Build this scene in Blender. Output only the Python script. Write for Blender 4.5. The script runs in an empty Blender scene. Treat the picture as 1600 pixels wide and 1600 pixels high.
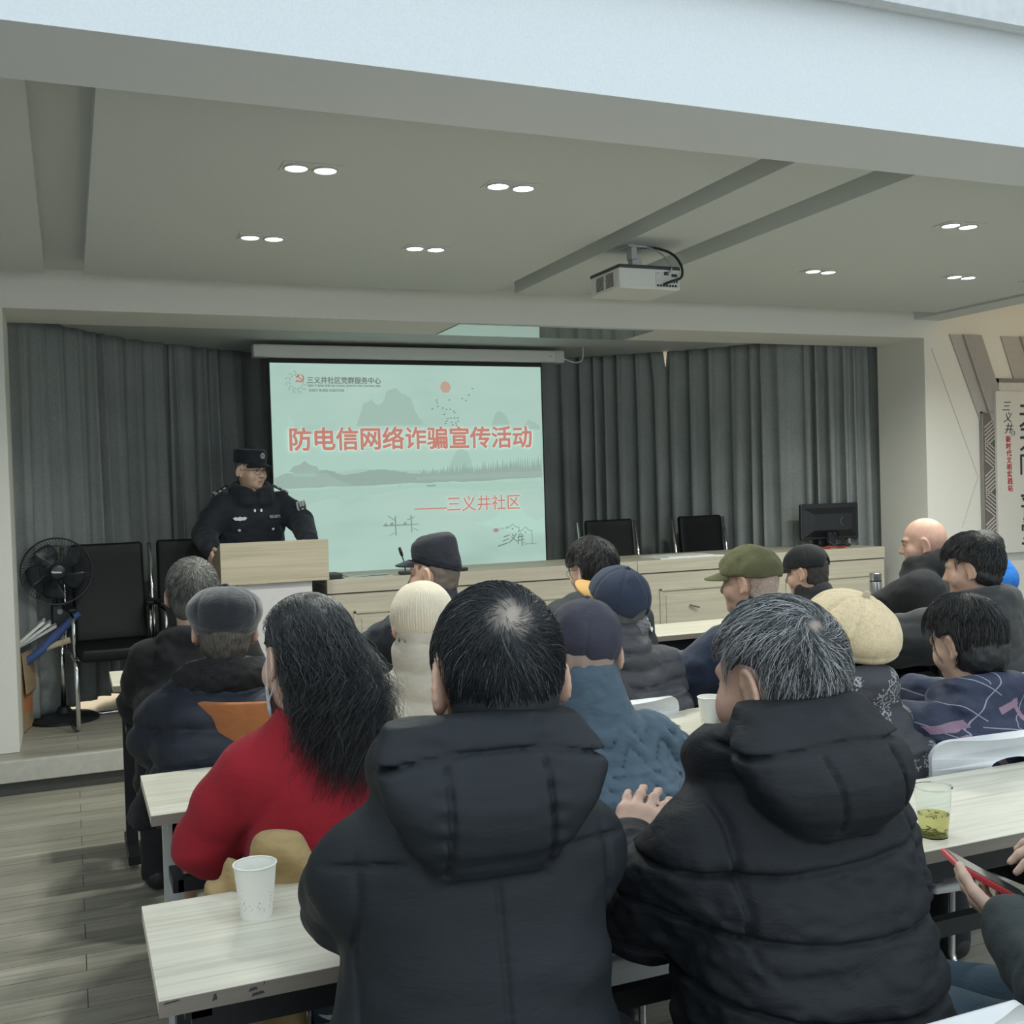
import bpy, bmesh, math, random
import numpy as np
from mathutils import Vector, Matrix, noise as mnoise

random.seed(7)
rng = np.random.default_rng(7)
scene = bpy.context.scene
COL = scene.collection
PI = math.pi

# ------------------------------------------------------------------ camera
CAMH = 1.48
_f, _yaw, _pit, _rol = 1680.0, 0.3907, -0.02086, -0.03047
_F = Vector((math.sin(_yaw) * math.cos(_pit), math.cos(_yaw) * math.cos(_pit), math.sin(_pit)))
_R = Vector((math.cos(_yaw), -math.sin(_yaw), 0))
_U = _R.cross(_F)
_R2 = math.cos(_rol) * _R + math.sin(_rol) * _U
_U2 = -math.sin(_rol) * _R + math.cos(_rol) * _U
cam_data = bpy.data.cameras.new('camera')
cam_data.sensor_width = 36.0
cam_data.lens = _f / 1600 * 36.0
cam_data.clip_start = 0.02
cam = bpy.data.objects.new('camera', cam_data)
COL.objects.link(cam)
cam.matrix_world = Matrix(((_R2.x, _U2.x, -_F.x, 0), (_R2.y, _U2.y, -_F.y, 0), (_R2.z, _U2.z, -_F.z, CAMH), (0, 0, 0, 1)))
scene.camera = cam

# ------------------------------------------------------------------ world, exposure, large lights
scene.view_settings.view_transform = 'Standard'
scene.view_settings.look = 'None'
scene.view_settings.exposure = 0.0
scene.view_settings.gamma = 1.0
scene.view_settings.use_curve_mapping = False
world = bpy.data.worlds.new('world')
scene.world = world
world.use_nodes = True
world.node_tree.nodes['Background'].inputs[0].default_value = (0.62, 0.72, 0.80, 1)
world.node_tree.nodes['Background'].inputs[1].default_value = 0.45

SKY_STRENGTH = 1.36        # the daylight panel overhead, behind the beam
REAR_FILL = 2.05         # glowing panel added on the rear wall to light the stage
DOWN_WATTS = 15.0          # each twin downlight
SCREEN_GAIN = 0.68        # projected picture


def area(name, loc, size, power, color, rot=(0, 0, 0), sizey=None, spread=None):
    d = bpy.data.lights.new(name, 'AREA')
    d.energy = power
    d.color = color
    d.size = size
    if sizey:
        d.shape = 'RECTANGLE'
        d.size_y = sizey
    if spread is not None:
        d.spread = spread
    o = bpy.data.objects.new(name, d)
    COL.objects.link(o)
    o.location = loc
    o.rotation_euler = rot
    return o


# ------------------------------------------------------------------ materials
MATS = {}


def nodemat(name):
    m = bpy.data.materials.new(name)
    m.use_nodes = True
    nt = m.node_tree
    return m, nt, nt.nodes['Principled BSDF']


def N(nt, kind, **kw):
    n = nt.nodes.new(kind)
    for k, v in kw.items():
        if k.startswith('i_'):
            key = k[2:]
            key = int(key) if key.isdigit() else key.replace('_', ' ')
            n.inputs[key].default_value = v
        else:
            setattr(n, k, v)
    return n


def ramp(nt, fac, stops, interp='LINEAR'):
    r = nt.nodes.new('ShaderNodeValToRGB')
    r.color_ramp.interpolation = interp
    els = r.color_ramp.elements
    while len(els) > 1:
        els.remove(els[-1])
    for i, (p, c) in enumerate(stops):
        e = els[0] if i == 0 else els.new(p)
        e.position = p
        e.color = (c[0], c[1], c[2], 1)
    nt.links.new(fac, r.inputs[0])
    return r.outputs[0]


def math_n(nt, op, a, b=None, c=None):
    n = nt.nodes.new('ShaderNodeMath')
    n.operation = op
    for i, v in enumerate((a, b, c)):
        if v is None:
            continue
        if isinstance(v, (int, float)):
            n.inputs[i].default_value = v
        else:
            nt.links.new(v, n.inputs[i])
    return n.outputs[0]


def coords(nt, scale=(1, 1, 1), rot=(0, 0, 0), kind='Object'):
    tc = nt.nodes.new('ShaderNodeTexCoord')
    mp = nt.nodes.new('ShaderNodeMapping')
    mp.inputs['Scale'].default_value = scale
    mp.inputs['Rotation'].default_value = rot
    nt.links.new(tc.outputs[kind], mp.inputs[0])
    return mp.outputs[0]


def bump(nt, bsdf, height, strength=0.3, dist=0.01):
    b = nt.nodes.new('ShaderNodeBump')
    b.inputs['Strength'].default_value = strength
    b.inputs['Distance'].default_value = dist
    nt.links.new(height, b.inputs['Height'])
    nt.links.new(b.outputs[0], bsdf.inputs['Normal'])


def plain(name, col, rough=0.6, metal=0.0, var=0.06, scale=30, bmp=0.0, spec=0.5, sheen=0.0, stretch=(1, 1, 1), coat=0.0):
    """solid colour with slight procedural variation and optional bump"""
    if name in MATS:
        return MATS[name]
    m, nt, b = nodemat(name)
    v = coords(nt, stretch)
    n = N(nt, 'ShaderNodeTexNoise', i_Scale=scale, i_Detail=4.0)
    nt.links.new(v, n.inputs['Vector'])
    lo = [max(0, c * (1 - var)) for c in col]
    hi = [min(1, c * (1 + var)) for c in col]
    nt.links.new(ramp(nt, n.outputs[0], [(0.3, lo), (0.7, hi)]), b.inputs['Base Color'])
    b.inputs['Roughness'].default_value = rough
    b.inputs['Metallic'].default_value = metal
    b.inputs['Specular IOR Level'].default_value = spec
    if sheen:
        b.inputs['Sheen Weight'].default_value = sheen
    if coat:
        b.inputs['Coat Weight'].default_value = coat
    if bmp:
        bump(nt, b, n.outputs[0], bmp, 0.004)
    MATS[name] = m
    return m


def fabric(name, col, rough=0.8, weave=900, wr=0.25, wrscale=14, var=0.12, sheen=0.05, spec=0.3, wstretch=(1, 1, 2.2)):
    """cloth: fine weave plus broad creases"""
    if name in MATS:
        return MATS[name]
    m, nt, b = nodemat(name)
    v = coords(nt)
    vs = coords(nt, wstretch)
    n1 = N(nt, 'ShaderNodeTexNoise', i_Scale=weave, i_Detail=2.0)
    nt.links.new(v, n1.inputs['Vector'])
    n2 = N(nt, 'ShaderNodeTexNoise', i_Scale=wrscale, i_Detail=5.0, i_Roughness=0.55, i_Distortion=0.6)
    nt.links.new(vs, n2.inputs['Vector'])
    lo = [c * (1 - var) for c in col]
    hi = [min(1, c * (1 + var)) for c in col]
    nt.links.new(ramp(nt, n2.outputs[0], [(0.3, lo), (0.7, hi)]), b.inputs['Base Color'])
    # sharp creases: ridged noise, patchy
    n3 = N(nt, 'ShaderNodeTexNoise', i_Scale=wrscale * 1.6, i_Detail=2.0, i_Distortion=1.2)
    nt.links.new(coords(nt, (wstretch[0], wstretch[1], wstretch[2] * 1.3), (0.2, 0.35, 0.3)), n3.inputs['Vector'])
    ridge_ = math_n(nt, 'ABSOLUTE', math_n(nt, 'SUBTRACT', n3.outputs[0], 0.5))
    ridge_ = math_n(nt, 'MINIMUM', math_n(nt, 'MULTIPLY', ridge_, 5.0), 0.45)
    h = math_n(nt, 'ADD', math_n(nt, 'MULTIPLY', n2.outputs[0], 1.0), math_n(nt, 'MULTIPLY', n1.outputs[0], 0.06))
    h = math_n(nt, 'ADD', h, math_n(nt, 'MULTIPLY', ridge_, 0.16))
    bump(nt, b, h, wr, 0.03)
    b.inputs['Roughness'].default_value = rough
    b.inputs['Specular IOR Level'].default_value = spec
    b.inputs['Sheen Weight'].default_value = sheen
    MATS[name] = m
    return m


def emit(name, col, strength):
    if name in MATS:
        return MATS[name]
    m, nt, b = nodemat(name)
    b.inputs['Base Color'].default_value = (*[c * 0.5 for c in col], 1)
    b.inputs['Emission Color'].default_value = (*col, 1)
    b.inputs['Emission Strength'].default_value = strength
    b.inputs['Roughness'].default_value = 0.9
    b.inputs['Specular IOR Level'].default_value = 0.1
    MATS[name] = m
    return m


def wood(name, c1, c2, c3, scale=1.0, rough=0.45, axis=0, bmp=0.05):
    """straight-grained laminate, grain along the given axis"""
    if name in MATS:
        return MATS[name]
    m, nt, b = nodemat(name)
    s = [34.0, 34.0, 34.0]
    s[axis] = 1.1
    v = coords(nt, [k * scale for k in s])
    n = N(nt, 'ShaderNodeTexNoise', i_Scale=1.0, i_Detail=8.0, i_Roughness=0.70, i_Distortion=0.7)
    nt.links.new(v, n.inputs['Vector'])
    col = ramp(nt, n.outputs[0], [(0.28, c1), (0.5, c2), (0.72, c3)])
    nt.links.new(col, b.inputs['Base Color'])
    b.inputs['Roughness'].default_value = rough
    bump(nt, b, n.outputs[0], bmp, 0.002)
    MATS[name] = m
    return m


def planks(name, cols, plank_w=0.135, plank_l=1.25, rough=0.38):
    m, nt, b = nodemat(name)
    v = coords(nt, (1, 1, 1))
    br = N(nt, 'ShaderNodeTexBrick', i_Scale=1.0)
    br.inputs['Brick Width'].default_value = plank_l
    br.inputs['Row Height'].default_value = plank_w
    br.inputs['Mortar Size'].default_value = 0.0016
    br.inputs['Mortar Smooth'].default_value = 0.0
    br.inputs['Color1'].default_value = (0.25, 0.25, 0.25, 1)
    br.inputs['Color2'].default_value = (0.8, 0.8, 0.8, 1)
    br.inputs['Mortar'].default_value = (0, 0, 0, 1)
    br.offset = 0.5
    nt.links.new(v, br.inputs['Vector'])
    tc = coords(nt, (1.6, 26, 26))
    wob = N(nt, 'ShaderNodeVectorMath', operation='ADD')
    nt.links.new(tc, wob.inputs[0])
    nt.links.new(br.outputs['Color'], wob.inputs[1])
    n = N(nt, 'ShaderNodeTexNoise', i_Scale=1.0, i_Detail=6.0, i_Roughness=0.65, i_Distortion=1.2)
    nt.links.new(wob.outputs[0], n.inputs['Vector'])
    big = N(nt, 'ShaderNodeTexNoise', i_Scale=1.0, i_Detail=3.0)
    nt.links.new(coords(nt, (0.9, 5, 5)), big.inputs['Vector'])
    f = math_n(nt, 'ADD', math_n(nt, 'MULTIPLY', n.outputs[0], 0.55), math_n(nt, 'MULTIPLY', big.outputs[0], 0.35))
    f = math_n(nt, 'ADD', f, math_n(nt, 'MULTIPLY', br.outputs['Color'], 0.12))
    col = ramp(nt, f, [(0.34, cols[0]), (0.5, cols[1]), (0.66, cols[2])])
    mx = N(nt, 'ShaderNodeMix', data_type='RGBA')
    nt.links.new(br.outputs['Fac'], mx.inputs['Factor'])
    nt.links.new(col, mx.inputs['A'])
    mx.inputs['B'].default_value = (cols[0][0] * 0.35, cols[0][1] * 0.35, cols[0][2] * 0.35, 1)
    nt.links.new(mx.outputs['Result'], b.inputs['Base Color'])
    b.inputs['Roughness'].default_value = rough
    h = math_n(nt, 'SUBTRACT', math_n(nt, 'MULTIPLY', n.outputs[0], 0.25), br.outputs['Fac'])
    bump(nt, b, h, 0.15, 0.002)
    MATS[name] = m
    return m


# ------------------------------------------------------------------ mesh helpers
class MB:
    """collects shapes into one mesh"""

    def __init__(self):
        self.v, self.f, self.mi = [], [], []

    def add(self, vs, fs, mi=0):
        o = len(self.v)
        self.v += [tuple(p) for p in vs]
        self.f += [tuple(i + o for i in q) for q in fs]
        self.mi += [mi] * len(fs)
        return self

    def box(self, x0, x1, y0, y1, z0, z1, mi=0, M=None, bev=0.0):
        if bev > 0:
            bm = bmesh.new()
            bmesh.ops.create_cube(bm, size=1.0)
            for v in bm.verts:
                v.co = Vector(((x0 + x1) / 2 + v.co.x * (x1 - x0), (y0 + y1) / 2 + v.co.y * (y1 - y0), (z0 + z1) / 2 + v.co.z * (z1 - z0)))
            bmesh.ops.bevel(bm, geom=bm.edges[:], offset=bev, segments=2, affect='EDGES', profile=0.5)
            bm.verts.index_update()
            vs = [v.co.copy() for v in bm.verts]
            fs = [[v.index for v in f.verts] for f in bm.faces]
            bm.free()
        else:
            vs = [Vector(p) for p in ((x0, y0, z0), (x1, y0, z0), (x1, y1, z0), (x0, y1, z0), (x0, y0, z1), (x1, y0, z1), (x1, y1, z1), (x0, y1, z1))]
            fs = [(0, 3, 2, 1), (4, 5, 6, 7), (0, 1, 5, 4), (1, 2, 6, 5), (2, 3, 7, 6), (3, 0, 4, 7)]
        if M is not None:
            vs = [M @ p for p in vs]
        return self.add(vs, fs, mi)

    def tube(self, pts, r, n=10, mi=0, cap=True):
        pts = [Vector(p) for p in pts]
        rs = r if isinstance(r, (list, tuple)) else [r] * len(pts)
        vs, fs = [], []
        up = None
        for i, p in enumerate(pts):
            t = (pts[min(i + 1, len(pts) - 1)] - pts[max(i - 1, 0)])
            if t.length < 1e-9:
                t = Vector((0, 0, 1))
            t.normalize()
            if up is None:
                a = Vector((0, 0, 1)) if abs(t.z) < 0.9 else Vector((1, 0, 0))
                up = (a - t * a.dot(t)).normalized()
            else:
                up = (up - t * up.dot(t)).normalized()
            s = t.cross(up)
            for k in range(n):
                a = 2 * PI * k / n
                vs.append(p + (up * math.cos(a) + s * math.sin(a)) * rs[i])
        for i in range(len(pts) - 1):
            for k in range(n):
                k2 = (k + 1) % n
                fs.append((i * n + k, i * n + k2, (i + 1) * n + k2, (i + 1) * n + k))
        if cap:
            fs.append(tuple(range(n))[::-1])
            fs.append(tuple((len(pts) - 1) * n + k for k in range(n)))
        return self.add(vs, fs, mi)

    def lathe(self, prof, c=(0, 0, 0), n=32, mi=0, M=None, close=False):
        """profile of (r, z) spun about z"""
        vs, fs = [], []
        for (r, z) in prof:
            for k in range(n):
                a = 2 * PI * k / n
                vs.append(Vector((c[0] + r * math.cos(a), c[1] + r * math.sin(a), c[2] + z)))
        for i in range(len(prof) - 1):
            for k in range(n):
                k2 = (k + 1) % n
                fs.append((i * n + k, i * n + k2, (i + 1) * n + k2, (i + 1) * n + k))
        if M is not None:
            vs = [M @ p for p in vs]
        return self.add(vs, fs, mi)

    def disc(self, c, r, n=24, mi=0, M=None, ry=None):
        ry = ry or r
        vs = [Vector((c[0] + r * math.cos(2 * PI * k / n), c[1] + ry * math.sin(2 * PI * k / n), c[2])) for k in range(n)]
        if M is not None:
            vs = [M @ p for p in vs]
        return self.add(vs, [tuple(range(n))], mi)

    def prism(self, poly, h0, h1, M=None, mi=0):
        """polygon in local XZ, extruded along local Y from h0 to h1"""
        n = len(poly)
        vs = [Vector((x, h0, z)) for x, z in poly] + [Vector((x, h1, z)) for x, z in poly]
        fs = [tuple(range(n)), tuple(range(2 * n - 1, n - 1, -1))]
        for k in range(n):
            k2 = (k + 1) % n
            fs.append((k, n + k, n + k2, k2))
        if M is not None:
            vs = [M @ p for p in vs]
        return self.add(vs, fs, mi)

    def build(self, name, mat, parent=None, smooth=False, auto=None):
        me = bpy.data.meshes.new(name)
        me.from_pydata([tuple(p) for p in self.v], [], self.f)
        mats = mat if isinstance(mat, (list, tuple)) else [mat]
        for m in mats:
            me.materials.append(m)
        if len(mats) > 1:
            me.polygons.foreach_set('material_index', self.mi)
        if smooth:
            me.polygons.foreach_set('use_smooth', [True] * len(me.polygons))
        bm = bmesh.new()
        bm.from_mesh(me)
        bmesh.ops.recalc_face_normals(bm, faces=bm.faces[:])
        bm.to_mesh(me)
        bm.free()
        if smooth and auto:
            me.set_sharp_from_angle(angle=auto)
        me.update()
        o = bpy.data.objects.new(name, me)
        COL.objects.link(o)
        if parent is not None:
            o.parent = parent
        return o


def tag(o, label=None, cat=None, group=None, kind=None):
    if label:
        o['label'] = label
    if cat:
        o['category'] = cat
    if group:
        o['group'] = group
    if kind:
        o['kind'] = kind
    return o


def empty(name, loc=(0, 0, 0), rz=0.0, label=None, cat=None, group=None):
    o = bpy.data.objects.new(name, None)
    o.empty_display_size = 0.1
    COL.objects.link(o)
    o.location = loc
    o.rotation_euler = (0, 0, rz)
    return tag(o, label, cat, group)


def copy_tree(o, parent=None):
    c = o.copy()
    COL.objects.link(c)
    if parent is not None:
        c.parent = parent
    for ch in list(o.children):
        copy_tree(ch, c)
    return c


def textmesh(name, body, size, mat, parent=None, bold=0.0, extrude=0.0005, M=None, align='LEFT', width=None, shear=0.0):
    """lettering as a mesh, in local XZ facing -Y; width rescales to an exact width"""
    cu = bpy.data.curves.new(name, 'FONT')
    cu.body = body
    cu.size = size
    cu.extrude = extrude
    cu.shear = shear
    cu.resolution_u = 3
    cu.align_x = 'LEFT'
    t = bpy.data.objects.new(name, cu)
    COL.objects.link(t)
    bpy.context.view_layer.update()
    me = bpy.data.meshes.new_from_object(t.evaluated_get(bpy.context.evaluated_depsgraph_get()))
    bpy.data.objects.remove(t)
    bpy.data.curves.remove(cu)
    me.name = name
    co = np.empty(len(me.vertices) * 3, np.float32)
    me.vertices.foreach_get('co', co)
    co = co.reshape(-1, 3)
    if len(co):
        w = co[:, 0].max() - co[:, 0].min()
        co[:, 0] -= co[:, 0].min()
        if width:
            co[:, 0] *= width / w
            w = width
        if align == 'CENTER':
            co[:, 0] -= w / 2
        new = np.stack([co[:, 0], -co[:, 2], co[:, 1]], 1)
        me.vertices.foreach_set('co', new.ravel())
    if bold > 0:
        # thicken the strokes: shifted copies a hair apart
        bm = bmesh.new()
        base = me.copy()
        for i_, (dx_, dz_) in enumerate(((1, 0), (-1, 0), (0, 1), (0, -1), (.7, .7), (-.7, .7), (.7, -.7), (-.7, -.7))):
            c_ = base.copy()
            c_.transform(Matrix.Translation((dx_ * bold, 0.00002 * i_, dz_ * bold)))
            bm.from_mesh(c_)
            bpy.data.meshes.remove(c_)
        bm.to_mesh(me)
        bm.free()
        bpy.data.meshes.remove(base)
    if M is not None:
        me.transform(M)
    me.materials.clear()
    me.materials.append(mat)
    me.update()
    o = bpy.data.objects.new(name, me)
    COL.objects.link(o)
    if parent is not None:
        o.parent = parent
    return o


def T(x, y, z):
    return Matrix.Translation((x, y, z))


def RZ(a):
    return Matrix.Rotation(a, 4, 'Z')


def RX(a):
    return Matrix.Rotation(a, 4, 'X')


def RY(a):
    return Matrix.Rotation(a, 4, 'Y')


def spline(pts, n):
    """Catmull-Rom through 2D points, resampled evenly"""
    P = [Vector(p).to_3d() for p in pts]
    P = [P[0] * 2 - P[1]] + P + [P[-1] * 2 - P[-2]]
    out = []
    for i in range(1, len(P) - 2):
        for k in range(40):
            t = k / 40
            a, b, c, d = P[i - 1], P[i], P[i + 1], P[i + 2]
            out.append(0.5 * ((2 * b) + (c - a) * t + (2 * a - 5 * b + 4 * c - d) * t * t + (3 * b - a - 3 * c + d) * t ** 3))
    out.append(P[-2])
    L = [0]
    for i in range(1, len(out)):
        L.append(L[-1] + (out[i] - out[i - 1]).length)
    res = []
    j = 0
    for k in range(n):
        s = L[-1] * k / (n - 1)
        while j < len(L) - 2 and L[j + 1] < s:
            j += 1
        u = (s - L[j]) / max(1e-9, L[j + 1] - L[j])
        res.append(out[j].lerp(out[j + 1], u))
    return res, L[-1]

# ================================================================== THE ROOM
paint = plain('wall_paint', (0.70, 0.69, 0.645), 0.75, var=0.02, scale=60, bmp=0.02)
paint_beam = plain('beam_paint', (0.67, 0.70, 0.725), 0.8, var=0.03, scale=160, bmp=0.08)
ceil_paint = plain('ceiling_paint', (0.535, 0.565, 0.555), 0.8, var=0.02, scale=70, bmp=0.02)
floor_mat = planks('floor_planks', [(0.17, 0.16, 0.13), (0.30, 0.285, 0.235), (0.43, 0.41, 0.345)])
stage_mat = planks('stage_planks', [(0.17, 0.16, 0.135), (0.30, 0.285, 0.24), (0.42, 0.40, 0.34)], 0.12, 1.2)
nosing = plain('stage_nosing', (0.46, 0.45, 0.41), 0.5, var=0.08, scale=25)
kick = plain('stage_kick', (0.075, 0.075, 0.07), 0.6, var=0.1)


def struct(o):
    return tag(o, kind='structure')


WY = 6.2            # front face of the wall with the stage opening
AX0, AX1 = -0.284, 5.89
SZ = 0.18
CZ = 2.64

struct(MB().box(-3.2, 9.2, -3.2, 6.1, -0.06, 0.0).build('floor', floor_mat))
st = MB().box(-3.2, 9.2, 6.03, 9.05, 0.0, SZ - 0.002).build('trim_1', stage_mat)
struct(st)
struct(MB().box(-3.2, 9.2, 5.985, 6.03, 0.072, SZ, bev=0.004).build('trim_2', nosing))
struct(MB().box(-3.2, 9.2, 6.022, 6.03, 0.0, 0.072).build('trim_3', kick))
# wall with the opening: two piers and the beam over it
struct(MB().box(-3.2, AX0, WY, 6.70, SZ, 2.9).build('wall_front', paint))
struct(MB().box(AX1, 9.2, WY, 6.70, SZ, 2.9).build('wall_banner', paint))
struct(MB().box(AX0, AX1, WY, 6.70, 2.508, 2.9).build('trim_4', paint))
# alcove behind the curtains
struct(MB().box(-1.1, -0.95, 6.70, 9.1, SZ, 2.9).build('wall_alcove', paint))
struct(MB().box(6.45, 6.6, 6.70, 9.1, SZ, 2.9).build('wall_recess', paint))
struct(MB().box(-1.1, 6.6, 6.70, 9.1, 2.585, 2.9).build('ceiling_alcove', ceil_paint))
struct(MB().box(-1.1, 6.6, 9.0, 9.1, SZ, 2.9).build('wall_back', paint))
# window behind the curtains: daylight shows through the gap at their top
day = emit('window_daylight', (1.0, 0.86, 0.62), 3.0)
struct(MB().box(-0.7, 0.9, 8.97, 8.985, 0.25, 2.3).build('window_2', day))
struct(MB().box(4.2, 5.8, 8.97, 8.985, 1.2, 2.56).build('window_3', day))
struct(MB().box(-3.3, -3.2, -3.2, 6.2, 0, 3.4).build('wall_left', paint))
struct(MB().box(9.2, 9.3, -3.2, 6.2, 0, 3.4).build('wall_right', paint))
struct(MB().box(-3.3, 9.3, -3.3, -3.2, 0, 3.4).build('wall_rear', paint))
# unseen glowing panel added behind the camera, brightens stage and curtains
struct(MB().box(-2.6, 8.0, -3.2, -3.18, 0.7, 2.75).build('rear_fill_panel', emit('rear_fill_glow', (0.86, 0.95, 1.0), REAR_FILL)))
# ceiling: an upper slab with lower panels hung under it, grooves left between them
cl = MB()
cl.box(-3.2, 5.95, 2.9, WY, 2.72, 2.9)
Y0, Y1 = 3.0, 5.9
cl.box(-3.2, -0.07, Y0, Y1, CZ, 2.72)
cl.box(0.112, 2.345, Y0, Y1, CZ, 2.72)
cl.box(2.49, 2.855, Y0, Y1, CZ, 2.72)
cl.box(3.05, 5.72, Y0, Y1, CZ, 2.72)
cl.box(5.80, 6.05, Y0, Y1 + 0.30, CZ, 2.90)
cl.box(6.05, 9.2, Y0, 4.6, CZ, 2.90)
cl.box(5.95, 9.2, 2.9, WY, 2.90, 3.0)
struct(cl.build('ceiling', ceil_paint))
# the deep beam nearer the camera, daylit on the side that faces us
BY0, BY1, BZ = 2.69, 3.055, 2.575
struct(MB().box(-3.2, 9.2, BY0, BY1, BZ, 3.6).build('trim_5', paint_beam))
# the front ceiling and its big daylight panel
fc = MB()
fc.box(-3.2, 9.2, 2.64, BY0, 2.95, 3.05)
fc.box(-3.2, -2.4, -3.2, 2.64, 2.95, 3.05)
fc.box(8.6, 9.2, -3.2, 2.64, 2.95, 3.05)
fc.box(-2.4, 8.6, -3.2, -2.6, 2.95, 3.05)
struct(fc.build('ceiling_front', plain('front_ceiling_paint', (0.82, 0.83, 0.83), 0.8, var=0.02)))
sky = emit('skylight_glass', (0.82, 0.93, 1.0), SKY_STRENGTH)
struct(MB().box(-2.4, 8.6, -2.6, 2.64, 3.03, 3.04).build('window_1', sky))
fr = MB()
fr.box(-2.4, 8.6, 2.61, 2.64, 2.935, 3.03)
struct(fr.build('trim_6', plain('skylight_frame', (0.55, 0.57, 0.58), 0.6)))
mu = MB()  # bars added over the rear fill panel, shaped like window mullions
for k in range(9):
    xx = -2.6 + 10.6 * k / 8
    mu.box(xx - 0.04, xx + 0.04, -3.18, -3.10, 0.62, 2.83)
mu.box(-2.64, 8.04, -3.18, -3.10, 0.62, 0.70)
mu.box(-2.64, 8.04, -3.18, -3.10, 2.75, 2.83)
mu.box(-2.6, 8.0, -3.18, -3.11, 1.98, 2.03)
struct(mu.build('trim_9', plain('fill_panel_frame', (0.60, 0.61, 0.61), 0.5)))
# warm cove light in the ceiling recess at the right
struct(MB().box(6.1, 9.1, 4.7, 6.15, 2.885, 2.895).build('trim_7', plain('cove_plaster', (0.80, 0.68, 0.42), 0.8)))
area('cove_light', (7.4, 4.75, 2.80), 2.6, 5, (1.0, 0.74, 0.42), (PI / 2, 0, 0), 0.06)

# ------------------------------------------------------------------ downlights
lamp_white = emit('downlight_led', (1.0, 1.0, 0.95), 14.0)
trim_white = plain('downlight_trim', (0.55, 0.56, 0.54), 0.5)


def downlight(x, y, label):
    t = empty('twin_downlight', (x, y, CZ), 0, label, 'ceiling light', 'twin downlights in the ceiling panels')
    MB().box(-0.105, 0.105, -0.058, 0.058, -0.004, 0.0, bev=0.0015).build('frame', trim_white, t)
    for s in (-1, 1):
        m = MB()
        m.lathe([(0.044, -0.004), (0.046, -0.008), (0.040, -0.010), (0.038, -0.006)], (s * 0.052, 0, 0), 28)
        rg = m.build('ring', trim_white, t, True)
        ln = MB().lathe([(0.0005, -0.0092), (0.022, -0.009), (0.0385, -0.0065)], (s * 0.052, 0, 0), 28).build('lens', lamp_white, t, True)
        d = bpy.data.lights.new('led', 'AREA')
        d.shape = 'DISK'
        d.size = 0.07
        d.energy = DOWN_WATTS / 2
        d.color = (0.97, 1.0, 0.91)
        d.spread = 2.6
        o = bpy.data.objects.new('led', d)
        COL.objects.link(o)
        o.location = (s * 0.052, 0, -0.013)
        o.parent = t
    return t


downlight(0.835, 3.80, 'twin round downlight in the left ceiling panel, nearest to the front beam')
downlight(1.605, 3.81, 'twin round downlight to the left of the projector, nearest to the front beam')
downlight(0.84, 4.87, 'twin round downlight in the left ceiling panel above the officer and lectern')
downlight(1.61, 4.89, 'twin round downlight left of the projector, above the projection screen')
downlight(3.855, 3.82, 'twin round downlight at the right edge, nearest to the front beam')
downlight(3.90, 4.87, 'twin round downlight just right of the projector')
downlight(4.85, 3.80, 'twin round downlight beyond the right edge, in line with the front beam')
downlight(5.45, 4.80, 'added twin round downlight beyond the right edge, brightening the banner wall')  # lamp added out of view for more light at the right
downlight(4.85, 4.80, 'twin round downlight above the wall banner, farthest right')

# ------------------------------------------------------------------ wall relief and banner on the right
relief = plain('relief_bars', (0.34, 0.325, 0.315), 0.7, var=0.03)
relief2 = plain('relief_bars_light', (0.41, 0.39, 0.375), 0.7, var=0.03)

# ================================================================== WALL ART AND BANNER
def wallpoly(name, poly, y0, y1, mat, parent=None):
    return MB().prism(poly, y0, y1).build(name, mat, parent)


# slanted grey relief bars on the wall
art = empty('wall_relief', (6.4, WY, 2.2), 0, 'slanted grey relief bars on the wall above the banner', 'wall decoration')
inv = T(-6.4, -WY, -2.2)
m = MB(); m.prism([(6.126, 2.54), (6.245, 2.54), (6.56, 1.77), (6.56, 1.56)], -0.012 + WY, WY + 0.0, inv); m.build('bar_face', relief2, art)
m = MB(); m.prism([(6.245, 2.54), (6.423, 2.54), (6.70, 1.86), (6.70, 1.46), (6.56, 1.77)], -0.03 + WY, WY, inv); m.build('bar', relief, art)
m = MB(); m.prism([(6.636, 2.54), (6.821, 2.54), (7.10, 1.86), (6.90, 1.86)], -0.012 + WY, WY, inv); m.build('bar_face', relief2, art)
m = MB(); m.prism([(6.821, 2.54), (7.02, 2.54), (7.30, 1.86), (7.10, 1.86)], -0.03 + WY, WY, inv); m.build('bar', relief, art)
m = MB()
m.tube([(5.957 - 6.4, -0.001, 0.23), (6.386 - 6.4, -0.001, -0.73), (6.217 - 6.4, -0.001, -1.11)], 0.0022, 6)
m.build('groove_line', relief2, art)
# picture frame behind the banner
pf = empty('picture_frame', (6.95, WY, 1.9), 0, 'grey framed panel mostly hidden behind the white banner', 'picture frame')
m = MB()
m.box(-0.39, 0.6, -0.026, -0.012, 0.285, 0.315); m.box(-0.39, -0.36, -0.026, -0.012, -0.9, 0.315)
m.build('frame', plain('frame_grey', (0.20, 0.185, 0.175), 0.6), pf)
MB().box(-0.36, 0.6, -0.02, -0.004, -0.9, 0.285).build('backing', plain('frame_back', (0.60, 0.585, 0.55), 0.6), pf)
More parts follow.
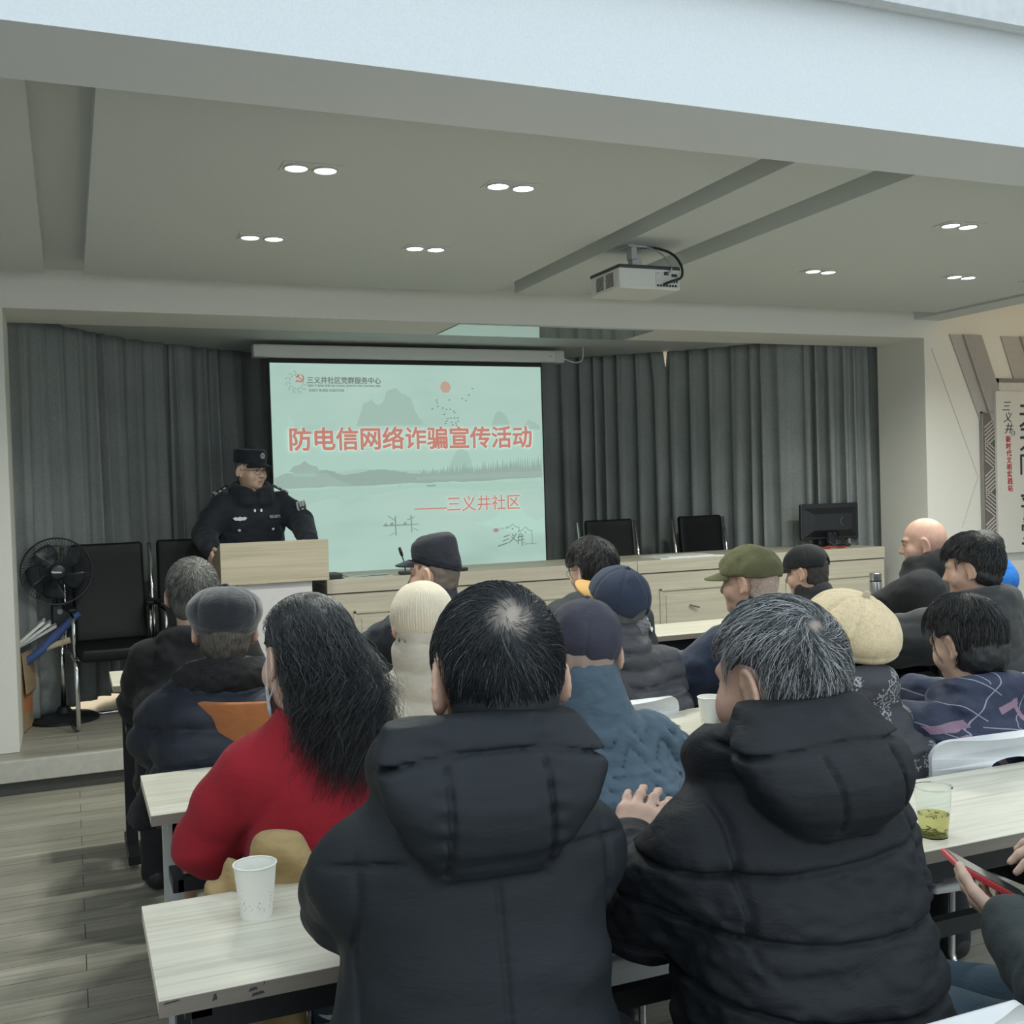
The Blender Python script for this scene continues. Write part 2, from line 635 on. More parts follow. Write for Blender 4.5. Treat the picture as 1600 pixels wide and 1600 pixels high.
# lattice strip
lat = empty('lattice_panel', (6.48, WY, 1.4), 0, 'narrow dark carved lattice strip left of the white banner', 'wall decoration')
MB().box(-0.062, 0.09, -0.022, 0.0, -0.62, 0.555).build('backing', plain('lattice_dark', (0.14, 0.125, 0.12), 0.6), lat)
m = MB()
for blk in range(6):
    z0 = 0.50 - blk * 0.185
    sgn = 1 if blk % 2 == 0 else -1
    for k in range(6):
        zc = z0 - k * 0.03
        a = (-0.045, zc - sgn * 0.045 - 0.02); b = (0.085, zc + sgn * 0.045 - 0.02)
        m.prism([(a[0], a[1]), (b[0], b[1]), (b[0], b[1] + 0.011), (a[0], a[1] + 0.011)], -0.028, -0.02)
m.build('slats', plain('lattice_light', (0.50, 0.47, 0.44), 0.6), lat)
m = MB(); m.box(-0.072, -0.062, -0.03, 0, -0.62, 0.56); m.box(-0.072, 0.09, -0.03, 0, 0.55, 0.56)
m.build('edge', plain('lattice_edge', (0.26, 0.24, 0.23), 0.6), lat)
# the banner
ban = empty('sign_board', (6.53, WY - 0.04, 0.88), 0, 'white vertical sign board with large black Chinese characters, cut off by the right edge', 'sign')
MB().box(0.0, 1.1, -0.012, 0.012, 0.0, 1.235, bev=0.003).build('panel', plain('banner_white', (0.64, 0.625, 0.59), 0.55, var=0.01), ban)
ink = plain('banner_ink', (0.035, 0.033, 0.035), 0.6)
redink = plain('banner_red', (0.42, 0.03, 0.04), 0.6)
for i, ch in enumerate('天天向上课堂'):
    textmesh('title_character', ch, 0.205, ink, ban, 0.002, 0.0008, T(0.235, -0.0135, 1.235 - 0.205 - i * 0.181 - 0.055))
for i, ch in enumerate('三义井'):
    textmesh('brush_character', ch, 0.085, ink, ban, -0.001, 0.0008, T(0.062 + 0.01 * i, -0.0135, 1.235 - 0.145 - i * 0.085), shear=0.25)
for i, ch in enumerate('新时代文明实践站'):
    textmesh('red_character', ch, 0.052, redink, ban, 0.0012, 0.0008, T(0.092 + 0.0015 * i, -0.0135, 1.235 - 0.385 - i * 0.0535))
m = MB()
for k in range(24):
    a0, a1 = 2 * PI * k / 24, 2 * PI * (k + 1) / 24
    m.prism([(0.02 * math.cos(a0), 0.02 * math.sin(a0)), (0.02 * math.cos(a1), 0.02 * math.sin(a1)), (0.017 * math.cos(a1), 0.017 * math.sin(a1)), (0.017 * math.cos(a0), 0.017 * math.sin(a0))], -0.0145, -0.0125, T(0.165, 0, 0.915))
m.box(0.155, 0.175, -0.0145, -0.0125, 0.913, 0.916)
m.build('seal', ink, ban)

# ================================================================== CURTAINS
cm, cnt, cb = nodemat('curtain_fabric')
v1 = coords(cnt, (1, 1, 1))
cn = N(cnt, 'ShaderNodeTexNoise', i_Scale=260.0, i_Detail=2.0)
cnt.links.new(coords(cnt, (1, 1, 0.25)), cn.inputs['Vector'])
cn2 = N(cnt, 'ShaderNodeTexNoise', i_Scale=3.0, i_Detail=2.0)
cnt.links.new(v1, cn2.inputs['Vector'])
cf = math_n(cnt, 'ADD', math_n(cnt, 'MULTIPLY', cn.outputs[0], 0.6), math_n(cnt, 'MULTIPLY', cn2.outputs[0], 0.4))
cnt.links.new(ramp(cnt, cf, [(0.3, (0.19, 0.21, 0.212)), (0.7, (0.31, 0.33, 0.325))]), cb.inputs['Base Color'])
cb.inputs['Roughness'].default_value = 0.9
cb.inputs['Specular IOR Level'].default_value = 0.1
bump(cnt, cb, cn.outputs[0], 0.2, 0.003)


def curtain(pts, label, pitch=0.15, seed=0, ztop=2.5865, zbot=0.215, peak=None):
    """pleated cloth hung along a plan curve: pinched at the heading, fuller and looser below"""
    r = random.Random(seed)
    base, L = spline(pts, 520)
    nz = 40
    # irregular pleat phase
    phase = []
    ph = r.random() * 6
    npl = max(3, int(L / pitch))
    widths = [r.uniform(0.5, 1.7) for _ in range(npl + 2)]
    tot = sum(widths)
    edges = [0]
    for w_ in widths:
        edges.append(edges[-1] + w_ / tot)
    sway = [r.uniform(-0.03, 0.03) for _ in range(npl + 3)]
    amps = [r.uniform(0.45, 1.35) for _ in range(npl + 3)]
    vs, fs = [], []
    for j in range(nz):
        tz = j / (nz - 1)
        z = ztop + (zbot - ztop) * tz
        for i, p in enumerate(base):
            u = i / (len(base) - 1)
            k = 0
            while k < len(edges) - 2 and edges[k + 1] < u:
                k += 1
            lu = (u - edges[k]) / (edges[k + 1] - edges[k])
            cphase = (k + lu + sway[k] * (1 - lu) * tz * 3 + sway[k + 1] * lu * tz * 3)
            A = (amps[k] * (1 - lu) + amps[k + 1] * lu)
            sh = math.cos(2 * PI * cphase)
            sh = (abs(sh) ** 0.7) * (1 if sh > 0 else -1)
            dpt = A * (0.020 + 0.028 * min(1, tz * 1.6)) * sh + 0.006 * math.sin(2 * PI * cphase * 2 + 1.3 + tz)
            t = base[min(i + 1, len(base) - 1)] - base[max(i - 1, 0)]
            t.normalize()
            nrm = Vector((-t.y, t.x, 0))
            q = p + nrm * dpt + t * 0.012 * math.sin(2 * PI * cphase + 0.6)
            zz = z
            if peak is not None:
                # the heading has come off its hook at one end: a narrow wedge opens at the top
                e_ = max(0.0, (u - 0.93) / 0.07) if peak > 0 else max(0.0, (0.07 - u) / 0.07)
                q = q - t * (0.034 * peak * e_ * max(0.0, 1 - (ztop - z) / 0.27))
            vs.append((q.x, q.y, zz))
    n = len(base)
    for j in range(nz - 1):
        for i in range(n - 1):
            fs.append((j * n + i, j * n + i + 1, (j + 1) * n + i + 1, (j + 1) * n + i))
    mb = MB()
    mb.add(vs, fs)
    o = mb.build('curtain', cm, None, True)
    md = o.modifiers.new('cloth', 'SOLIDIFY'); md.thickness = 0.004
    tag(o, label, 'curtain', 'grey pleated curtains behind the stage')
    return o


curtain([(-0.80, 6.80), (-0.45, 6.80), (-0.20, 6.98), (-0.06, 7.18), (0.16, 7.48), (0.45, 7.80), (0.76, 8.03)], 'grey curtain at the far left, behind the fan and the first black chair', 0.19, 1)
curtain([(0.70, 7.97), (1.0, 8.17), (1.5, 8.40), (2.3, 8.52), (3.2, 8.48), (3.9, 8.30), (4.2, 8.12), (4.62, 7.765)], 'long grey curtain running behind the officer and the projection screen', 0.19, 2, peak=1)
curtain([(4.60, 7.80), (4.9, 7.50), (5.06, 7.27), (5.20, 7.08), (5.46, 6.92)], 'grey curtain to the right of the bright gap, behind the two right hand chairs', 0.18, 3, peak=-1)
curtain([(5.43, 6.93), (5.62, 6.82), (5.9, 6.775), (6.3, 6.775)], 'grey curtain at the far right, behind the computer monitor', 0.16, 4)

# ================================================================== PROJECTION SCREEN
SY, SX0, SX1, SB, ST = 7.70, 1.350, 3.448, 0.86, 2.43
scr = empty('projection_screen', (SX0, SY, SB), 0, 'pull-down projection screen showing a pale green ink landscape slide with red Chinese title', 'projection screen')
SW, SH = SX1 - SX0, ST - SB
case_m = plain('screen_case', (0.62, 0.63, 0.60), 0.5, var=0.01)
m = MB()
m.box(-0.12, SW + 0.185, -0.055, 0.045, SH + 0.035, SH + 0.125, bev=0.012)
m.build('casing', case_m, scr)
m = MB(); m.box(SW + 0.10, SW + 0.187, -0.06, 0.05, SH + 0.03, SH + 0.128, bev=0.012); m.build('casing_end', plain('screen_case_end', (0.54, 0.55, 0.52), 0.5), scr)
textmesh('casing_mark', '▬', 0.02, plain('mark_grey', (0.25, 0.25, 0.24)), scr, 0, 0.0003, T(SW + 0.05, -0.0565, SH + 0.075), width=0.03)
MB().box(-0.012, SW + 0.012, 0.002, 0.006, -0.1, SH + 0.05).build('black_border', plain('screen_border', (0.012, 0.013, 0.016), 0.7), scr)
G = SCREEN_GAIN
# picture ground: pale green, cloudier toward the middle bands
gm, gnt, gb = nodemat('slide_ground')
gn = N(gnt, 'ShaderNodeTexNoise', i_Scale=1.0, i_Detail=5.0)
gnt.links.new(coords(gnt, (1.1, 1.0, 3.2)), gn.inputs['Vector'])
gc = ramp(gnt, gn.outputs[0], [(0.30, (0.60, 0.84, 0.74)), (0.52, (0.55, 0.80, 0.70)), (0.75, (0.46, 0.68, 0.59))])
gnt.links.new(gc, gb.inputs['Emission Color'])
gb.inputs['Emission Strength'].default_value = G
gb.inputs['Base Color'].default_value = (0.10, 0.10, 0.10, 1)
gb.inputs['Roughness'].default_value = 0.95
MB().box(0, SW, -0.002, 0.001, 0, SH).build('screen_fabric', gm, scr)


def slide(name, polys, col, layer, gain=1.0):
    mb = MB()
    y = -0.0024 - 0.0009 * layer
    for p in polys:
        mb.prism([(max(0, min(1, x)) * SW, max(0.0, min(1, z)) * SH) for x, z in p], y - 0.0004, y + 0.0004)
    return mb.build(name, emit('slide_' + name + str(layer), col, G * gain), scr)


r = random.Random(5)


def ridge(pts, n=10, jit=0.006):
    out = []
    for (a, b) in zip(pts[:-1], pts[1:]):
        for k in range(n):
            t = k / n
            out.append((a[0] + (b[0] - a[0]) * t, a[1] + (b[1] - a[1]) * t + r.uniform(-jit, jit)))
    out.append(pts[-1])
    return out


def pxs(x, y):
    """slide coordinates from the four corners of the picture seen in the photograph"""
    u = (x - 421) / (845 - 421 + 6)
    yt = 567 + 8 * u
    yb = 921 - 20 * u
    return (u - 0.012 * ((y - yt) / (yb - yt)) , 1 - (y - yt) / (yb - yt))


def S(*pts):
    return [pxs(*p) for p in pts]


far = (0.50, 0.72, 0.63); mid = (0.43, 0.60, 0.53); dark = (0.33, 0.45, 0.40)
slide('mountain', [ridge(S((548, 670), (560, 632), (572, 626), (580, 636), (588, 634), (596, 612), (610, 608), (622, 618), (634, 624), (640, 645), (655, 668)))], mid, 1)
slide('mountain', [ridge(S((422, 665), (440, 645), (452, 660), (462, 690), (422, 690)))], far, 2)
slide('mountain', [ridge(S((765, 668), (772, 650), (780, 645), (790, 655), (797, 668)))], mid, 3)
slide('mountain', [ridge(S((820, 672), (828, 660), (838, 664), (847, 668), (849, 690), (822, 690)))], mid, 3)
slide('mist_bank', [ridge(S((424, 690), (520, 676), (640, 672), (760, 670), (849, 676), (849, 735), (700, 742), (560, 738), (424, 742)), jit=0.004)], far, 4)
slide('hills', [ridge(S((690, 742), (702, 716), (712, 702), (724, 712), (735, 742)))], (0.44, 0.63, 0.55), 5)
slide('shore', [ridge(S((426, 752), (470, 748), (500, 738), (530, 748), (580, 738), (640, 746), (700, 748), (849, 744), (850, 754), (700, 760), (560, 764), (428, 768)), jit=0.004)], dark, 6, 1.1)
trees = []
x = 640
while x < 848:
    h = r.uniform(6, 16) + (x - 640) * 0.11
    trees.append(S((x - 3, 752), (x - 1.4, 752 - h * 0.55), (x, 752 - h), (x + 1.4, 752 - h * 0.5), (x + 3, 752)))
    x += r.uniform(2.2, 4.4)
slide('conifers', trees, (0.36, 0.48, 0.43), 7)
slide('far_bank', [ridge(S((640, 752), (760, 746), (849, 744), (849, 752), (640, 757)), jit=0.002)], (0.40, 0.52, 0.46), 8)
slide('pavilion', [S((446, 742), (452, 733), (462, 730), (469, 724), (476, 730), (487, 733), (492, 742), (486, 742), (486, 750), (452, 750), (452, 742)), S((424, 752), (440, 744), (500, 744), (520, 756), (540, 764), (426, 768))], (0.40, 0.54, 0.48), 9)
slide('reflection', [ridge(S((428, 772), (640, 764), (850, 758), (850, 772), (760, 776), (640, 770), (520, 784), (430, 800)), jit=0.006)], (0.47, 0.68, 0.59), 10)
slide('cloud_wash', [ridge(S((735, 828), (760, 822), (790, 806), (806, 796), (822, 816), (840, 824), (852, 820), (853, 842), (820, 846), (780, 838)), jit=0.004)], (0.50, 0.74, 0.65), 11)
# sun
c = pxs(689, 607)
sun = [(c[0] + 0.0195 * math.cos(a), c[1] + 0.0275 * math.sin(a)) for a in [2 * PI * k / 28 for k in range(28)]]
slide('sun', [sun], (0.62, 0.42, 0.34), 12)
birds = []
for (bx, by) in [(733, 610), (727, 620), (722, 629), (716, 626), (695, 628), (674, 628), (675, 632), (667, 642), (676, 638), (684, 641), (690, 643), (696, 643), (702, 646), (703, 649), (686, 651), (692, 658), (697, 657), (703, 657), (708, 657), (690, 662), (698, 664), (705, 665), (709, 662), (688, 666), (700, 668), (706, 669)]:
    birds.append(S((bx - 1.6, by + 0.4), (bx, by - 1.2), (bx + 1.8, by - 0.6), (bx + 0.4, by + 0.9)))
slide('birds', birds, (0.16, 0.22, 0.20), 13)
# raft with fishermen
raft = [S((585, 829), (642, 827), (642, 828.5), (587, 831)), S((604, 814), (606, 814), (607, 846), (605, 846)), S((629, 813), (631, 813), (632, 841), (630, 841)), S((594, 813), (606, 822), (606, 823.5), (594, 815)), S((636, 815), (624, 820), (624, 821.5), (636, 816.5)), S((596, 829), (600, 823), (603, 829)), S((616, 829), (621, 823), (624, 829)), S((586, 831), (590, 825), (594, 830)), S((595, 846), (604, 840), (604, 841.5), (595, 847)), S((634, 834), (642, 838), (642, 839), (634, 835.5))]
slide('raft', raft, (0.28, 0.36, 0.33), 14)
slide('boat', [S((655, 765), (672, 764), (669, 767), (658, 768)), S((610, 767), (618, 763), (611, 768))], (0.33, 0.46, 0.41), 15)

red_e = emit('slide_red', (0.66, 0.27, 0.22), G)
halo_e = emit('slide_halo', (0.74, 0.86, 0.78), G)
grey_e = emit('slide_grey', (0.20, 0.24, 0.22), G)


def slide_text(name, body, x0, x1, ybase, size, mat, layer, bold=0.0):
    a = pxs(x0, ybase); b = pxs(x1, ybase)
    return textmesh(name, body, size, mat, scr, bold, 0.0003, T(a[0] * SW, -0.0024 - 0.0009 * layer, a[1] * SH), width=(b[0] - a[0]) * SW)


slide_text('title_outline', '防电信网络诈骗宣传活动', 447, 833.5, 705, 0.178, halo_e, 16, 0.009)
slide_text('title', '防电信网络诈骗宣传活动', 448, 832, 704.5, 0.176, red_e, 18, 0.0042)
slide_text('signature_outline', '三义井社区', 687, 812, 806, 0.127, halo_e, 16, 0.004)
slide_text('signature', '三义井社区', 688, 811, 806, 0.126, red_e, 18, 0.001)
slide('dash', [S((635, 802.6), (688, 801.4), (688, 803.2), (635, 804.4))], (0.66, 0.27, 0.22), 18)
slide_text('heading', '三义井社区党群服务中心', 475, 586, 599.5, 0.052, grey_e, 16, 0.0012)
slide_text('heading_pinyin', 'SAN YI JING SHE QU DANG QUN FU WU ZHONG XIN', 476, 585, 605.4, 0.020, grey_e, 17, 0.0006)
slide_text('heading_small', '张家村·美满园·幸福共同家', 477, 530, 613.4, 0.022, grey_e, 17, 0.0002)
# ring of loops and emblem
ring = MB()
for k in range(9):
    a = math.radians(100 + k * 31)
    cx, cz = pxs(459, 598)
    cx, cz = cx * SW, cz * SH
    px_, pz_ = cx + 0.062 * math.cos(a), cz + 0.062 * math.sin(a)
    t = a + PI / 2
    pts = [(px_ + 0.009 * math.cos(u) * math.cos(t) - 0.014 * math.sin(u) * math.sin(t) * 1.2, -0.019, pz_ + 0.009 * math.cos(u) * math.sin(t) + 0.014 * math.sin(u) * math.cos(t) * 1.2) for u in [math.radians(30 + q * 30) for q in range(11)]]
    ring.tube(pts, 0.0017, 5)
ring.build('logo_ring', emit('slide_logo_grey', (0.27, 0.34, 0.31), G), scr)
ec, ez = pxs(464, 592)
ec, ez = ec * SW, ez * SH
em = MB()
em.tube([(ec + 0.026 * math.cos(u), -0.020, ez + 0.026 * math.sin(u)) for u in [math.radians(-140 + q * 20) for q in range(12)]], [0.0015] + [0.0045] * 9 + [0.003, 0.001], 6)
em.tube([(ec - 0.03, -0.020, ez - 0.03), (ec - 0.016, -0.020, ez - 0.014)], 0.004, 6)
em.tube([(ec - 0.012, -0.020, ez + 0.012), (ec + 0.024, -0.020, ez - 0.026)], 0.0035, 6)
em.tube([(ec - 0.026, -0.020, ez + 0.004), (ec - 0.004, -0.020, ez + 0.024)], 0.0055, 6)
em.build('logo_emblem', emit('slide_emblem', (0.60, 0.20, 0.16), G), scr)
# drawn village logo at lower right of the slide
vil = MB()


def stroke(pts, rr=0.0022):
    vil.tube([(pxs(*p)[0] * SW, -0.019, pxs(*p)[1] * SH) for p in pts], rr, 5)


stroke([(786, 834), (792, 834), (797, 829), (803, 834), (808, 834)]); stroke([(808, 834), (808, 842)])
stroke([(806, 841), (813, 840), (819, 834), (826, 840), (832, 840)]); stroke([(810, 842), (810, 848)]); stroke([(830, 841), (831, 862)])
stroke([(820, 862), (838, 861)]); stroke([(796, 836), (798, 838)], 0.004); stroke([(819, 842), (820, 844)], 0.004)
stroke([(782, 850), (792, 847)], 0.004); stroke([(780, 857), (790, 853)], 0.004); stroke([(772, 865), (788, 860)], 0.0045)
stroke([(796, 846), (799, 849)], 0.004); stroke([(803, 845), (798, 853), (790, 860)], 0.004); stroke([(795, 850), (802, 856)], 0.004)
stroke([(805, 851), (816, 849)], 0.004); stroke([(803, 857), (817, 854)], 0.004); stroke([(808, 846), (806, 862)], 0.004); stroke([(813, 845), (813, 865)], 0.004)
stroke([(815, 860), (819, 858), (821, 861), (817, 863), (815, 860)], 0.0016)
vil.build('logo_village', emit('slide_drawn', (0.20, 0.27, 0.24), G), scr)
slide('logo_dot', [[(pxs(769, 839)[0] + 0.011 * math.cos(2 * PI * k / 20), pxs(769, 839)[1] + 0.010 * math.sin(2 * PI * k / 20)) for k in range(20)]], (0.42, 0.30, 0.28), 16)
slide_text('logo_words', 'SHE QU', 775, 790, 837.5, 0.016, grey_e, 16)
# white cable from the casing to a ceiling rose
cbl = MB()
cbl.tube(spline([(3.52, SY, 2.555), (3.58, SY - 0.02, 2.54), (3.66, SY - 0.04, 2.485), (3.74, SY - 0.05, 2.465), (3.79, SY - 0.05, 2.49), (3.80, SY - 0.05, 2.585)], 40)[0], 0.0055, 8)
o = cbl.build('power_cable', plain('white_cable', (0.62, 0.64, 0.61), 0.5), None, True)
tag(o, 'white cable looping from the screen casing up to the ceiling', 'cable')
# glossy panel added under the soffit to mirror the glow of the screen
gp = MB(); gp.box(2.25, 3.62, 6.215, 6.66, 2.500, 2.508)
struct(gp.build('trim_8', plain('soffit_mirror', (0.42, 0.46, 0.44), 0.12, var=0.0, spec=0.9, coat=0.6)))

# ================================================================== PROJECTOR
white_pl = plain('projector_white', (0.62, 0.63, 0.61), 0.4, var=0.01)
dark_pl = plain('dark_plastic', (0.02, 0.021, 0.024), 0.45)
pj = empty('projector', (2.58, 4.61, 2.408), math.radians(0), 'white ceiling projector with black top edge and rows of ports', 'projector')
PX, PY, PH = 0.165, 0.150, 0.100
m = MB(); m.box(-PX, PX, -PY, PY, 0, PH, bev=0.008); m.build('body', white_pl, pj)
MB().box(-PX - 0.001, PX + 0.001, -PY - 0.001, PY + 0.001, PH - 0.006, PH + 0.012, bev=0.004).build('top_band', plain('projector_top', (0.03, 0.035, 0.05), 0.4), pj)
m = MB()
for k in range(2):
    for i in range(8):
        for j in range(9):
            m.box(-PX - 0.0015, -PX + 0.001, -0.09 + k * 0.10 + i * 0.0098, -0.09 + k * 0.10 + i * 0.0098 + 0.006, 0.018 + j * 0.0075, 0.018 + j * 0.0075 + 0.0045)
m.build('vent', dark_pl, pj)
MB().box(0.03, PX - 0.008, -PY - 0.002, -PY + 0.002, 0.008, PH - 0.018, bev=0.001).build('port_panel', plain('port_grey', (0.55, 0.56, 0.55), 0.5), pj)
m = MB()
for i in range(7):
    m.box(0.035 + i * 0.016, 0.046 + i * 0.016, -PY - 0.004, -PY, 0.014, 0.023)
for i in range(3):
    m.lathe([(0.0, 0.0), (0.005, 0.0), (0.005, 0.004), (0, 0.004)], (0, 0, 0), 10, M=T(0.115 + i * 0.014, -PY, 0.038) @ RX(PI / 2))
m.box(0.115, 0.145, -PY - 0.004, -PY, 0.062, 0.075); m.box(0.075, 0.10, -PY - 0.004, -PY, 0.068, 0.084)
m.build('ports', dark_pl, pj)
textmesh('maker_mark', '◂▸', 0.014, dark_pl, pj, 0, 0.0003, T(0.036, -PY - 0.003, 0.072))
m = MB(); m.lathe([(0.0, 0), (0.034, 0), (0.034, 0.02), (0.026, 0.024), (0.0, 0.024)], M=T(0.07, PY, 0.055) @ RX(-PI / 2)); m.build('lens', dark_pl, pj, True)
m = MB(); m.box(-0.05, 0.05, -0.04, 0.04, 0.223, 0.232, bev=0.002); m.box(-0.030, 0.0, -0.03, 0.02, 0.165, 0.226, bev=0.002); m.box(-0.022, 0.030, -0.022, 0.022, 0.112, 0.19, bev=0.002)
for a in (-1, 1):
    m.tube([(0, 0, 0.125), (a * 0.09, 0.03, 0.112)], 0.006, 8); m.tube([(0, 0, 0.125), (a * 0.06, -0.07, 0.112)], 0.006, 8)
m.build('ceiling_mount', plain('mount_grey', (0.50, 0.51, 0.50), 0.4), pj)
m = MB(); m.tube(spline([(0.03, -0.005, 0.228), (0.10, -0.02, 0.228), (0.175, -0.06, 0.195), (0.195, -0.11, 0.13), (0.155, -0.175, 0.058), (0.085, -0.18, 0.030), (0.07, -0.155, 0.022)], 40)[0], 0.0065, 8); m.build('signal_cable', dark_pl, pj, True)
m = MB(); m.tube(spline([(0.02, -0.01, 0.228), (0.075, -0.03, 0.222), (0.115, -0.08, 0.18), (0.125, -0.135, 0.12), (0.10, -0.165, 0.082), (0.09, -0.152, 0.074)], 40)[0], 0.004, 8); m.build('power_lead', plain('cable_grey', (0.45, 0.46, 0.45), 0.5), pj, True)

# ================================================================== LECTERN
oakX = wood('lectern_oak', (0.36, 0.315, 0.225), (0.45, 0.395, 0.29), (0.53, 0.475, 0.36), 1.0, 0.5, 0)
oakZ = wood('lectern_oak_side', (0.34, 0.30, 0.22), (0.42, 0.37, 0.275), (0.48, 0.43, 0.33), 1.0, 0.5, 1)
lec = empty('lectern', (1.10, 6.30, SZ), 0, 'light wood lectern with a wide top box on a white column, below the officer', 'lectern')
m = MB(); m.box(-0.312, 0.312, 0.0, 0.018, 0.818, 1.042, bev=0.002); m.build('front_panel', oakX, lec)
m = MB()
for s in (-1, 1):
    x0 = s * 0.312 - (0.018 if s > 0 else 0)
    vs = [(x0, 0.018, 0.818), (x0, 0.40, 0.818), (x0, 0.40, 0.93), (x0, 0.018, 1.038)]
    vs += [(p[0] + 0.018, p[1], p[2]) for p in vs]
    mm = MB(); mm.add(vs, [(0, 1, 2, 3), (7, 6, 5, 4), (0, 4, 5, 1), (1, 5, 6, 2), (2, 6, 7, 3), (3, 7, 4, 0)]); mm.build('side_panel', oakZ, lec)
m = MB(); m.add([(-0.30, 0.02, 1.0), (0.30, 0.02, 1.0), (0.30, 0.39, 0.90), (-0.30, 0.39, 0.90), (-0.30, 0.02, 0.985), (0.30, 0.02, 0.985), (0.30, 0.39, 0.885), (-0.30, 0.39, 0.885)], [(0, 1, 2, 3), (7, 6, 5, 4), (0, 4, 5, 1), (1, 5, 6, 2), (2, 6, 7, 3), (3, 7, 4, 0)]); m.build('reading_board', oakX, lec)
MB().box(-0.312, 0.312, 0.0, 0.40, 0.80, 0.818).build('bottom_board', oakX, lec)
MB().box(-0.215, 0.215, 0.03, 0.36, 0.03, 0.80, bev=0.003).build('column', plain('lectern_white', (0.58, 0.56, 0.57), 0.5, var=0.02), lec)
MB().box(-0.28, 0.28, 0.0, 0.40, 0.0, 0.03, bev=0.003).build('foot', oakX, lec)

# ================================================================== STAGE DESKS
ashX = wood('desk_ash', (0.39, 0.35, 0.275), (0.47, 0.43, 0.345), (0.54, 0.50, 0.41), 1.0, 0.5, 0)
gap_m = plain('desk_gap', (0.10, 0.09, 0.07), 0.8)
DY = 6.45


def desk(x0, x1, label, pans):
    t = empty('conference_desk', (x0, DY, SZ), 0, label, 'desk', 'conference desks on the stage')
    L = x1 - x0
    MB().box(0, L, 0.0, 0.022, 0.70, 0.785, bev=0.002).build('fascia', ashX, t)
    MB().box(0, L, 0.022, 0.62, 0.745, 0.783, bev=0.002).build('desktop', ashX, t)
    MB().box(0.0, L, 0.012, 0.03, 0.0, 0.692).build('front_panel', ashX, t)
    MB().box(0.0, L, 0.014, 0.03, 0.690, 0.702).build('shadow_gap', gap_m, t)
    for xx in (0.0, L - 0.03):
        MB().box(xx, xx + 0.03, 0.03, 0.60, 0.0, 0.745).build('side_panel', plain('desk_side', (0.30, 0.29, 0.26), 0.5), t)
    for (a, b) in pans:
        m = MB()
        z0, z1, w_ = 0.10, 0.585, 0.018
        m.box(a, b, 0.002, 0.014, z1 - w_, z1, bev=0.003); m.box(a, b, 0.002, 0.014, z0, z0 + w_, bev=0.003)
        m.box(a, a + w_, 0.002, 0.014, z0, z1, bev=0.003); m.box(b - w_, b, 0.002, 0.014, z0, z1, bev=0.003)
        i = 0.05
        m.box(a + i, b - i, 0.006, 0.0135, z0 + i, z1 - i, bev=0.003)
        m.build('moulding', ashX, t)
    return t


d1 = desk(1.43, 3.568, 'left light wood conference desk, below the projection screen', [(0.16, 1.02), (1.15, 1.98)])
d2 = desk(3.572, 5.70, 'right light wood conference desk, carrying the computer monitor', [(0.17, 1.02), (1.22, 2.02)])
m = MB(); m.tube([(0.40, -0.006, 0.46), (0.47, -0.02, 0.44)], 0.006, 8); m.build('handle', plain('pull_dark', (0.12, 0.10, 0.08), 0.4, 0.6), d2)
DZ = SZ + 0.783

# things on the desks
paper_m = plain('paper', (0.70, 0.71, 0.69), 0.7, var=0.02)
mon = empty('computer_monitor', (5.46, 6.78, DZ), math.radians(-4), 'black computer monitor seen from behind on the right desk', 'monitor')
blk = plain('black_plastic', (0.014, 0.016, 0.02), 0.38, var=0.1)
m = MB(); m.box(-0.262, 0.262, 0.0, 0.03, 0.055, 0.335, bev=0.01); m.build('housing', blk, mon)
m = MB()
m.add([(-0.24, 0.0, 0.30), (0.24, 0.0, 0.30), (0.24, 0.0, 0.075), (-0.24, 0.0, 0.075), (-0.17, -0.045, 0.255), (0.17, -0.045, 0.255), (0.17, -0.045, 0.13), (-0.17, -0.045, 0.13)], [(0, 1, 5, 4), (1, 2, 6, 5), (2, 3, 7, 6), (3, 0, 4, 7), (4, 5, 6, 7)])
m.build('rear_bulge', blk, mon)
m = MB(); m.tube([(0.10 + 0.035 * math.cos(a), -0.046, 0.195 + 0.035 * math.sin(a)) for a in [math.radians(110 + q * 18) for q in range(9)]], 0.002, 5); m.build('rear_mark', plain('grey_line', (0.16, 0.17, 0.18), 0.4), mon)
m = MB(); m.box(-0.035, 0.035, -0.03, 0.0, 0.0, 0.16, bev=0.006); m.box(-0.11, 0.11, -0.10, 0.09, 0.0, 0.014, bev=0.005); m.build('stand', blk, mon)
m = MB()
m.tube([(-0.05, -0.03, 0.11), (-0.07, -0.06, 0.05), (-0.03, -0.10, 0.012), (0.03, -0.12, 0.01)], 0.004, 7); m.tube([(0.05, -0.03, 0.11), (0.07, -0.07, 0.05), (0.11, -0.11, 0.01)], 0.004, 7); m.tube([(0.0, -0.03, 0.12), (0.015, -0.08, 0.04), (-0.06, -0.12, 0.012)], 0.004, 7)
m.build('cables', plain('cable_blue_black', (0.02, 0.025, 0.04), 0.4), mon, True)
m = MB(); m.tube([(5.19, 6.55, DZ + 0.008), (5.27, 6.56, DZ + 0.014), (5.33, 6.53, DZ + 0.008), (5.42, 6.56, DZ + 0.008)], 0.006, 8); m.box(5.20, 5.30, 6.58, 6.62, DZ, DZ + 0.012)
o = m.build('red_cord', plain('red_cord_m', (0.35, 0.03, 0.03), 0.5)); tag(o, 'short red cord lying in front of the monitor', 'cord')
m = MB(); m.box(3.78, 4.30, 6.50, 6.80, DZ, DZ + 0.008); m.box(3.86, 4.22, 6.52, 6.78, DZ + 0.008, DZ + 0.013)
tag(m.build('papers', paper_m), 'white papers lying on the right desk in front of a black chair', 'papers')
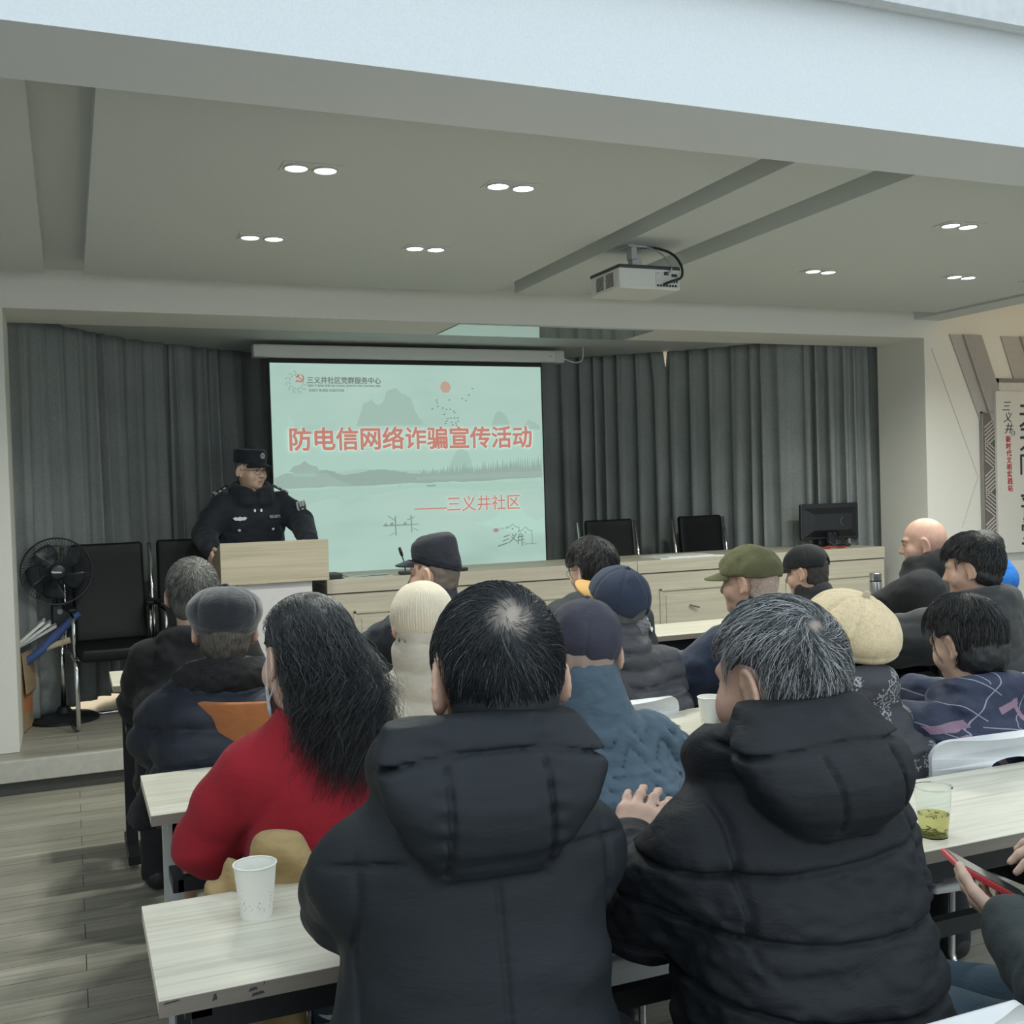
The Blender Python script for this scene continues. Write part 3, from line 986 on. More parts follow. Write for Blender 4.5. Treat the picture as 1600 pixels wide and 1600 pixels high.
m = MB(); m.box(1.55, 1.86, 6.50, 6.72, DZ, DZ + 0.006); m.add([(1.58, 6.52, DZ + 0.006), (1.84, 6.52, DZ + 0.012), (1.84, 6.70, DZ + 0.012), (1.58, 6.70, DZ + 0.006), (1.58, 6.52, DZ + 0.010), (1.84, 6.52, DZ + 0.016), (1.84, 6.70, DZ + 0.016), (1.58, 6.70, DZ + 0.010)], [(0, 3, 2, 1), (4, 5, 6, 7), (0, 1, 5, 4), (1, 2, 6, 5), (2, 3, 7, 6), (3, 0, 4, 7)])
tag(m.build('folder', plain('folder_grey', (0.42, 0.47, 0.43), 0.6)), 'thin grey folder on the left desk beside the lectern', 'folder')
m = MB(); m.box(1.44, 1.54, 6.50, 6.66, DZ, DZ + 0.035, bev=0.008); m.box(1.34, 1.44, 6.52, 6.70, DZ - 0.02, DZ + 0.0, bev=0.006)
tag(m.build('black_case', dark_pl), 'small black case on the left desk end beside the lectern', 'case')


def desk_mic(x, y, rz, label):
    t = empty('desk_microphone', (x, y, DZ), rz, label, 'microphone', 'desk microphones')
    MB().box(-0.045, 0.045, -0.06, 0.06, 0.0, 0.022, bev=0.006).build('base', dark_pl, t)
    m = MB(); m.tube([(0, 0.02, 0.02), (-0.01, 0.03, 0.08), (-0.035, 0.05, 0.13)], 0.004, 8); m.build('neck', dark_pl, t, True)
    m = MB(); m.tube([(-0.03, 0.046, 0.12), (-0.04, 0.054, 0.14), (-0.055, 0.066, 0.172)], [0.008, 0.011, 0.009], 10); m.build('capsule', dark_pl, t, True)


desk_mic(2.32, 6.60, 0.4, 'black gooseneck microphone just right of the black-capped man')
desk_mic(1.98, 6.56, 1.5, 'black gooseneck microphone just left of the black-capped man')

# ================================================================== OFFICE CHAIRS ON THE STAGE
leather = plain('black_leather', (0.006, 0.0075, 0.009), 0.5, var=0.2, scale=60, bmp=0.06, spec=0.22)
chrome = plain('chrome', (0.62, 0.63, 0.64), 0.16, 1.0, var=0.02)


def bent_pad(w, h, th, bow, n=12, m_=10):
    """a padded panel in XZ, bowed in Y, with rounded edges"""
    bm = bmesh.new()
    bmesh.ops.create_cube(bm, size=1.0)
    bmesh.ops.scale(bm, vec=(w, th, h), verts=bm.verts[:])
    bmesh.ops.bevel(bm, geom=[e for e in bm.edges], offset=min(th, 0.05) * 0.42, segments=3, affect='EDGES', profile=0.5)
    bmesh.ops.subdivide_edges(bm, edges=[e for e in bm.edges if e.calc_length() > min(w, h) * 0.5], cuts=9, use_grid_fill=True)
    for v in bm.verts:
        v.co.y += bow * (1 - (2 * v.co.x / w) ** 2) * 0.6 + bow * 0.8 * math.sin(PI * (v.co.z / h + 0.5))
    bm.verts.index_update()
    mb = MB(); mb.add([v.co.copy() for v in bm.verts], [[v.index for v in f.verts] for f in bm.faces])
    bm.free()
    return mb


def office_chair(x, y, rz, label):
    """front of the chair is local -Y"""
    t = empty('office_chair', (x, y, SZ), rz, label, 'chair', 'black leather meeting chairs on the stage')
    b = bent_pad(0.42, 0.60, 0.05, 0.02)
    o = b.build('backrest', leather, t, True, 0.6); o.location = (0, 0.22, 0.75); o.rotation_euler = (-0.16, 0, 0)
    s = bent_pad(0.46, 0.46, 0.075, -0.01)
    o = s.build('seat', leather, t, True, 0.6); o.location = (0, -0.02, 0.43); o.rotation_euler = (PI / 2, 0, 0)
    for sx in (-1, 1):
        X = sx * 0.255
        m = MB(); m.tube([(X, 0.29, 1.03), (X, 0.235, 0.72), (X, 0.20, 0.42), (X, -0.22, 0.40), (X, -0.25, 0.36), (X, -0.26, 0.04), (X, -0.22, 0.013), (X, 0.20, 0.013)], 0.0125, 10)
        m.tube([(X, 0.20, 0.40), (X + sx * 0.005, 0.22, 0.66)], 0.010, 8)
        m.build('side_frame', chrome, t, True)
        m = MB(); m.tube([(X, 0.20, 0.66), (X, 0.02, 0.665), (X, -0.16, 0.64), (X, -0.20, 0.60), (X, -0.19, 0.42)], 0.011, 8); m.build('arm_tube', chrome, t, True)
        MB().box(X - 0.025, X + 0.025, -0.16, 0.16, 0.668, 0.695, bev=0.01).build('armrest', leather, t)
    for (yy_, zz_) in ((0.20, 0.013), (-0.1, 0.395)):
        m = MB(); m.tube([(-0.255, yy_, zz_), (0.255, yy_, zz_)], 0.012, 10); m.build('cross_bar', chrome, t, True)
    return t


office_chair(0.235, 6.82, math.radians(6), 'black leather armchair with chrome frame, in full view beside the fan')
office_chair(0.70, 6.98, math.radians(-4), 'black leather armchair between the first black chair and the lectern, mostly hidden')
office_chair(3.86, 7.12, math.radians(4), 'black meeting chair behind the right desk, nearer to the projection screen')
office_chair(4.70, 7.14, math.radians(6), 'black meeting chair behind the right desk, between the papers and the monitor')

# ================================================================== FAN
fan = empty('pedestal_fan', (-0.07, 6.99, SZ), 0, 'black pedestal fan with round wire guard, beside the left pier', 'fan')
fb = plain('fan_black', (0.012, 0.014, 0.018), 0.35)
m = MB(); m.lathe([(0.0, 0.0), (0.20, 0.0), (0.20, 0.015), (0.17, 0.03), (0.05, 0.045), (0.03, 0.08), (0.0, 0.08)], n=36); m.build('base', fb, fan, True, 0.6)
m = MB(); m.tube([(0, 0, 0.07), (0, 0, 0.55)], 0.017, 14); m.tube([(0, 0, 0.50), (0, 0, 0.74)], 0.012, 14); m.build('pole', chrome, fan, True)
m = MB(); m.box(-0.05, 0.05, -0.035, 0.035, 0.55, 0.70, bev=0.012); m.build('control_box', fb, fan)
m = MB(); m.lathe([(0, 0), (0.016, 0), (0.016, 0.012), (0, 0.012)], n=16, M=T(0.0, -0.036, 0.655) @ RX(PI / 2)); m.build('knob', plain('knob_grey', (0.42, 0.43, 0.42), 0.4), fan)
FM = T(-0.01, -0.10, 0.90) @ RZ(math.radians(6)) @ RX(PI / 2)
m = MB(); m.lathe([(0, -0.16), (0.04, -0.16), (0.062, -0.10), (0.062, -0.02), (0, -0.02)], n=24, M=FM); m.build('motor', fb, fan, True, 0.6)
m = MB(); m.tube([FM @ Vector((0, -0.03, -0.08)), (0, 0.0, 0.70)], 0.02, 10); m.build('tilt_neck', fb, fan)
blade_m = plain('fan_blade', (0.035, 0.042, 0.05), 0.25)
for k in range(5):
    a0 = 2 * PI * k / 5 + 0.5
    nr, na = 9, 9
    vs, fs = [], []
    for i in range(nr):
        rr = 0.045 + 0.12 * i / (nr - 1)
        for j in range(na):
            sp = 0.30 + 0.62 * math.sin(PI * (0.12 + 0.70 * i / (nr - 1)))
            ang = a0 + (j / (na - 1) - 0.5) * sp + 0.35 * i / (nr - 1)
            zz = (j / (na - 1) - 0.5) * 0.05
            vs.append(FM @ Vector((rr * math.cos(ang), rr * math.sin(ang), zz)))
    for i in range(nr - 1):
        for j in range(na - 1):
            fs.append((i * na + j, i * na + j + 1, (i + 1) * na + j + 1, (i + 1) * na + j))
    mb = MB(); mb.add(vs, fs)
    o = mb.build('blade', blade_m, fan, True); md = o.modifiers.new('th', 'SOLIDIFY'); md.thickness = 0.003
m = MB()
R0 = 0.195
for (rr, zz) in ((R0, 0.0), (R0, 0.012), (R0, -0.012)):
    m.tube([FM @ Vector((rr * math.cos(2 * PI * q / 48), rr * math.sin(2 * PI * q / 48), zz)) for q in range(49)], 0.0042, 6, cap=False)
for sgn in (1, -1):
    for q in range(66):
        a = 2 * PI * q / 66
        pts = []
        for s_ in range(5):
            t_ = s_ / 4
            rr = 0.05 + (R0 - 0.05) * t_
            pts.append(FM @ Vector((rr * math.cos(a + 0.25 * t_), rr * math.sin(a + 0.25 * t_), sgn * 0.075 * math.cos(t_ * PI / 2) ** 0.7)))
        m.tube(pts, 0.0011, 3, cap=False)
    for rr, zz in ((0.10, 0.066), (0.15, 0.046)):
        m.tube([FM @ Vector((rr * math.cos(2 * PI * q / 36), rr * math.sin(2 * PI * q / 36), sgn * zz)) for q in range(37)], 0.0013, 4, cap=False)
m.build('wire_guard', fb, fan)
m = MB(); m.lathe([(0.0, 0.086), (0.03, 0.085), (0.05, 0.078), (0.052, 0.07), (0, 0.07)], n=24, M=FM); m.build('hub_badge', fb, fan, True)
m = MB()
m.prism([(-0.030, 0.0), (-0.022, 0.009), (-0.018, 0.003), (0.026, 0.001), (0.026, -0.008), (-0.020, -0.006)], -0.002, 0.0, T(-0.008, -0.188, 0.900) @ RZ(0.1))
m.build('badge_mark', plain('badge_white', (0.6, 0.62, 0.64)), fan)

# ================================================================== CARDBOARD BOX AND WHAT IT HOLDS
card = plain('cardboard', (0.36, 0.26, 0.15), 0.85, var=0.08, scale=18)
card_in = plain('cardboard_inside', (0.20, 0.14, 0.085), 0.9)
BXM = RZ(math.radians(-11))
bx = empty('cardboard_box', (-0.40, 6.92, SZ), math.radians(-11), 'open brown cardboard box with flaps beside the left pier, holding papers', 'box')
bw, bd, bh = 0.16, 0.22, 0.45
m = MB()
m.box(-bw, -bw + 0.005, -bd, bd, 0, bh); m.box(bw - 0.005, bw, -bd, bd, 0, bh); m.box(-bw, bw, -bd, -bd + 0.005, 0, bh); m.box(-bw, bw, bd - 0.005, bd, 0, bh); m.box(-bw, bw, -bd, bd, 0, 0.006)
m.build('walls', card, bx)
m = MB(); m.box(0.0, 0.004, -bd + 0.02, bd - 0.02, -0.23, 0.0, M=T(bw + 0.004, 0, bh) @ RY(-0.07)); m.build('flap', card, bx)
m = MB(); m.box(-bw, bw, 0.0, 0.004, 0.0, 0.20, M=T(0, bd, bh) @ RX(0.0)); m.build('flap', card_in, bx)
m = MB(); m.box(-0.004, 0.0, -bd, bd, 0.0, 0.17, M=T(-bw, 0, bh) @ RY(-0.25)); m.build('flap', card_in, bx)
m = MB(); m.box(bw, bw + 0.0012, -bd + 0.04, bd - 0.05, 0.10, 0.22); m.build('printed_band', plain('orange_print', (0.48, 0.20, 0.08), 0.8), bx)
m = MB(); m.tube([(-0.13, 0.0, -0.20), (0.10, -0.02, -0.03), (0.30, -0.04, 0.17)], [0.024, 0.024, 0.024], 14)
o = m.build('rolled_poster', plain('blue_roll', (0.05, 0.09, 0.26), 0.5), None, True, 0.6); o.location = (-0.27, 6.80, 0.67); o.rotation_euler = (0, 0, 0)
tag(o, 'blue rolled poster sticking out of the cardboard box', 'poster')
m = MB()
for k in range(3):
    m.box(-0.008, 0.008, -0.13, 0.13, -0.18, 0.20, M=T(0.02 * k, 0.03 * k, 0.0) @ RY(math.radians(50 + 6 * k)))
o = m.build('papers', paper_m); o.location = (-0.31, 6.88, 0.67); tag(o, 'white papers leaning out of the open cardboard box', 'papers')
m = MB(); m.tube([(0, 0, 0), (0.14, -0.02, 0.06), (0.27, -0.04, 0.10)], 0.018, 10)
o = m.build('rolled_sheet', plain('cream_roll', (0.42, 0.36, 0.24), 0.7), None, True); o.location = (-0.29, 6.80, 0.585); tag(o, 'cream rolled sheet under the blue roll in the cardboard box', 'paper roll')

# ================================================================== TRAINING TABLES
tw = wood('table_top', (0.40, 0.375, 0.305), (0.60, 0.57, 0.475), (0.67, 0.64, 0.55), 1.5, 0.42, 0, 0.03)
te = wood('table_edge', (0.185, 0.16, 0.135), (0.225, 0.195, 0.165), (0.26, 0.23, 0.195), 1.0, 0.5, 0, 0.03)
steel = plain('black_steel', (0.014, 0.015, 0.018), 0.45, 0.3)
greyleg = plain('grey_leg', (0.42, 0.43, 0.42), 0.5)
TABZ = 0.75


def table(x0, y0, L, label, rz=0.0, D=0.40, grey=False):
    """x0,y0: left end of the edge nearest to the camera"""
    t = empty('training_table', (x0, y0, 0), rz, label, 'table', 'rows of training tables')
    MB().box(0, L, 0, D, TABZ - 0.024, TABZ, bev=0.0008).build('tabletop', tw, t)
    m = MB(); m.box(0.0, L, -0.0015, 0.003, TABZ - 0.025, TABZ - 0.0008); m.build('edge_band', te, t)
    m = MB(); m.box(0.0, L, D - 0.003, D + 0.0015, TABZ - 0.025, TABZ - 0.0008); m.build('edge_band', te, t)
    MB().box(0.05, L - 0.05, 0.05, 0.07, TABZ - 0.085, TABZ - 0.026).build('apron', steel, t)
    MB().box(0.05, L - 0.05, D - 0.07, D - 0.05, TABZ - 0.085, TABZ - 0.026).build('apron', steel, t)
    for xx in (0.06, L - 0.06):
        m = MB(); m.box(xx - 0.0225, xx + 0.0225, D / 2 - 0.0225, D / 2 + 0.0225, 0.05, TABZ - 0.03); m.box(xx - 0.025, xx + 0.025, 0.02, D - 0.02, 0.02, 0.06, bev=0.004); m.box(xx - 0.02, xx + 0.02, 0.05, D - 0.05, TABZ - 0.06, TABZ - 0.026)
        m.build('leg', greyleg if grey and xx < 0.1 else steel, t)
    m = MB()
    m.box(0.06, L - 0.06, 0.06, 0.085, 0.54, 0.575); m.box(0.06, L - 0.06, D - 0.085, D - 0.06, 0.54, 0.575)
    for xx in (0.06, L - 0.06, L / 2):
        m.box(xx - 0.0125, xx + 0.0125, 0.06, D - 0.06, 0.54, 0.57)
    m.build('shelf_frame', steel, t)
    return t


tA1 = table(0.095, 1.64, 1.20, 'near table at the left with a chipped edge, carrying the printed paper cup')
tA2 = table(1.300, 1.625, 1.40, 'near table at the right, carrying the plastic cup of green tea')
tB1 = table(0.150, 2.615, 1.20, 'second row table with its left end showing beside the woman in red', grey=True)
tB2 = table(1.355, 2.610, 1.20, 'second row table carrying the phone and the paper cup')
tB3 = table(2.560, 2.605, 1.20, 'second row table in front of the woman in the patterned jacket')
tC1 = table(0.46, 3.520, 1.20, 'third row table in front of the woman in the cream knitted hat')
tC2 = table(1.665, 3.515, 1.20, 'third row table in front of the man in the olive cap')
tC3 = table(2.90, 3.45, 1.30, 'third row table at the right, under the purple cuff')
tD1 = table(0.135, 4.53, 1.20, 'front row table by the stage step with its left end showing under the black chair')
tD2 = table(1.340, 4.525, 1.20, 'front row table below the left conference desk')
tD3 = table(2.545, 4.52, 1.20, 'front row table below the right conference desk')
tD4 = table(3.750, 4.515, 1.20, 'front row table carrying the steel flask')
# chips and dark scuffs along the near edge of the first table
for (a, b, c_, d_) in [(0.006, 0.03, 0.744, 0.7475), (0.075, 0.083, 0.735, 0.746), (0.128, 0.142, 0.738, 0.744), (0.132, 0.152, 0.730, 0.736), (0.150, 0.153, 0.744, 0.75)]:
    m = MB(); m.prism([(a, c_), (b, c_ + 0.002), (b - 0.002, d_), (a + 0.003, d_ - 0.001)], -0.0022, 0.0)
    m.build('edge_chip', plain('chip_dark', (0.05, 0.045, 0.055), 0.8), tA1)

# ================================================================== CHAIRS OF THE AUDIENCE
shell_w = plain('white_shell', (0.70, 0.71, 0.72), 0.4, var=0.02)


def back_panel(w, h, hole=True, th=0.006, bow=0.05, rad=0.05):
    cu = bpy.data.curves.new('backrest', 'CURVE')
    cu.dimensions = '2D'
    cu.fill_mode = 'BOTH'
    cu.extrude = th

    def poly(pts):
        sp = cu.splines.new('POLY')
        sp.points.add(len(pts) - 1)
        for p, q in zip(sp.points, pts):
            p.co = (q[0], q[1], 0, 1)
        sp.use_cyclic_u = True
    out = []
    for (cx, cz, a0) in ((w / 2 - rad, h - rad, 0), (-w / 2 + rad, h - rad, 90), (-w / 2 + rad + 0.02, rad, 180), (w / 2 - rad - 0.02, rad, 270)):
        for k in range(9):
            a = math.radians(a0 + k * 90 / 8)
            out.append((cx + rad * math.cos(a), cz + rad * math.sin(a)))
    dense = []
    for i in range(len(out)):
        a, b = out[i], out[(i + 1) % len(out)]
        n = max(1, int(math.dist(a, b) / 0.03))
        for k in range(n):
            dense.append((a[0] + (b[0] - a[0]) * k / n, a[1] + (b[1] - a[1]) * k / n))
    poly(dense)
    if hole:
        poly([(0.062 * math.cos(2 * PI * k / 32), h - 0.07 + 0.021 * math.sin(2 * PI * k / 32)) for k in range(32)])
    o = bpy.data.objects.new('tmp', cu)
    COL.objects.link(o)
    bpy.context.view_layer.update()
    me = bpy.data.meshes.new_from_object(o.evaluated_get(bpy.context.evaluated_depsgraph_get()))
    bpy.data.objects.remove(o)
    for v in me.vertices:
        x, z, y = v.co.x, v.co.y, v.co.z
        v.co = (x, y - bow * (2 * x / w) ** 2, z)
    return me


def audience_chair(x, y, rz, label, top=0.80, col=None):
    """faces local +Y; backrest behind at local -Y"""
    t = empty('stacking_chair', (x, y, 0), rz, label, 'chair', 'white shell chairs of the audience')
    me = back_panel(0.42, 0.34)
    me.name = 'backrest'
    for v in me.vertices:
        v.co.y = -v.co.y
    me.transform(T(0, -0.21, top - 0.34) @ RX(0.12))
    me.materials.clear(); me.materials.append(col or shell_w)
    o = bpy.data.objects.new('backrest', me); COL.objects.link(o); o.parent = t
    s = bent_pad(0.43, 0.42, 0.022, -0.006).build('seat', col or shell_w, t, True, 0.6); s.location = (0, 0.0, 0.445); s.rotation_euler = (PI / 2, 0, 0)
    for sx in (-1, 1):
        X = sx * 0.20
        m = MB(); m.tube([(X, -0.20, 0.60), (X, -0.19, 0.45), (X, -0.17, 0.425), (X, 0.17, 0.425), (X, 0.20, 0.40), (X, 0.21, 0.05), (X, 0.19, 0.011), (X, -0.22, 0.011)], 0.011, 10)
        m.build('leg', chrome, t, True)
    for (yy_, zz_) in ((-0.22, 0.011), (0.1, 0.42)):
        m = MB(); m.tube([(-0.2, yy_, zz_), (0.2, yy_, zz_)], 0.010, 8); m.build('cross_bar', chrome, t, True)
    return t


def orange_chair(x, y, rz):
    t = empty('tub_chair', (x, y, 0), rz, 'orange felt tub chair with a curved back, behind the man in the grey cap', 'chair')
    om = fabric('orange_felt', (0.34, 0.125, 0.045), 0.9, 700, 0.1)
    n, k_ = 40, 12
    vs, fs = [], []
    for j in range(k_):
        tz = j / (k_ - 1)
        for i in range(n):
            a = math.radians(180 + 10 + 160 * i / (n - 1))
            ease = min(1.0, 2.4 * math.sin(math.radians(160 * i / (n - 1)))) ** 0.6
            rad = 0.20 + 0.06 * tz
            vs.append((rad * math.cos(a) * 1.05, rad * math.sin(a), 0.44 + (0.04 + 0.43 * ease) * tz))
    for j in range(k_ - 1):
        for i in range(n - 1):
            fs.append((j * n + i, j * n + i + 1, (j + 1) * n + i + 1, (j + 1) * n + i))
    mb = MB(); mb.add(vs, fs); o = mb.build('shell', om, t, True); md = o.modifiers.new('th', 'SOLIDIFY'); md.thickness = 0.022; md.offset = 0; bv = o.modifiers.new('bv', 'BEVEL'); bv.width = 0.008; bv.segments = 2
    m = MB(); m.lathe([(0, 0.40), (0.18, 0.40), (0.215, 0.43), (0.21, 0.455), (0, 0.465)], n=32); m.build('seat', om, t, True, 0.7)
    for a in (45, 135, 225, 315):
        m = MB(); m.tube([(0.13 * math.cos(math.radians(a)), 0.13 * math.sin(math.radians(a)), 0.41), (0.22 * math.cos(math.radians(a)), 0.22 * math.sin(math.radians(a)), 0.0)], [0.014, 0.009], 8); m.build('leg', steel, t, True)
    return t


# ================================================================== SMALL THINGS ON THE TABLES
cupw = plain('paper_cup', (0.82, 0.81, 0.75), 0.6, var=0.01)
cupink = plain('cup_print', (0.16, 0.15, 0.10), 0.7)


def paper_cup(x, y, rz, label, seed):
    t = empty('paper_cup', (x, y, TABZ), rz, label, 'cup', 'printed paper cups')
    m = MB(); m.lathe([(0, 0.004), (0.0265, 0.004), (0.0265, 0.0), (0.0275, 0.0), (0.0365, 0.088), (0.0372, 0.0905), (0.0360, 0.0905), (0.0352, 0.087), (0.0268, 0.008), (0, 0.008)], n=40)
    m.build('cup_wall', cupw, t, True, 0.7)
    m = MB(); m.tube([(0.0368 * math.cos(2 * PI * k / 40), 0.0368 * math.sin(2 * PI * k / 40), 0.0905) for k in range(41)], 0.0017, 6, cap=False); m.build('rim', cupw, t, True)
    r_ = random.Random(seed)
    m = MB()

    def leaf(a, z, s, tilt):
        rr = 0.0275 + 0.009 * z / 0.088 + 0.0004
        c = Vector((rr * math.cos(a), rr * math.sin(a), z)); tx = Vector((-math.sin(a), math.cos(a), 0)); tz = Vector((0, 0, 1))
        d = tx * math.cos(tilt) + tz * math.sin(tilt); e = tx * -math.sin(tilt) + tz * math.cos(tilt)
        m.add([c - d * s, c - e * s * 0.35, c + d * s, c + e * s * 0.35], [(0, 1, 2, 3)])
    for k in range(16):
        a = 2 * PI * k / 16 + r_.uniform(-.12, .12)
        hgt = r_.uniform(0.008, 0.034)
        z = 0.014 + r_.uniform(0, 0.004)
        while z < 0.014 + hgt:
            leaf(a + 0.07 * math.sin(z * 500 + k), z, r_.uniform(0.0011, 0.0020), r_.choice((0.5, 2.6, 1.4)))
            z += r_.uniform(0.0032, 0.0062)
    for k in range(5):
        leaf(r_.uniform(0, 6.28), r_.uniform(0.05, 0.065), 0.001, 1.0)
    m.build('leaf_print', cupink, t)
    return t


paper_cup(0.278, 1.905, 0.4, 'white paper cup with leaf print on the near table at the left', 1)
paper_cup(1.757, 2.752, 2.0, 'white paper cup with leaf print beside the phone and the grey-haired man', 2)

gm_, gnt_, gb_ = nodemat('clear_plastic')
gb_.inputs['Base Color'].default_value = (0.93, 0.96, 0.95, 1)
gb_.inputs['Roughness'].default_value = 0.04
gb_.inputs['IOR'].default_value = 1.12
gb_.inputs['Transmission Weight'].default_value = 1.0
tea, tnt, tb = nodemat('green_tea')
tb.inputs['Base Color'].default_value = (0.86, 0.80, 0.36, 1)
tb.inputs['Roughness'].default_value = 0.05
tb.inputs['IOR'].default_value = 1.15
tb.inputs['Transmission Weight'].default_value = 0.85
tleaf = plain('tea_leaves', (0.16, 0.15, 0.03), 0.8)


def tea_cup(x, y, label, s=1.0, level=0.045, leaves=True):
    t = empty('plastic_cup', (x, y, TABZ), 0, label, 'cup', 'clear plastic cups of tea')
    m = MB(); m.lathe([(0, 0.0), (0.0255 * s, 0.0), (0.034 * s, 0.092 * s), (0.0355 * s, 0.093 * s), (0.0355 * s, 0.095 * s), (0.0335 * s, 0.095 * s), (0.0252 * s, 0.0015), (0, 0.0015)], n=40)
    m.build('cup_wall', gm_, t, True, 0.7)
    rt = 0.0248 * s + 0.0085 * level / 0.092
    m = MB(); m.lathe([(0, 0.002), (0.0246 * s, 0.002), (rt, level), (0, level)], n=40); m.build('tea', tea, t, True, 0.7)
    if leaves:
        r_ = random.Random(9)
        m = MB()
        for k in range(70):
            a, rr = r_.uniform(0, 6.28), 0.023 * s * math.sqrt(r_.random())
            z = 0.004 + 0.009 * r_.random() if k < 55 else level - 0.002
            p = Vector((rr * math.cos(a), rr * math.sin(a), z)); d = Vector((r_.uniform(-1, 1), r_.uniform(-1, 1), r_.uniform(-.4, .4))).normalized() * 0.005
            m.tube([p - d, p, p + d], [0.0006, 0.0016, 0.0004], 5)
        o = m.build('tea_leaves', tleaf, t, True)
        tag(o, kind='stuff')
    return t


tea_cup(1.602, 1.690, 'clear plastic cup of green tea on the near table at the right', 1.08, 0.046)
tea_cup(1.243, 4.78, 'clear plastic cup of tea on the front row table, left of the knitted hat', 1.05, 0.05, False)
tea_cup(3.155, 3.62, 'clear plastic cup beside the purple cuff', 1.05, 0.035, False)

fl = empty('steel_flask', (4.05, 4.66, TABZ), 0, 'tall brushed steel flask standing on the front row table by the pier', 'flask')
brushed = plain('brushed_steel', (0.42, 0.43, 0.42), 0.28, 0.9, var=0.05, scale=80)
m = MB(); m.lathe([(0, 0), (0.0315, 0), (0.033, 0.004), (0.033, 0.165), (0.030, 0.172), (0, 0.172)], n=32); m.build('body', brushed, fl, True, 0.5)
m = MB(); m.lathe([(0, 0.172), (0.031, 0.173), (0.032, 0.178), (0.032, 0.212), (0.029, 0.216), (0, 0.216)], n=32); m.build('lid', brushed, fl, True, 0.5)
m = MB(); m.lathe([(0.0318, 0.169), (0.0322, 0.1725), (0.0318, 0.176)], n=32); m.build('seal_ring', dark_pl, fl, True)

scrn = plain('phone_glass', (0.008, 0.009, 0.011), 0.08, var=0.0)
ph = empty('phone', (1.585, 2.775, TABZ), math.radians(-62), 'phone with a pale gold edge lying face up on the second row table', 'phone')
MB().box(-0.037, 0.037, -0.078, 0.078, 0.0, 0.0085, bev=0.0032).build('body', plain('phone_gold', (0.62, 0.52, 0.38), 0.3, 0.5), ph)
MB().box(-0.0345, 0.0345, -0.0755, 0.0755, 0.0080, 0.0090, bev=0.0004).build('screen', scrn, ph)
MB().box(-0.006, 0.006, -0.0785, -0.0775, 0.003, 0.006).build('charging_port', dark_pl, ph)

# ================================================================== SOFT SHAPES (distance fields meshed by surface nets)
def axis(lo, hi, h, fine=()):
    out = [lo]
    while out[-1] < hi:
        x = out[-1]
        st = h
        for (a, b, hf) in fine:
            if a - 0.5 * h <= x <= b:
                st = min(st, hf)
        out.append(x + st)
    return np.array(out, np.float32)


_tab = np.random.default_rng(3).random((64, 64, 64)).astype(np.float32) * 2 - 1


def vnoise(x, y, z, s=1.0):
    """smooth value noise, about -1..1"""
    x, y, z = x * s + 17.3, y * s + 5.1, z * s + 9.7
    xi, yi, zi = np.floor(x).astype(int), np.floor(y).astype(int), np.floor(z).astype(int)
    fx, fy, fz = x - xi, y - yi, z - zi
    fx, fy, fz = [f * f * (3 - 2 * f) for f in (fx, fy, fz)]
    r_ = 0
    for a in (0, 1):
        for b in (0, 1):
            for c in (0, 1):
                w_ = (fx if a else 1 - fx) * (fy if b else 1 - fy) * (fz if c else 1 - fz)
                r_ = r_ + w_ * _tab[(xi + a) & 63, (yi + b) & 63, (zi + c) & 63]
    return r_


def groove(d, w):
    return np.exp(-(d / w) ** 2)


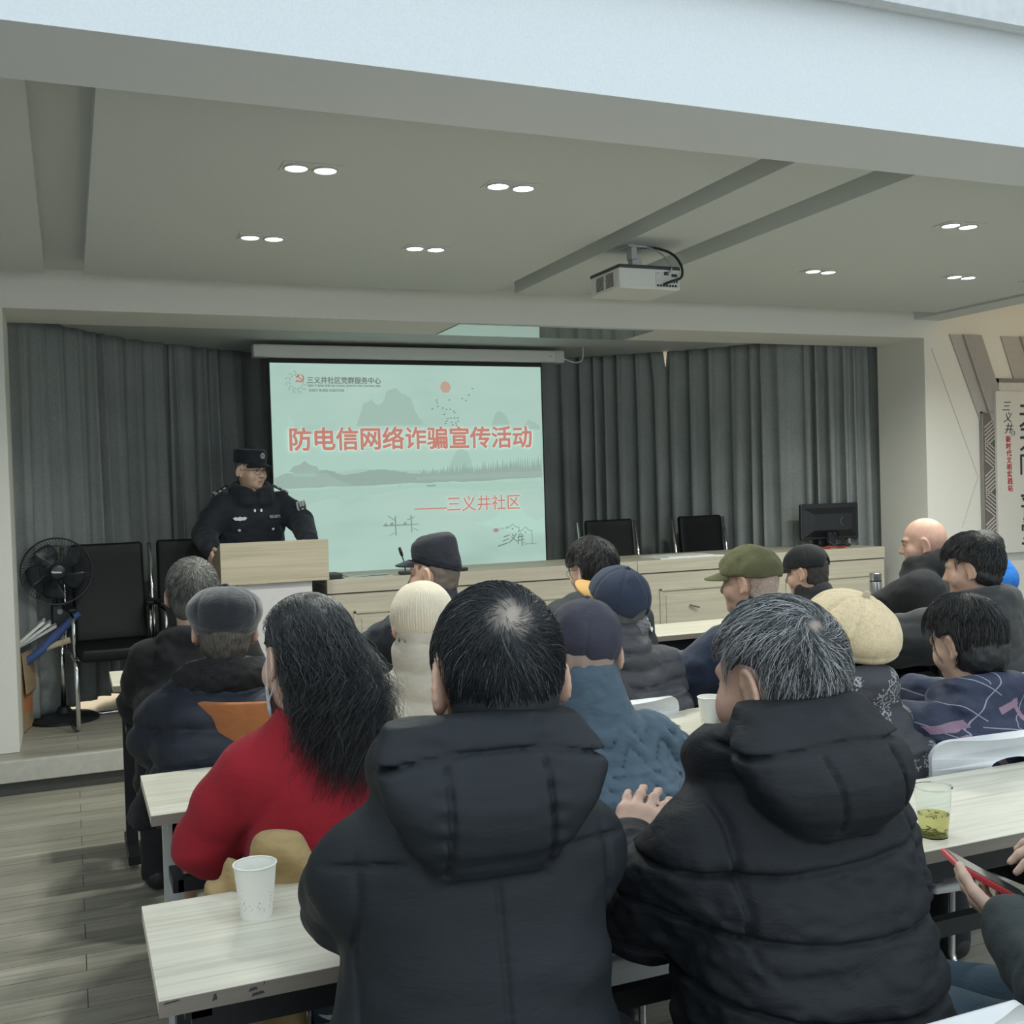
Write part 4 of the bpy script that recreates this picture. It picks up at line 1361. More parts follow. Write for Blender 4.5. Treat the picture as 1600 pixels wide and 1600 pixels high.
class SDF:
    def __init__(s, lo, hi, h, fine=((), (), ())):
        s.ax = [axis(lo[i], hi[i], h, fine[i]) for i in range(3)]
        s.D = np.full([len(a) for a in s.ax], 1.0, np.float32)

    def _sl(s, lo, hi):
        return tuple(slice(max(0, int(np.searchsorted(a, l)) - 1), int(np.searchsorted(a, u)) + 1) for a, l, u in zip(s.ax, lo, hi))

    def _op(s, fn, lo, hi, k, sub):
        sl = s._sl(lo, hi)
        x = s.ax[0][sl[0]][:, None, None]; y = s.ax[1][sl[1]][None, :, None]; z = s.ax[2][sl[2]][None, None, :]
        if 0 in (x.size, y.size, z.size):
            return s
        d = fn(x, y, z)
        D = s.D[sl]
        if sub:
            d = -d
            if k > 0:
                h = np.clip(0.5 - 0.5 * (D - d) / k, 0, 1)
                D = D + (d - D) * h + k * h * (1 - h)
            else:
                D = np.maximum(D, d)
        else:
            if k > 0:
                h = np.clip(0.5 + 0.5 * (D - d) / k, 0, 1)
                D = D + (d - D) * h - k * h * (1 - h)
            else:
                D = np.minimum(D, d)
        s.D[sl] = D
        return s

    def cone(s, a, b, ra, rb, k=0.02, sub=False, sq=None):
        a = np.array(a, np.float32); b = np.array(b, np.float32)
        m = max(ra, rb) + 0.05 + k
        ba = b - a
        L2 = float(ba @ ba) + 1e-9

        def fn(x, y, z):
            h = np.clip(((x - a[0]) * ba[0] + (y - a[1]) * ba[1] + (z - a[2]) * ba[2]) / L2, 0, 1)
            return np.sqrt((x - a[0] - ba[0] * h) ** 2 + (y - a[1] - ba[1] * h) ** 2 + (z - a[2] - ba[2] * h) ** 2) - (ra + (rb - ra) * h)
        return s._op(fn, np.minimum(a, b) - m, np.maximum(a, b) + m, k, sub)

    def chain(s, pts, rs, k=0.015):
        for i in range(len(pts) - 1):
            s.cone(pts[i], pts[i + 1], rs[i], rs[i + 1], k)
        return s

    def ell(s, c, r, R=None, k=0.02, sub=False):
        c = np.array(c, np.float32); r = np.array(r, np.float32)
        R = np.eye(3, dtype=np.float32) if R is None else np.array(R, np.float32)
        m = float(r.max()) + 0.05 + k

        def fn(x, y, z):
            dx, dy, dz = x - c[0], y - c[1], z - c[2]
            u = dx * R[0, 0] + dy * R[1, 0] + dz * R[2, 0]
            v = dx * R[0, 1] + dy * R[1, 1] + dz * R[2, 1]
            w = dx * R[0, 2] + dy * R[1, 2] + dz * R[2, 2]
            k0 = np.sqrt((u / r[0]) ** 2 + (v / r[1]) ** 2 + (w / r[2]) ** 2)
            k1 = np.sqrt((u / r[0] ** 2) ** 2 + (v / r[1] ** 2) ** 2 + (w / r[2] ** 2) ** 2) + 1e-6
            return k0 * (k0 - 1) / k1
        return s._op(fn, c - m, c + m, k, sub)

    def loft(s, lev, k=0.03, n=2.4, sub=False, cap=0.0):
        """lev: rows (z, cx, cy, rx, ry) from the bottom up"""
        L = np.array(lev, np.float32)
        m = 0.06 + k
        lo = [float((L[:, 1] - L[:, 3]).min()) - m, float((L[:, 2] - L[:, 4]).min()) - m, float(L[0, 0]) - m]
        hi = [float((L[:, 1] + L[:, 3]).max()) + m, float((L[:, 2] + L[:, 4]).max()) + m, float(L[-1, 0]) + m]

        def fn(x, y, z):
            zz = z.ravel()
            # smooth interpolation of the rows
            def ip(c):
                v = np.interp(zz, L[:, 0], L[:, c])
                v2 = np.interp(zz - 0.02, L[:, 0], L[:, c]); v3 = np.interp(zz + 0.02, L[:, 0], L[:, c])
                return ((v + v2 + v3) / 3).astype(np.float32)[None, None, :]
            cx, cy, rx, ry = ip(1), ip(2), ip(3), ip(4)
            q = (np.abs((x - cx) / rx) ** n + np.abs((y - cy) / ry) ** n) ** (1.0 / n)
            d = (q - 1) * np.minimum(rx, ry)
            dz = np.maximum(z - L[-1, 0], L[0, 0] - z)
            return np.maximum(d, dz + cap)
        return s._op(fn, lo, hi, k, sub)

    def func(s, fn, lo, hi, k=0.0, sub=False):
        return s._op(fn, lo, hi, k, sub)

    def cut(s, fn, k=0.004):
        """keep only where fn < 0"""
        x = s.ax[0][:, None, None]; y = s.ax[1][None, :, None]; z = s.ax[2][None, None, :]
        d = fn(x, y, z)
        h = np.clip(0.5 - 0.5 * (s.D - d) / k, 0, 1)
        s.D = (s.D + (d - s.D) * h + k * h * (1 - h)).astype(np.float32)
        return s

    def disp(s, fn, band=0.035):
        """push the surface out by fn (metres) near where it lies"""
        i, j, k = np.nonzero(np.abs(s.D) < band)
        s.D[i, j, k] -= fn(s.ax[0][i], s.ax[1][j], s.ax[2][k]).astype(np.float32)
        return s

    def mesh(s):
        D = s.D
        D[0] = np.maximum(D[0], 1e-3); D[-1] = np.maximum(D[-1], 1e-3)
        D[:, 0] = np.maximum(D[:, 0], 1e-3); D[:, -1] = np.maximum(D[:, -1], 1e-3)
        D[:, :, 0] = np.maximum(D[:, :, 0], 1e-3); D[:, :, -1] = np.maximum(D[:, :, -1], 1e-3)
        ins = D < 0
        cs = np.zeros([n - 1 for n in D.shape], np.int8)
        for a in (0, 1):
            for b in (0, 1):
                for c in (0, 1):
                    cs += ins[a:D.shape[0] - 1 + a, b:D.shape[1] - 1 + b, c:D.shape[2] - 1 + c]
        act = (cs > 0) & (cs < 8)
        ci = np.argwhere(act)
        idx = np.full(act.shape, -1, np.int32)
        idx[act] = np.arange(len(ci))
        acc = np.zeros((len(ci), 3)); cnt = np.zeros(len(ci))
        X = [a.astype(np.float64) for a in s.ax]
        for axn in range(3):
            o1, o2 = [t for t in range(3) if t != axn]
            for a in (0, 1):
                for b in (0, 1):
                    p0 = ci.copy(); p0[:, o1] += a; p0[:, o2] += b
                    p1 = p0.copy(); p1[:, axn] += 1
                    d0 = D[p0[:, 0], p0[:, 1], p0[:, 2]].astype(np.float64); d1 = D[p1[:, 0], p1[:, 1], p1[:, 2]].astype(np.float64)
                    mk = (d0 < 0) != (d1 < 0)
                    t = np.zeros(len(ci)); t[mk] = d0[mk] / (d0[mk] - d1[mk])
                    pt = np.stack([X[q][p0[:, q]] for q in range(3)], 1)
                    pt[:, axn] += t * (X[axn][p1[:, axn]] - X[axn][p0[:, axn]])
                    acc[mk] += pt[mk]; cnt[mk] += 1
        V = acc / np.maximum(cnt, 1)[:, None]
        F = []
        for axn in range(3):
            o1, o2 = (axn + 1) % 3, (axn + 2) % 3
            n = D.shape
            sl0 = [slice(1, n[q] - 1) for q in range(3)]; sl0[axn] = slice(0, n[axn] - 1)
            sl1 = list(sl0); sl1[axn] = slice(1, n[axn])
            a, b = ins[tuple(sl0)], ins[tuple(sl1)]
            off = np.array([1, 1, 1]); off[axn] = 0
            for flip in (False, True):
                mk = (a & ~b) if not flip else (~a & b)
                e = np.argwhere(mk) + off
                if not len(e):
                    continue
                q = []
                for (u, v) in ((-1, -1), (0, -1), (0, 0), (-1, 0)):
                    c = e.copy(); c[:, o1] += u; c[:, o2] += v
                    q.append(idx[c[:, 0], c[:, 1], c[:, 2]])
                q = np.stack(q, 1)
                F.append(q[:, ::-1] if flip else q)
        F = np.concatenate(F) if F else np.zeros((0, 4), int)
        F = F[(F >= 0).all(1)]
        return V, F

    def build(s, name, mat, parent=None, pick=None, smooth_it=1):
        """pick(centres)-> material index per face"""
        V, F = s.mesh()
        # drop specks that are not joined to the main surface
        if smooth_it:
            e = np.concatenate([F[:, [0, 1]], F[:, [1, 2]], F[:, [2, 3]], F[:, [3, 0]]])
            e = np.concatenate([e, e[:, ::-1]])
            for _ in range(smooth_it):
                sm = np.zeros_like(V); c = np.zeros(len(V))
                for q in range(3):
                    sm[:, q] = np.bincount(e[:, 0], V[e[:, 1], q], len(V))
                c = np.bincount(e[:, 0], minlength=len(V))
                V = V * 0.5 + 0.5 * sm / np.maximum(c, 1)[:, None]
        return mesh_obj(name, V, F, mat, parent, pick)


def mesh_obj(name, V, F, mat, parent=None, pick=None, smooth=True):
    me = bpy.data.meshes.new(name)
    F = np.asarray(F)
    me.vertices.add(len(V)); me.vertices.foreach_set('co', np.asarray(V, np.float32).ravel())
    nf, k = F.shape
    me.loops.add(nf * k); me.loops.foreach_set('vertex_index', F.astype(np.int32).ravel())
    me.polygons.add(nf); me.polygons.foreach_set('loop_start', np.arange(0, nf * k, k, dtype=np.int32))
    try:
        me.polygons.foreach_set('loop_total', np.full(nf, k, np.int32))
    except Exception:
        pass
    if smooth:
        me.polygons.foreach_set('use_smooth', np.ones(nf, bool))
    mats = mat if isinstance(mat, (list, tuple)) else [mat]
    for m in mats:
        me.materials.append(m)
    if pick is not None:
        cen = V[F].mean(1)
        me.polygons.foreach_set('material_index', np.asarray(pick(cen), np.int32))
    me.update(calc_edges=True)
    me.validate()
    o = bpy.data.objects.new(name, me)
    COL.objects.link(o)
    if parent is not None:
        o.parent = parent
    return o


def strands_mesh(name, paths, rad, mat, parent=None, taper=0.3):
    """paths: (n, m, 3) -> thin three-sided tubes; one mesh"""
    P = np.asarray(paths, np.float64)
    n, m, _ = P.shape
    tn = np.gradient(P, axis=1)
    tn /= np.linalg.norm(tn, axis=2, keepdims=True) + 1e-9
    up = np.zeros_like(P); up[..., 2] = 1.0
    up = np.where(np.abs(tn[..., 2:3]) > 0.9, np.array([1.0, 0, 0]), up)
    s1 = np.cross(tn, up); s1 /= np.linalg.norm(s1, axis=2, keepdims=True) + 1e-9
    s2 = np.cross(tn, s1)
    rr = np.asarray(rad) * np.ones(n)
    w = rr[:, None] * (1 - (1 - taper) * np.linspace(0, 1, m)[None, :] ** 2)
    V = np.stack([P + (s1 * math.cos(a) + s2 * math.sin(a)) * w[..., None] for a in (0, 2 * PI / 3, 4 * PI / 3)], 2)
    ids = np.arange(n * m * 3).reshape(n, m, 3)
    F = []
    for k in range(3):
        k2 = (k + 1) % 3
        F.append(np.stack([ids[:, :-1, k], ids[:, :-1, k2], ids[:, 1:, k2], ids[:, 1:, k]], -1).reshape(-1, 4))
    return mesh_obj(name, V.reshape(-1, 3), np.concatenate(F), mat, parent)


def hair_mat(name, stops, rough=0.38, spec=0.5):
    """strand colour varies from hair to hair"""
    if name in MATS:
        return MATS[name]
    m, nt, b = nodemat(name)
    g = nt.nodes.new('ShaderNodeNewGeometry')
    nt.links.new(ramp(nt, g.outputs['Random Per Island'], stops), b.inputs['Base Color'])
    b.inputs['Roughness'].default_value = rough
    b.inputs['Specular IOR Level'].default_value = spec
    MATS[name] = m
    return m


# ================================================================== PEOPLE
def hair_body(name, lo, hi, rough=0.5):
    """hair in the mass: fine streaks running downwards"""
    m, nt, b = nodemat(name)
    n = N(nt, 'ShaderNodeTexNoise', i_Scale=1.0, i_Detail=5.0, i_Roughness=0.7, i_Distortion=0.4)
    nt.links.new(coords(nt, (170, 170, 14)), n.inputs['Vector'])
    nt.links.new(ramp(nt, n.outputs[0], [(0.35, lo), (0.72, hi)]), b.inputs['Base Color'])
    b.inputs['Roughness'].default_value = rough
    bump(nt, b, n.outputs[0], 0.7, 0.004)
    return m




def skin_mat(name, col):
    if name in MATS:
        return MATS[name]
    m, nt, b = nodemat(name)
    n = N(nt, 'ShaderNodeTexNoise', i_Scale=40.0, i_Detail=4.0)
    nt.links.new(coords(nt), n.inputs['Vector'])
    nt.links.new(ramp(nt, n.outputs[0], [(0.3, [c * 0.9 for c in col]), (0.7, [min(1, c * 1.08) for c in col])]), b.inputs['Base Color'])
    b.inputs['Roughness'].default_value = 0.5
    b.inputs['Subsurface Weight'].default_value = 0.08
    b.inputs['Subsurface Radius'].default_value = (0.01, 0.004, 0.002)
    b.inputs['Subsurface Scale'].default_value = 0.3
    MATS[name] = m
    return m


SK = skin_mat('skin', (0.50, 0.315, 0.235))
SKP = skin_mat('skin_pale', (0.58, 0.39, 0.30))
LIP = skin_mat('lips', (0.46, 0.265, 0.21))


def rot3(yaw=0, pitch=0, roll=0):
    """yaw to the left positive, pitch: nod forward positive, roll: tilt to the right positive"""
    return np.array((Matrix.Rotation(yaw, 3, 'Z') @ Matrix.Rotation(-pitch, 3, 'X') @ Matrix.Rotation(roll, 3, 'Y')))


class Head:
    """local head frame: x right, y forward, z up, origin between the ears at eye height"""

    def __init__(s, c, R, sc=1.0):
        s.c = np.array(c, float); s.R = np.array(R, float); s.s = sc

    def __call__(s, p):
        return s.c + s.R @ (np.array(p, float) * s.s)

    def M(s):
        m = Matrix([list(r_) + [0] for r_ in (s.R * s.s)] + [[0, 0, 0, 1]])
        for i in range(3):
            m[i][3] = s.c[i]
        return m

    def inv(s, P):
        return (np.asarray(P) - s.c) @ s.R / s.s

    def invc(s, x, y, z):
        dx, dy, dz = x - s.c[0], y - s.c[1], z - s.c[2]
        R = s.R / s.s
        return (dx * R[0, 0] + dy * R[1, 0] + dz * R[2, 0], dx * R[0, 1] + dy * R[1, 1] + dz * R[2, 1], dx * R[0, 2] + dy * R[1, 2] + dz * R[2, 2])


CRAN_C = np.array((0, -0.012, 0.028)); CRAN_R = np.array((0.077, 0.096, 0.092))


def head_field(f, H, ears=True, open_mouth=0.0, fat=1.0):
    s = H.s
    R = H.R

    def E(c, r_, k=0.012, sub=False, R2=None):
        f.ell(H(c), np.array(r_) * s, R if R2 is None else R @ R2, k, sub)

    def C(a, b, ra, rb, k=0.01, sub=False):
        f.cone(H(a), H(b), ra * s, rb * s, k, sub)
    E(CRAN_C, CRAN_R, 0.0)
    E((0, 0.022, -0.035), (0.064 * fat, 0.068, 0.078), 0.03)
    E((0, 0.040, -0.078), (0.046 * fat, 0.046, 0.034), 0.02)          # jaw
    C((0, 0.074, -0.096), (0, 0.078, -0.094), 0.016, 0.014, 0.02)       # chin
    for sx in (-1, 1):
        E((sx * 0.046 * fat, 0.052, -0.03), (0.024, 0.026, 0.03), 0.02)     # cheek
        C((sx * 0.012, 0.081, 0.024), (sx * 0.045, 0.068, 0.026), 0.010, 0.009, 0.012)   # brow
        E((sx * 0.031, 0.088, 0.004), (0.018, 0.012, 0.011), 0.012, True)           # socket
        E((sx * 0.031, 0.070, 0.003), (0.0135, 0.0135, 0.0125), 0.004)             # eyeball and lid
    C((0, 0.083, 0.008), (0, 0.101, -0.028), 0.008, 0.0125, 0.012)      # nose
    for sx in (-1, 1):
        E((sx * 0.012, 0.092, -0.031), (0.009, 0.011, 0.008), 0.008)
    C((-0.020, 0.079, -0.062), (0.020, 0.079, -0.062), 0.0065, 0.0065, 0.006)
    C((-0.017, 0.079, -0.0725 - open_mouth), (0.017, 0.079, -0.0725 - open_mouth), 0.0075, 0.0075, 0.006)
    C((-0.022, 0.089, -0.0675 - open_mouth / 2), (0.022, 0.089, -0.0675 - open_mouth / 2), 0.0025 + open_mouth * 0.4, 0.0025 + open_mouth * 0.4, 0.003, True)
    if ears:
        for sx in (-1, 1):
            Re = np.array(Matrix.Rotation(sx * 0.42, 3, 'Z') @ Matrix.Rotation(-0.22, 3, 'X'))
            E((sx * 0.0815, -0.012, -0.004), (0.0085, 0.020, 0.034), 0.008, False, Re)
            E((sx * 0.0910, -0.006, -0.002), (0.007, 0.013, 0.024), 0.005, True, Re)
            # helix and lobe
            pr_ = [(sx * 0.080, 0.004, 0.004)]
            for k in range(9):
                a = math.radians(60 + 25 * k)
                q = Re @ np.array((0.0, 0.0185 * math.cos(a), 0.032 * math.sin(a)))
                pr_.append((sx * 0.0855 + q[0], -0.012 + q[1], -0.004 + q[2]))
            for a_, b_ in zip(pr_[:-1], pr_[1:]):
                C(a_, b_, 0.0042, 0.0042, 0.004)
            E((sx * 0.082, -0.004, -0.034), (0.006, 0.008, 0.010), 0.006)


def hand_chain(f, W, B, side, curl, thumb=(0.5, 0.5), spread=0.10, s=1.0, k=0.006):
    """W wrist point, B 3x3 basis (columns: across to the thumb, along the fingers, back of the hand)"""
    W = np.array(W, float); B = np.array(B, float)

    def p(x, y, z):
        return W + B @ (np.array((x, y, z)) * s)
    # palm
    for x in (-0.029, -0.010, 0.010, 0.028):
        f.cone(p(x * 0.65, 0.005, 0), p(x, 0.082 - abs(x) * 0.25, 0), 0.0145 * s, 0.0125 * s, 0.012)
    # fingers from the thumb side: index, middle, ring, little
    for i, (x, L) in enumerate(((0.030, (0.043, 0.026, 0.021)), (0.010, (0.048, 0.030, 0.022)), (-0.011, (0.044, 0.028, 0.021)), (-0.030, (0.034, 0.021, 0.018)))):
        c = curl[i] if isinstance(curl, (list, tuple)) else curl
        a = 0.0
        q = np.array((x, 0.080 - abs(x + 0.004) * 0.3, 0.0))
        fan_ = spread * x / 0.03
        rr = (0.0093, 0.0083, 0.0074, 0.0066) if i < 3 else (0.0080, 0.0072, 0.0064, 0.0058)
        for j in range(3):
            a += c * (0.55, 0.8, 0.5)[j]
            d = np.array((math.sin(fan_) * math.cos(a), math.cos(fan_) * math.cos(a), -math.sin(a)))
            q2 = q + d * L[j]
            f.cone(p(*q), p(*q2), rr[j] * s, rr[j + 1] * s, k if j else 0.010)
            q = q2
    a, b = thumb
    q = np.array((0.026, 0.018, -0.004))
    d1 = np.array((math.cos(0.9 - 0.3 * a), math.sin(0.9 - 0.3 * a), -0.35 * b)); d1 /= np.linalg.norm(d1)
    q2 = q + d1 * 0.040
    f.cone(p(*q), p(*q2), 0.0145 * s, 0.0108 * s, 0.012)
    d2 = np.array((math.cos(1.15 - 0.2 * a), math.sin(1.15 - 0.2 * a), -0.5 * b)); d2 /= np.linalg.norm(d2)
    q3 = q2 + d2 * 0.030
    f.cone(p(*q2), p(*q3), 0.0105 * s, 0.0094 * s, k)
    d3 = np.array((math.cos(1.3), math.sin(1.3), -0.6 * b)); d3 /= np.linalg.norm(d3)
    f.cone(p(*q3), p(*(q3 + d3 * 0.024)), 0.0094 * s, 0.0078 * s, k)


def basis(along, back):
    """hand basis from the finger direction and the direction the back of the hand faces"""
    a = np.array(along, float); a /= np.linalg.norm(a)
    b = np.array(back, float); b = b - a * (a @ b); b /= np.linalg.norm(b)
    return a, b


def hand_basis(along, back, side):
    a, b = basis(along, back)
    x = np.cross(a, b)          # for a right hand palm down the thumb lies to the left of the fingers
    if side > 0:
        x = -x
    return np.stack([x, a, b], 1)


class Person:
    """side +1 is the figure's right (local +x); faces local +y; seat at the origin"""

    def __init__(s, label, x, y, yaw=0.0, crown=1.30, lean=0.06, hx=0.0, hy=0.03, hyaw=0.0, hpitch=0.0, hroll=0.0, hs=1.0, shw=0.185, bulk=1.0, twist=0.0,
                 elbows=None, hands=None, hand_dirs=None, curls=0.7, knees=None, ankles=None, standing=False, skinm=None, group=None, hip=0.50, neck_back=0.0, fat=1.0, open_mouth=0.0, thumbs=(0.5, 0.5)):
        s.label, s.yaw = label, yaw
        # x, y is where the head stands; the seat follows from the lean
        _lx, _ly = hx, lean + hy
        s.x = x - (math.cos(yaw) * _lx - math.sin(yaw) * _ly)
        s.y = y - (math.sin(yaw) * _lx + math.cos(yaw) * _ly)
        s.crown, s.lean = crown, lean
        s.H = Head((hx, lean + hy, crown - 0.120 * hs), rot3(hyaw, hpitch, hroll), hs)
        s.shz = crown - 0.345
        s.shw, s.bulk = shw, bulk
        s.nb = np.array((hx * 0.4, lean - 0.01 - neck_back, crown - 0.275))
        s.sh = {q: np.array((q * (shw - 0.045), lean, s.shz)) for q in (-1, 1)}
        s.el = {q: np.array((q * (shw + 0.05), lean + 0.10, s.shz - 0.25)) for q in (-1, 1)}
        s.wr = {q: np.array((q * (shw - 0.06), lean + 0.30, 0.80)) for q in (-1, 1)}
        if elbows:
            for q, v in elbows.items():
                s.el[q] = np.array(v, float)
        if hands:
            for q, v in hands.items():
                s.wr[q] = np.array(v, float)
        s.hd = {q: ((-q * 0.45, 0.9, -0.05), (0, 0, 1)) for q in (-1, 1)}
        if hand_dirs:
            s.hd.update(hand_dirs)
        s.curls = curls if isinstance(curls, dict) else {-1: curls, 1: curls}
        s.thumbs = thumbs
        s.hip = hip
        s.kn = {q: np.array((q * 0.13, 0.40, 0.51)) for q in (-1, 1)}
        s.an = {q: np.array((q * 0.14, 0.36, 0.09)) for q in (-1, 1)}
        if knees:
            for q, v in knees.items():
                s.kn[q] = np.array(v, float)
        if ankles:
            for q, v in ankles.items():
                s.an[q] = np.array(v, float)
        s.standing = standing
        s.skinm = skinm or SK
        s.fat = fat
        s.om = open_mouth
        s.root = None

    def loc(s, p):
        """a point of the room in the figure's own frame"""
        c, n = math.cos(s.yaw), math.sin(s.yaw)
        dx, dy = p[0] - s.x, p[1] - s.y
        return np.array((c * dx + n * dy, -n * dx + c * dy, p[2]))

    def dirl(s, d):
        c, n = math.cos(s.yaw), math.sin(s.yaw)
        return np.array((c * d[0] + n * d[1], -n * d[0] + c * d[1], d[2]), float)

    def arm(s, q, elbow, wrist, along=None, back=None):
        """arm given in room coordinates"""
        s.el[q] = s.loc(elbow)
        s.wr[q] = s.loc(wrist)
        if along is not None:
            s.hd[q] = (s.dirl(along), s.dirl(back if back is not None else (0, 0, 1)))
        return s

    # ---- the body: one continuous surface
    def body(s, h=0.013, hh=0.0055, fine_hands=(), hfine=0.005, extra_pick=None):
        pts = [s.H.c + 0.14, s.H.c - 0.17] + list(s.el.values()) + list(s.wr.values()) + list(s.kn.values()) + list(s.an.values())
        for q in (-1, 1):
            a, b = basis(*s.hd[q])
            pts.append(s.wr[q] + a * 0.2)
            pts.append(s.wr[q] - a * 0.05)
        pts = np.array(pts)
        lo = np.minimum(pts.min(0) - 0.08, (-0.22, -0.2, 0.05)); hi = np.maximum(pts.max(0) + 0.08, (0.22, 0.2, 0.6))
        lo[2] = max(lo[2], 0.015)
        fine = [[], [], []]
        for i in range(3):
            fine[i].append((s.H.c[i] - 0.125 * s.H.s, s.H.c[i] + 0.125 * s.H.s, hh))
        for q in fine_hands:
            a, b = basis(*s.hd[q])
            e = s.wr[q] + a * 0.09
            for i in range(3):
                fine[i].append((e[i] - 0.12, e[i] + 0.12, hfine))
        f = SDF(lo, hi, h, fine)
        head_field(f, s.H, True, s.om, s.fat)
        f.cone(s.H((0, -0.022, -0.045)), s.nb, 0.055 * s.H.s, 0.060, 0.03)
        hipc = np.array((0, 0, s.hip))
        f.chain([s.nb - np.array((0, 0.01, 0.05)), s.nb * 0.55 + hipc * 0.45, hipc], [0.085, 0.11, 0.12], 0.05)
        for q in (-1, 1):
            f.cone(s.nb - np.array((0, 0, 0.05)), s.sh[q], 0.05, 0.05, 0.04)
            f.chain([s.sh[q], s.el[q], s.wr[q]], [0.045, 0.038, 0.027], 0.02)
            hand_chain(f, s.wr[q], hand_basis(*s.hd[q], q), q, s.curls[q], s.thumbs)
            f.chain([hipc + np.array((q * 0.085, 0, 0)), s.kn[q], s.an[q]], [0.075, 0.052, 0.038], 0.03)

        def pick(c):
            l = s.H.inv(c)
            lips = (np.abs(l[:, 0]) < 0.021) & (l[:, 1] > 0.08) & (l[:, 2] < -0.059) & (l[:, 2] > -0.078 - s.om)
            return lips.astype(int)
        o = f.build('person', [s.skinm, LIP], None, pick)
        o.location = (s.x, s.y, 0)
        o.rotation_euler = (0, 0, s.yaw)
        tag(o, s.label, 'person', 'people attending the talk' if not s.standing else None)
        s.root = o
        return o

    def trousers(s, mat, h=0.016, r_=(0.098, 0.074, 0.062)):
        pts = np.array(list(s.kn.values()) + list(s.an.values()))
        lo = np.minimum(pts.min(0) - 0.12, (-0.24, -0.2, 0.05)); hi = np.maximum(pts.max(0) + 0.12, (0.24, 0.2, s.hip + 0.2))
        lo[2] = 0.03
        f = SDF(lo, hi, h)
        hipc = np.array((0, 0, s.hip))
        f.ell(hipc + np.array((0, -0.01, 0.02)), (0.185, 0.15, 0.13), None, 0.0)
        for q in (-1, 1):
            f.chain([hipc + np.array((q * 0.09, 0, 0)), s.kn[q], s.an[q] + np.array((0, 0, -0.03))], r_, 0.03)
        f.disp(lambda x, y, z: 0.005 * vnoise(x, y, z, 22))
        f.build('trousers', mat, s.root)
        sh = plain('shoe_black', (0.02, 0.02, 0.022), 0.5)
        for q in (-1, 1):
            a = s.an[q]
            d = np.array((0, 1, 0.0))
            g = SDF(a + (-0.08, -0.12, -0.12), a + (0.08, 0.24, 0.06), 0.012)
            g.cone((a[0], a[1] - 0.02, 0.045), (a[0], a[1] + 0.13, 0.038), 0.042, 0.036, 0.0)
            g.cone((a[0], a[1] - 0.01, 0.08), (a[0], a[1] + 0.0, 0.05), 0.043, 0.045, 0.03)
            g.cut(lambda x, y, z: 0.003 - z)
            g.build('shoe', sh, s.root)

    # ---- a coat: torso, sleeves and whatever collar or hood is asked for
    def coat(s, mat, h=0.010, rows=None, sleeve=(0.070, 0.060, 0.046), hood=None, collar=None, quilt=None, wrinkle=(0.004, 16), extra=None, name='jacket', pick=None, bottom=0.47, round_n=2.5, cuff=True, shoulder_k=0.03, back=0.0, smooth_it=1):
        b = s.bulk
        z = s.shz
        ly = s.lean
        if rows is None:
            rows = [(bottom, 0, 0.0, 0.205 * b, 0.165 * b), (0.62, 0, 0.01 + ly * 0.2, 0.198 * b, 0.155 * b), (0.80, 0, ly * 0.6, 0.195 * b, 0.150 * b),
                    (z - 0.06, 0, ly, (s.shw - 0.012), 0.135 * b), (z + 0.0, 0, ly, s.shw - 0.045, 0.118 * b), (z + 0.05, 0, ly, 0.105, 0.09), (z + 0.085, s.nb[0], ly, 0.075, 0.075)]
        pts = np.array(list(s.el.values()) + list(s.wr.values()) + [(0.26, 0.2, 0.45), (-0.26, -0.27, 0.45), (0, 0, s.crown - 0.10)])
        lo, hi = pts.min(0) - 0.11, pts.max(0) + 0.11
        lo[2] = min(lo[2], rows[0][0] - 0.05)
        f = SDF(lo, hi, h)
        f.loft(rows, 0.0, round_n)
        for q in (-1, 1):
            mid = (s.sh[q] + s.el[q]) / 2 + np.array((q * 0.006, 0, 0))
            f.cone(s.sh[q], mid, sleeve[0] * b, (sleeve[0] + sleeve[1]) / 2 * b, shoulder_k)
            f.cone(mid, s.el[q], (sleeve[0] + sleeve[1]) / 2 * b, sleeve[1] * b, 0.02)
            dirw = (s.wr[q] - s.el[q]) / np.linalg.norm(s.wr[q] - s.el[q])
            f.cone(s.el[q], s.wr[q] - dirw * 0.005, sleeve[1] * b, sleeve[2] * b, 0.025)
        if collar:
            collar(f, s)
        if hood:
            hood(f, s)
        if extra:
            extra(f, s)
        if quilt:
            f.disp(lambda x, y, z_: quilt(x, y, z_, s))
        if wrinkle:
            a, sc = wrinkle
            f.disp(lambda x, y, z_: a * (vnoise(x * 0.75, y, z_ * 1.7, sc) + 0.5 * vnoise(x + 0.3 * z_, y, z_, sc * 2.3)))
        return f.build(name, mat, s.root, pick, smooth_it)

    # ---- hair
    def hair_cap(s, mat, infl=0.010, line=(-0.012, 0.85), name='hair', h=0.005, front=None, extra=None, noise=0.003):
        """a shell of hair over the skull; line = (height, slope) of the hairline from nape to brow"""
        H = s.H
        f = SDF(H.c - 0.15 * H.s, H.c + 0.15 * H.s, h)
        f.ell(H(CRAN_C + np.array((0, -0.003, 0.002))), (CRAN_R + infl) * H.s, H.R, 0.0)
        f.ell(H((0, -0.035, -0.035)), np.array((0.066 + infl * 0.6, 0.062, 0.075)) * H.s, H.R, 0.03)
        if extra:
            extra(f, H)

        def keep(x, y, z):
            u, v, w = H.invc(x, y, z)
            a, b = line
            e = (a + b * v) - w
            e = np.where(v > 0.03, np.maximum(e, (0.052 + 0.25 * np.abs(u)) - w if front is None else front(u, v, w)), e)
            # leave the ears free
            ear = 0.036 - np.sqrt((v - 0.002) ** 2 + ((w + 0.008) * 0.8) ** 2)
            e = np.maximum(e, np.where(np.abs(u) > 0.06, ear, -1))
            return e * H.s
        f.cut(keep, 0.006)
        if noise:
            f.disp(lambda x, y, z: noise * vnoise(x, y, z, 60))
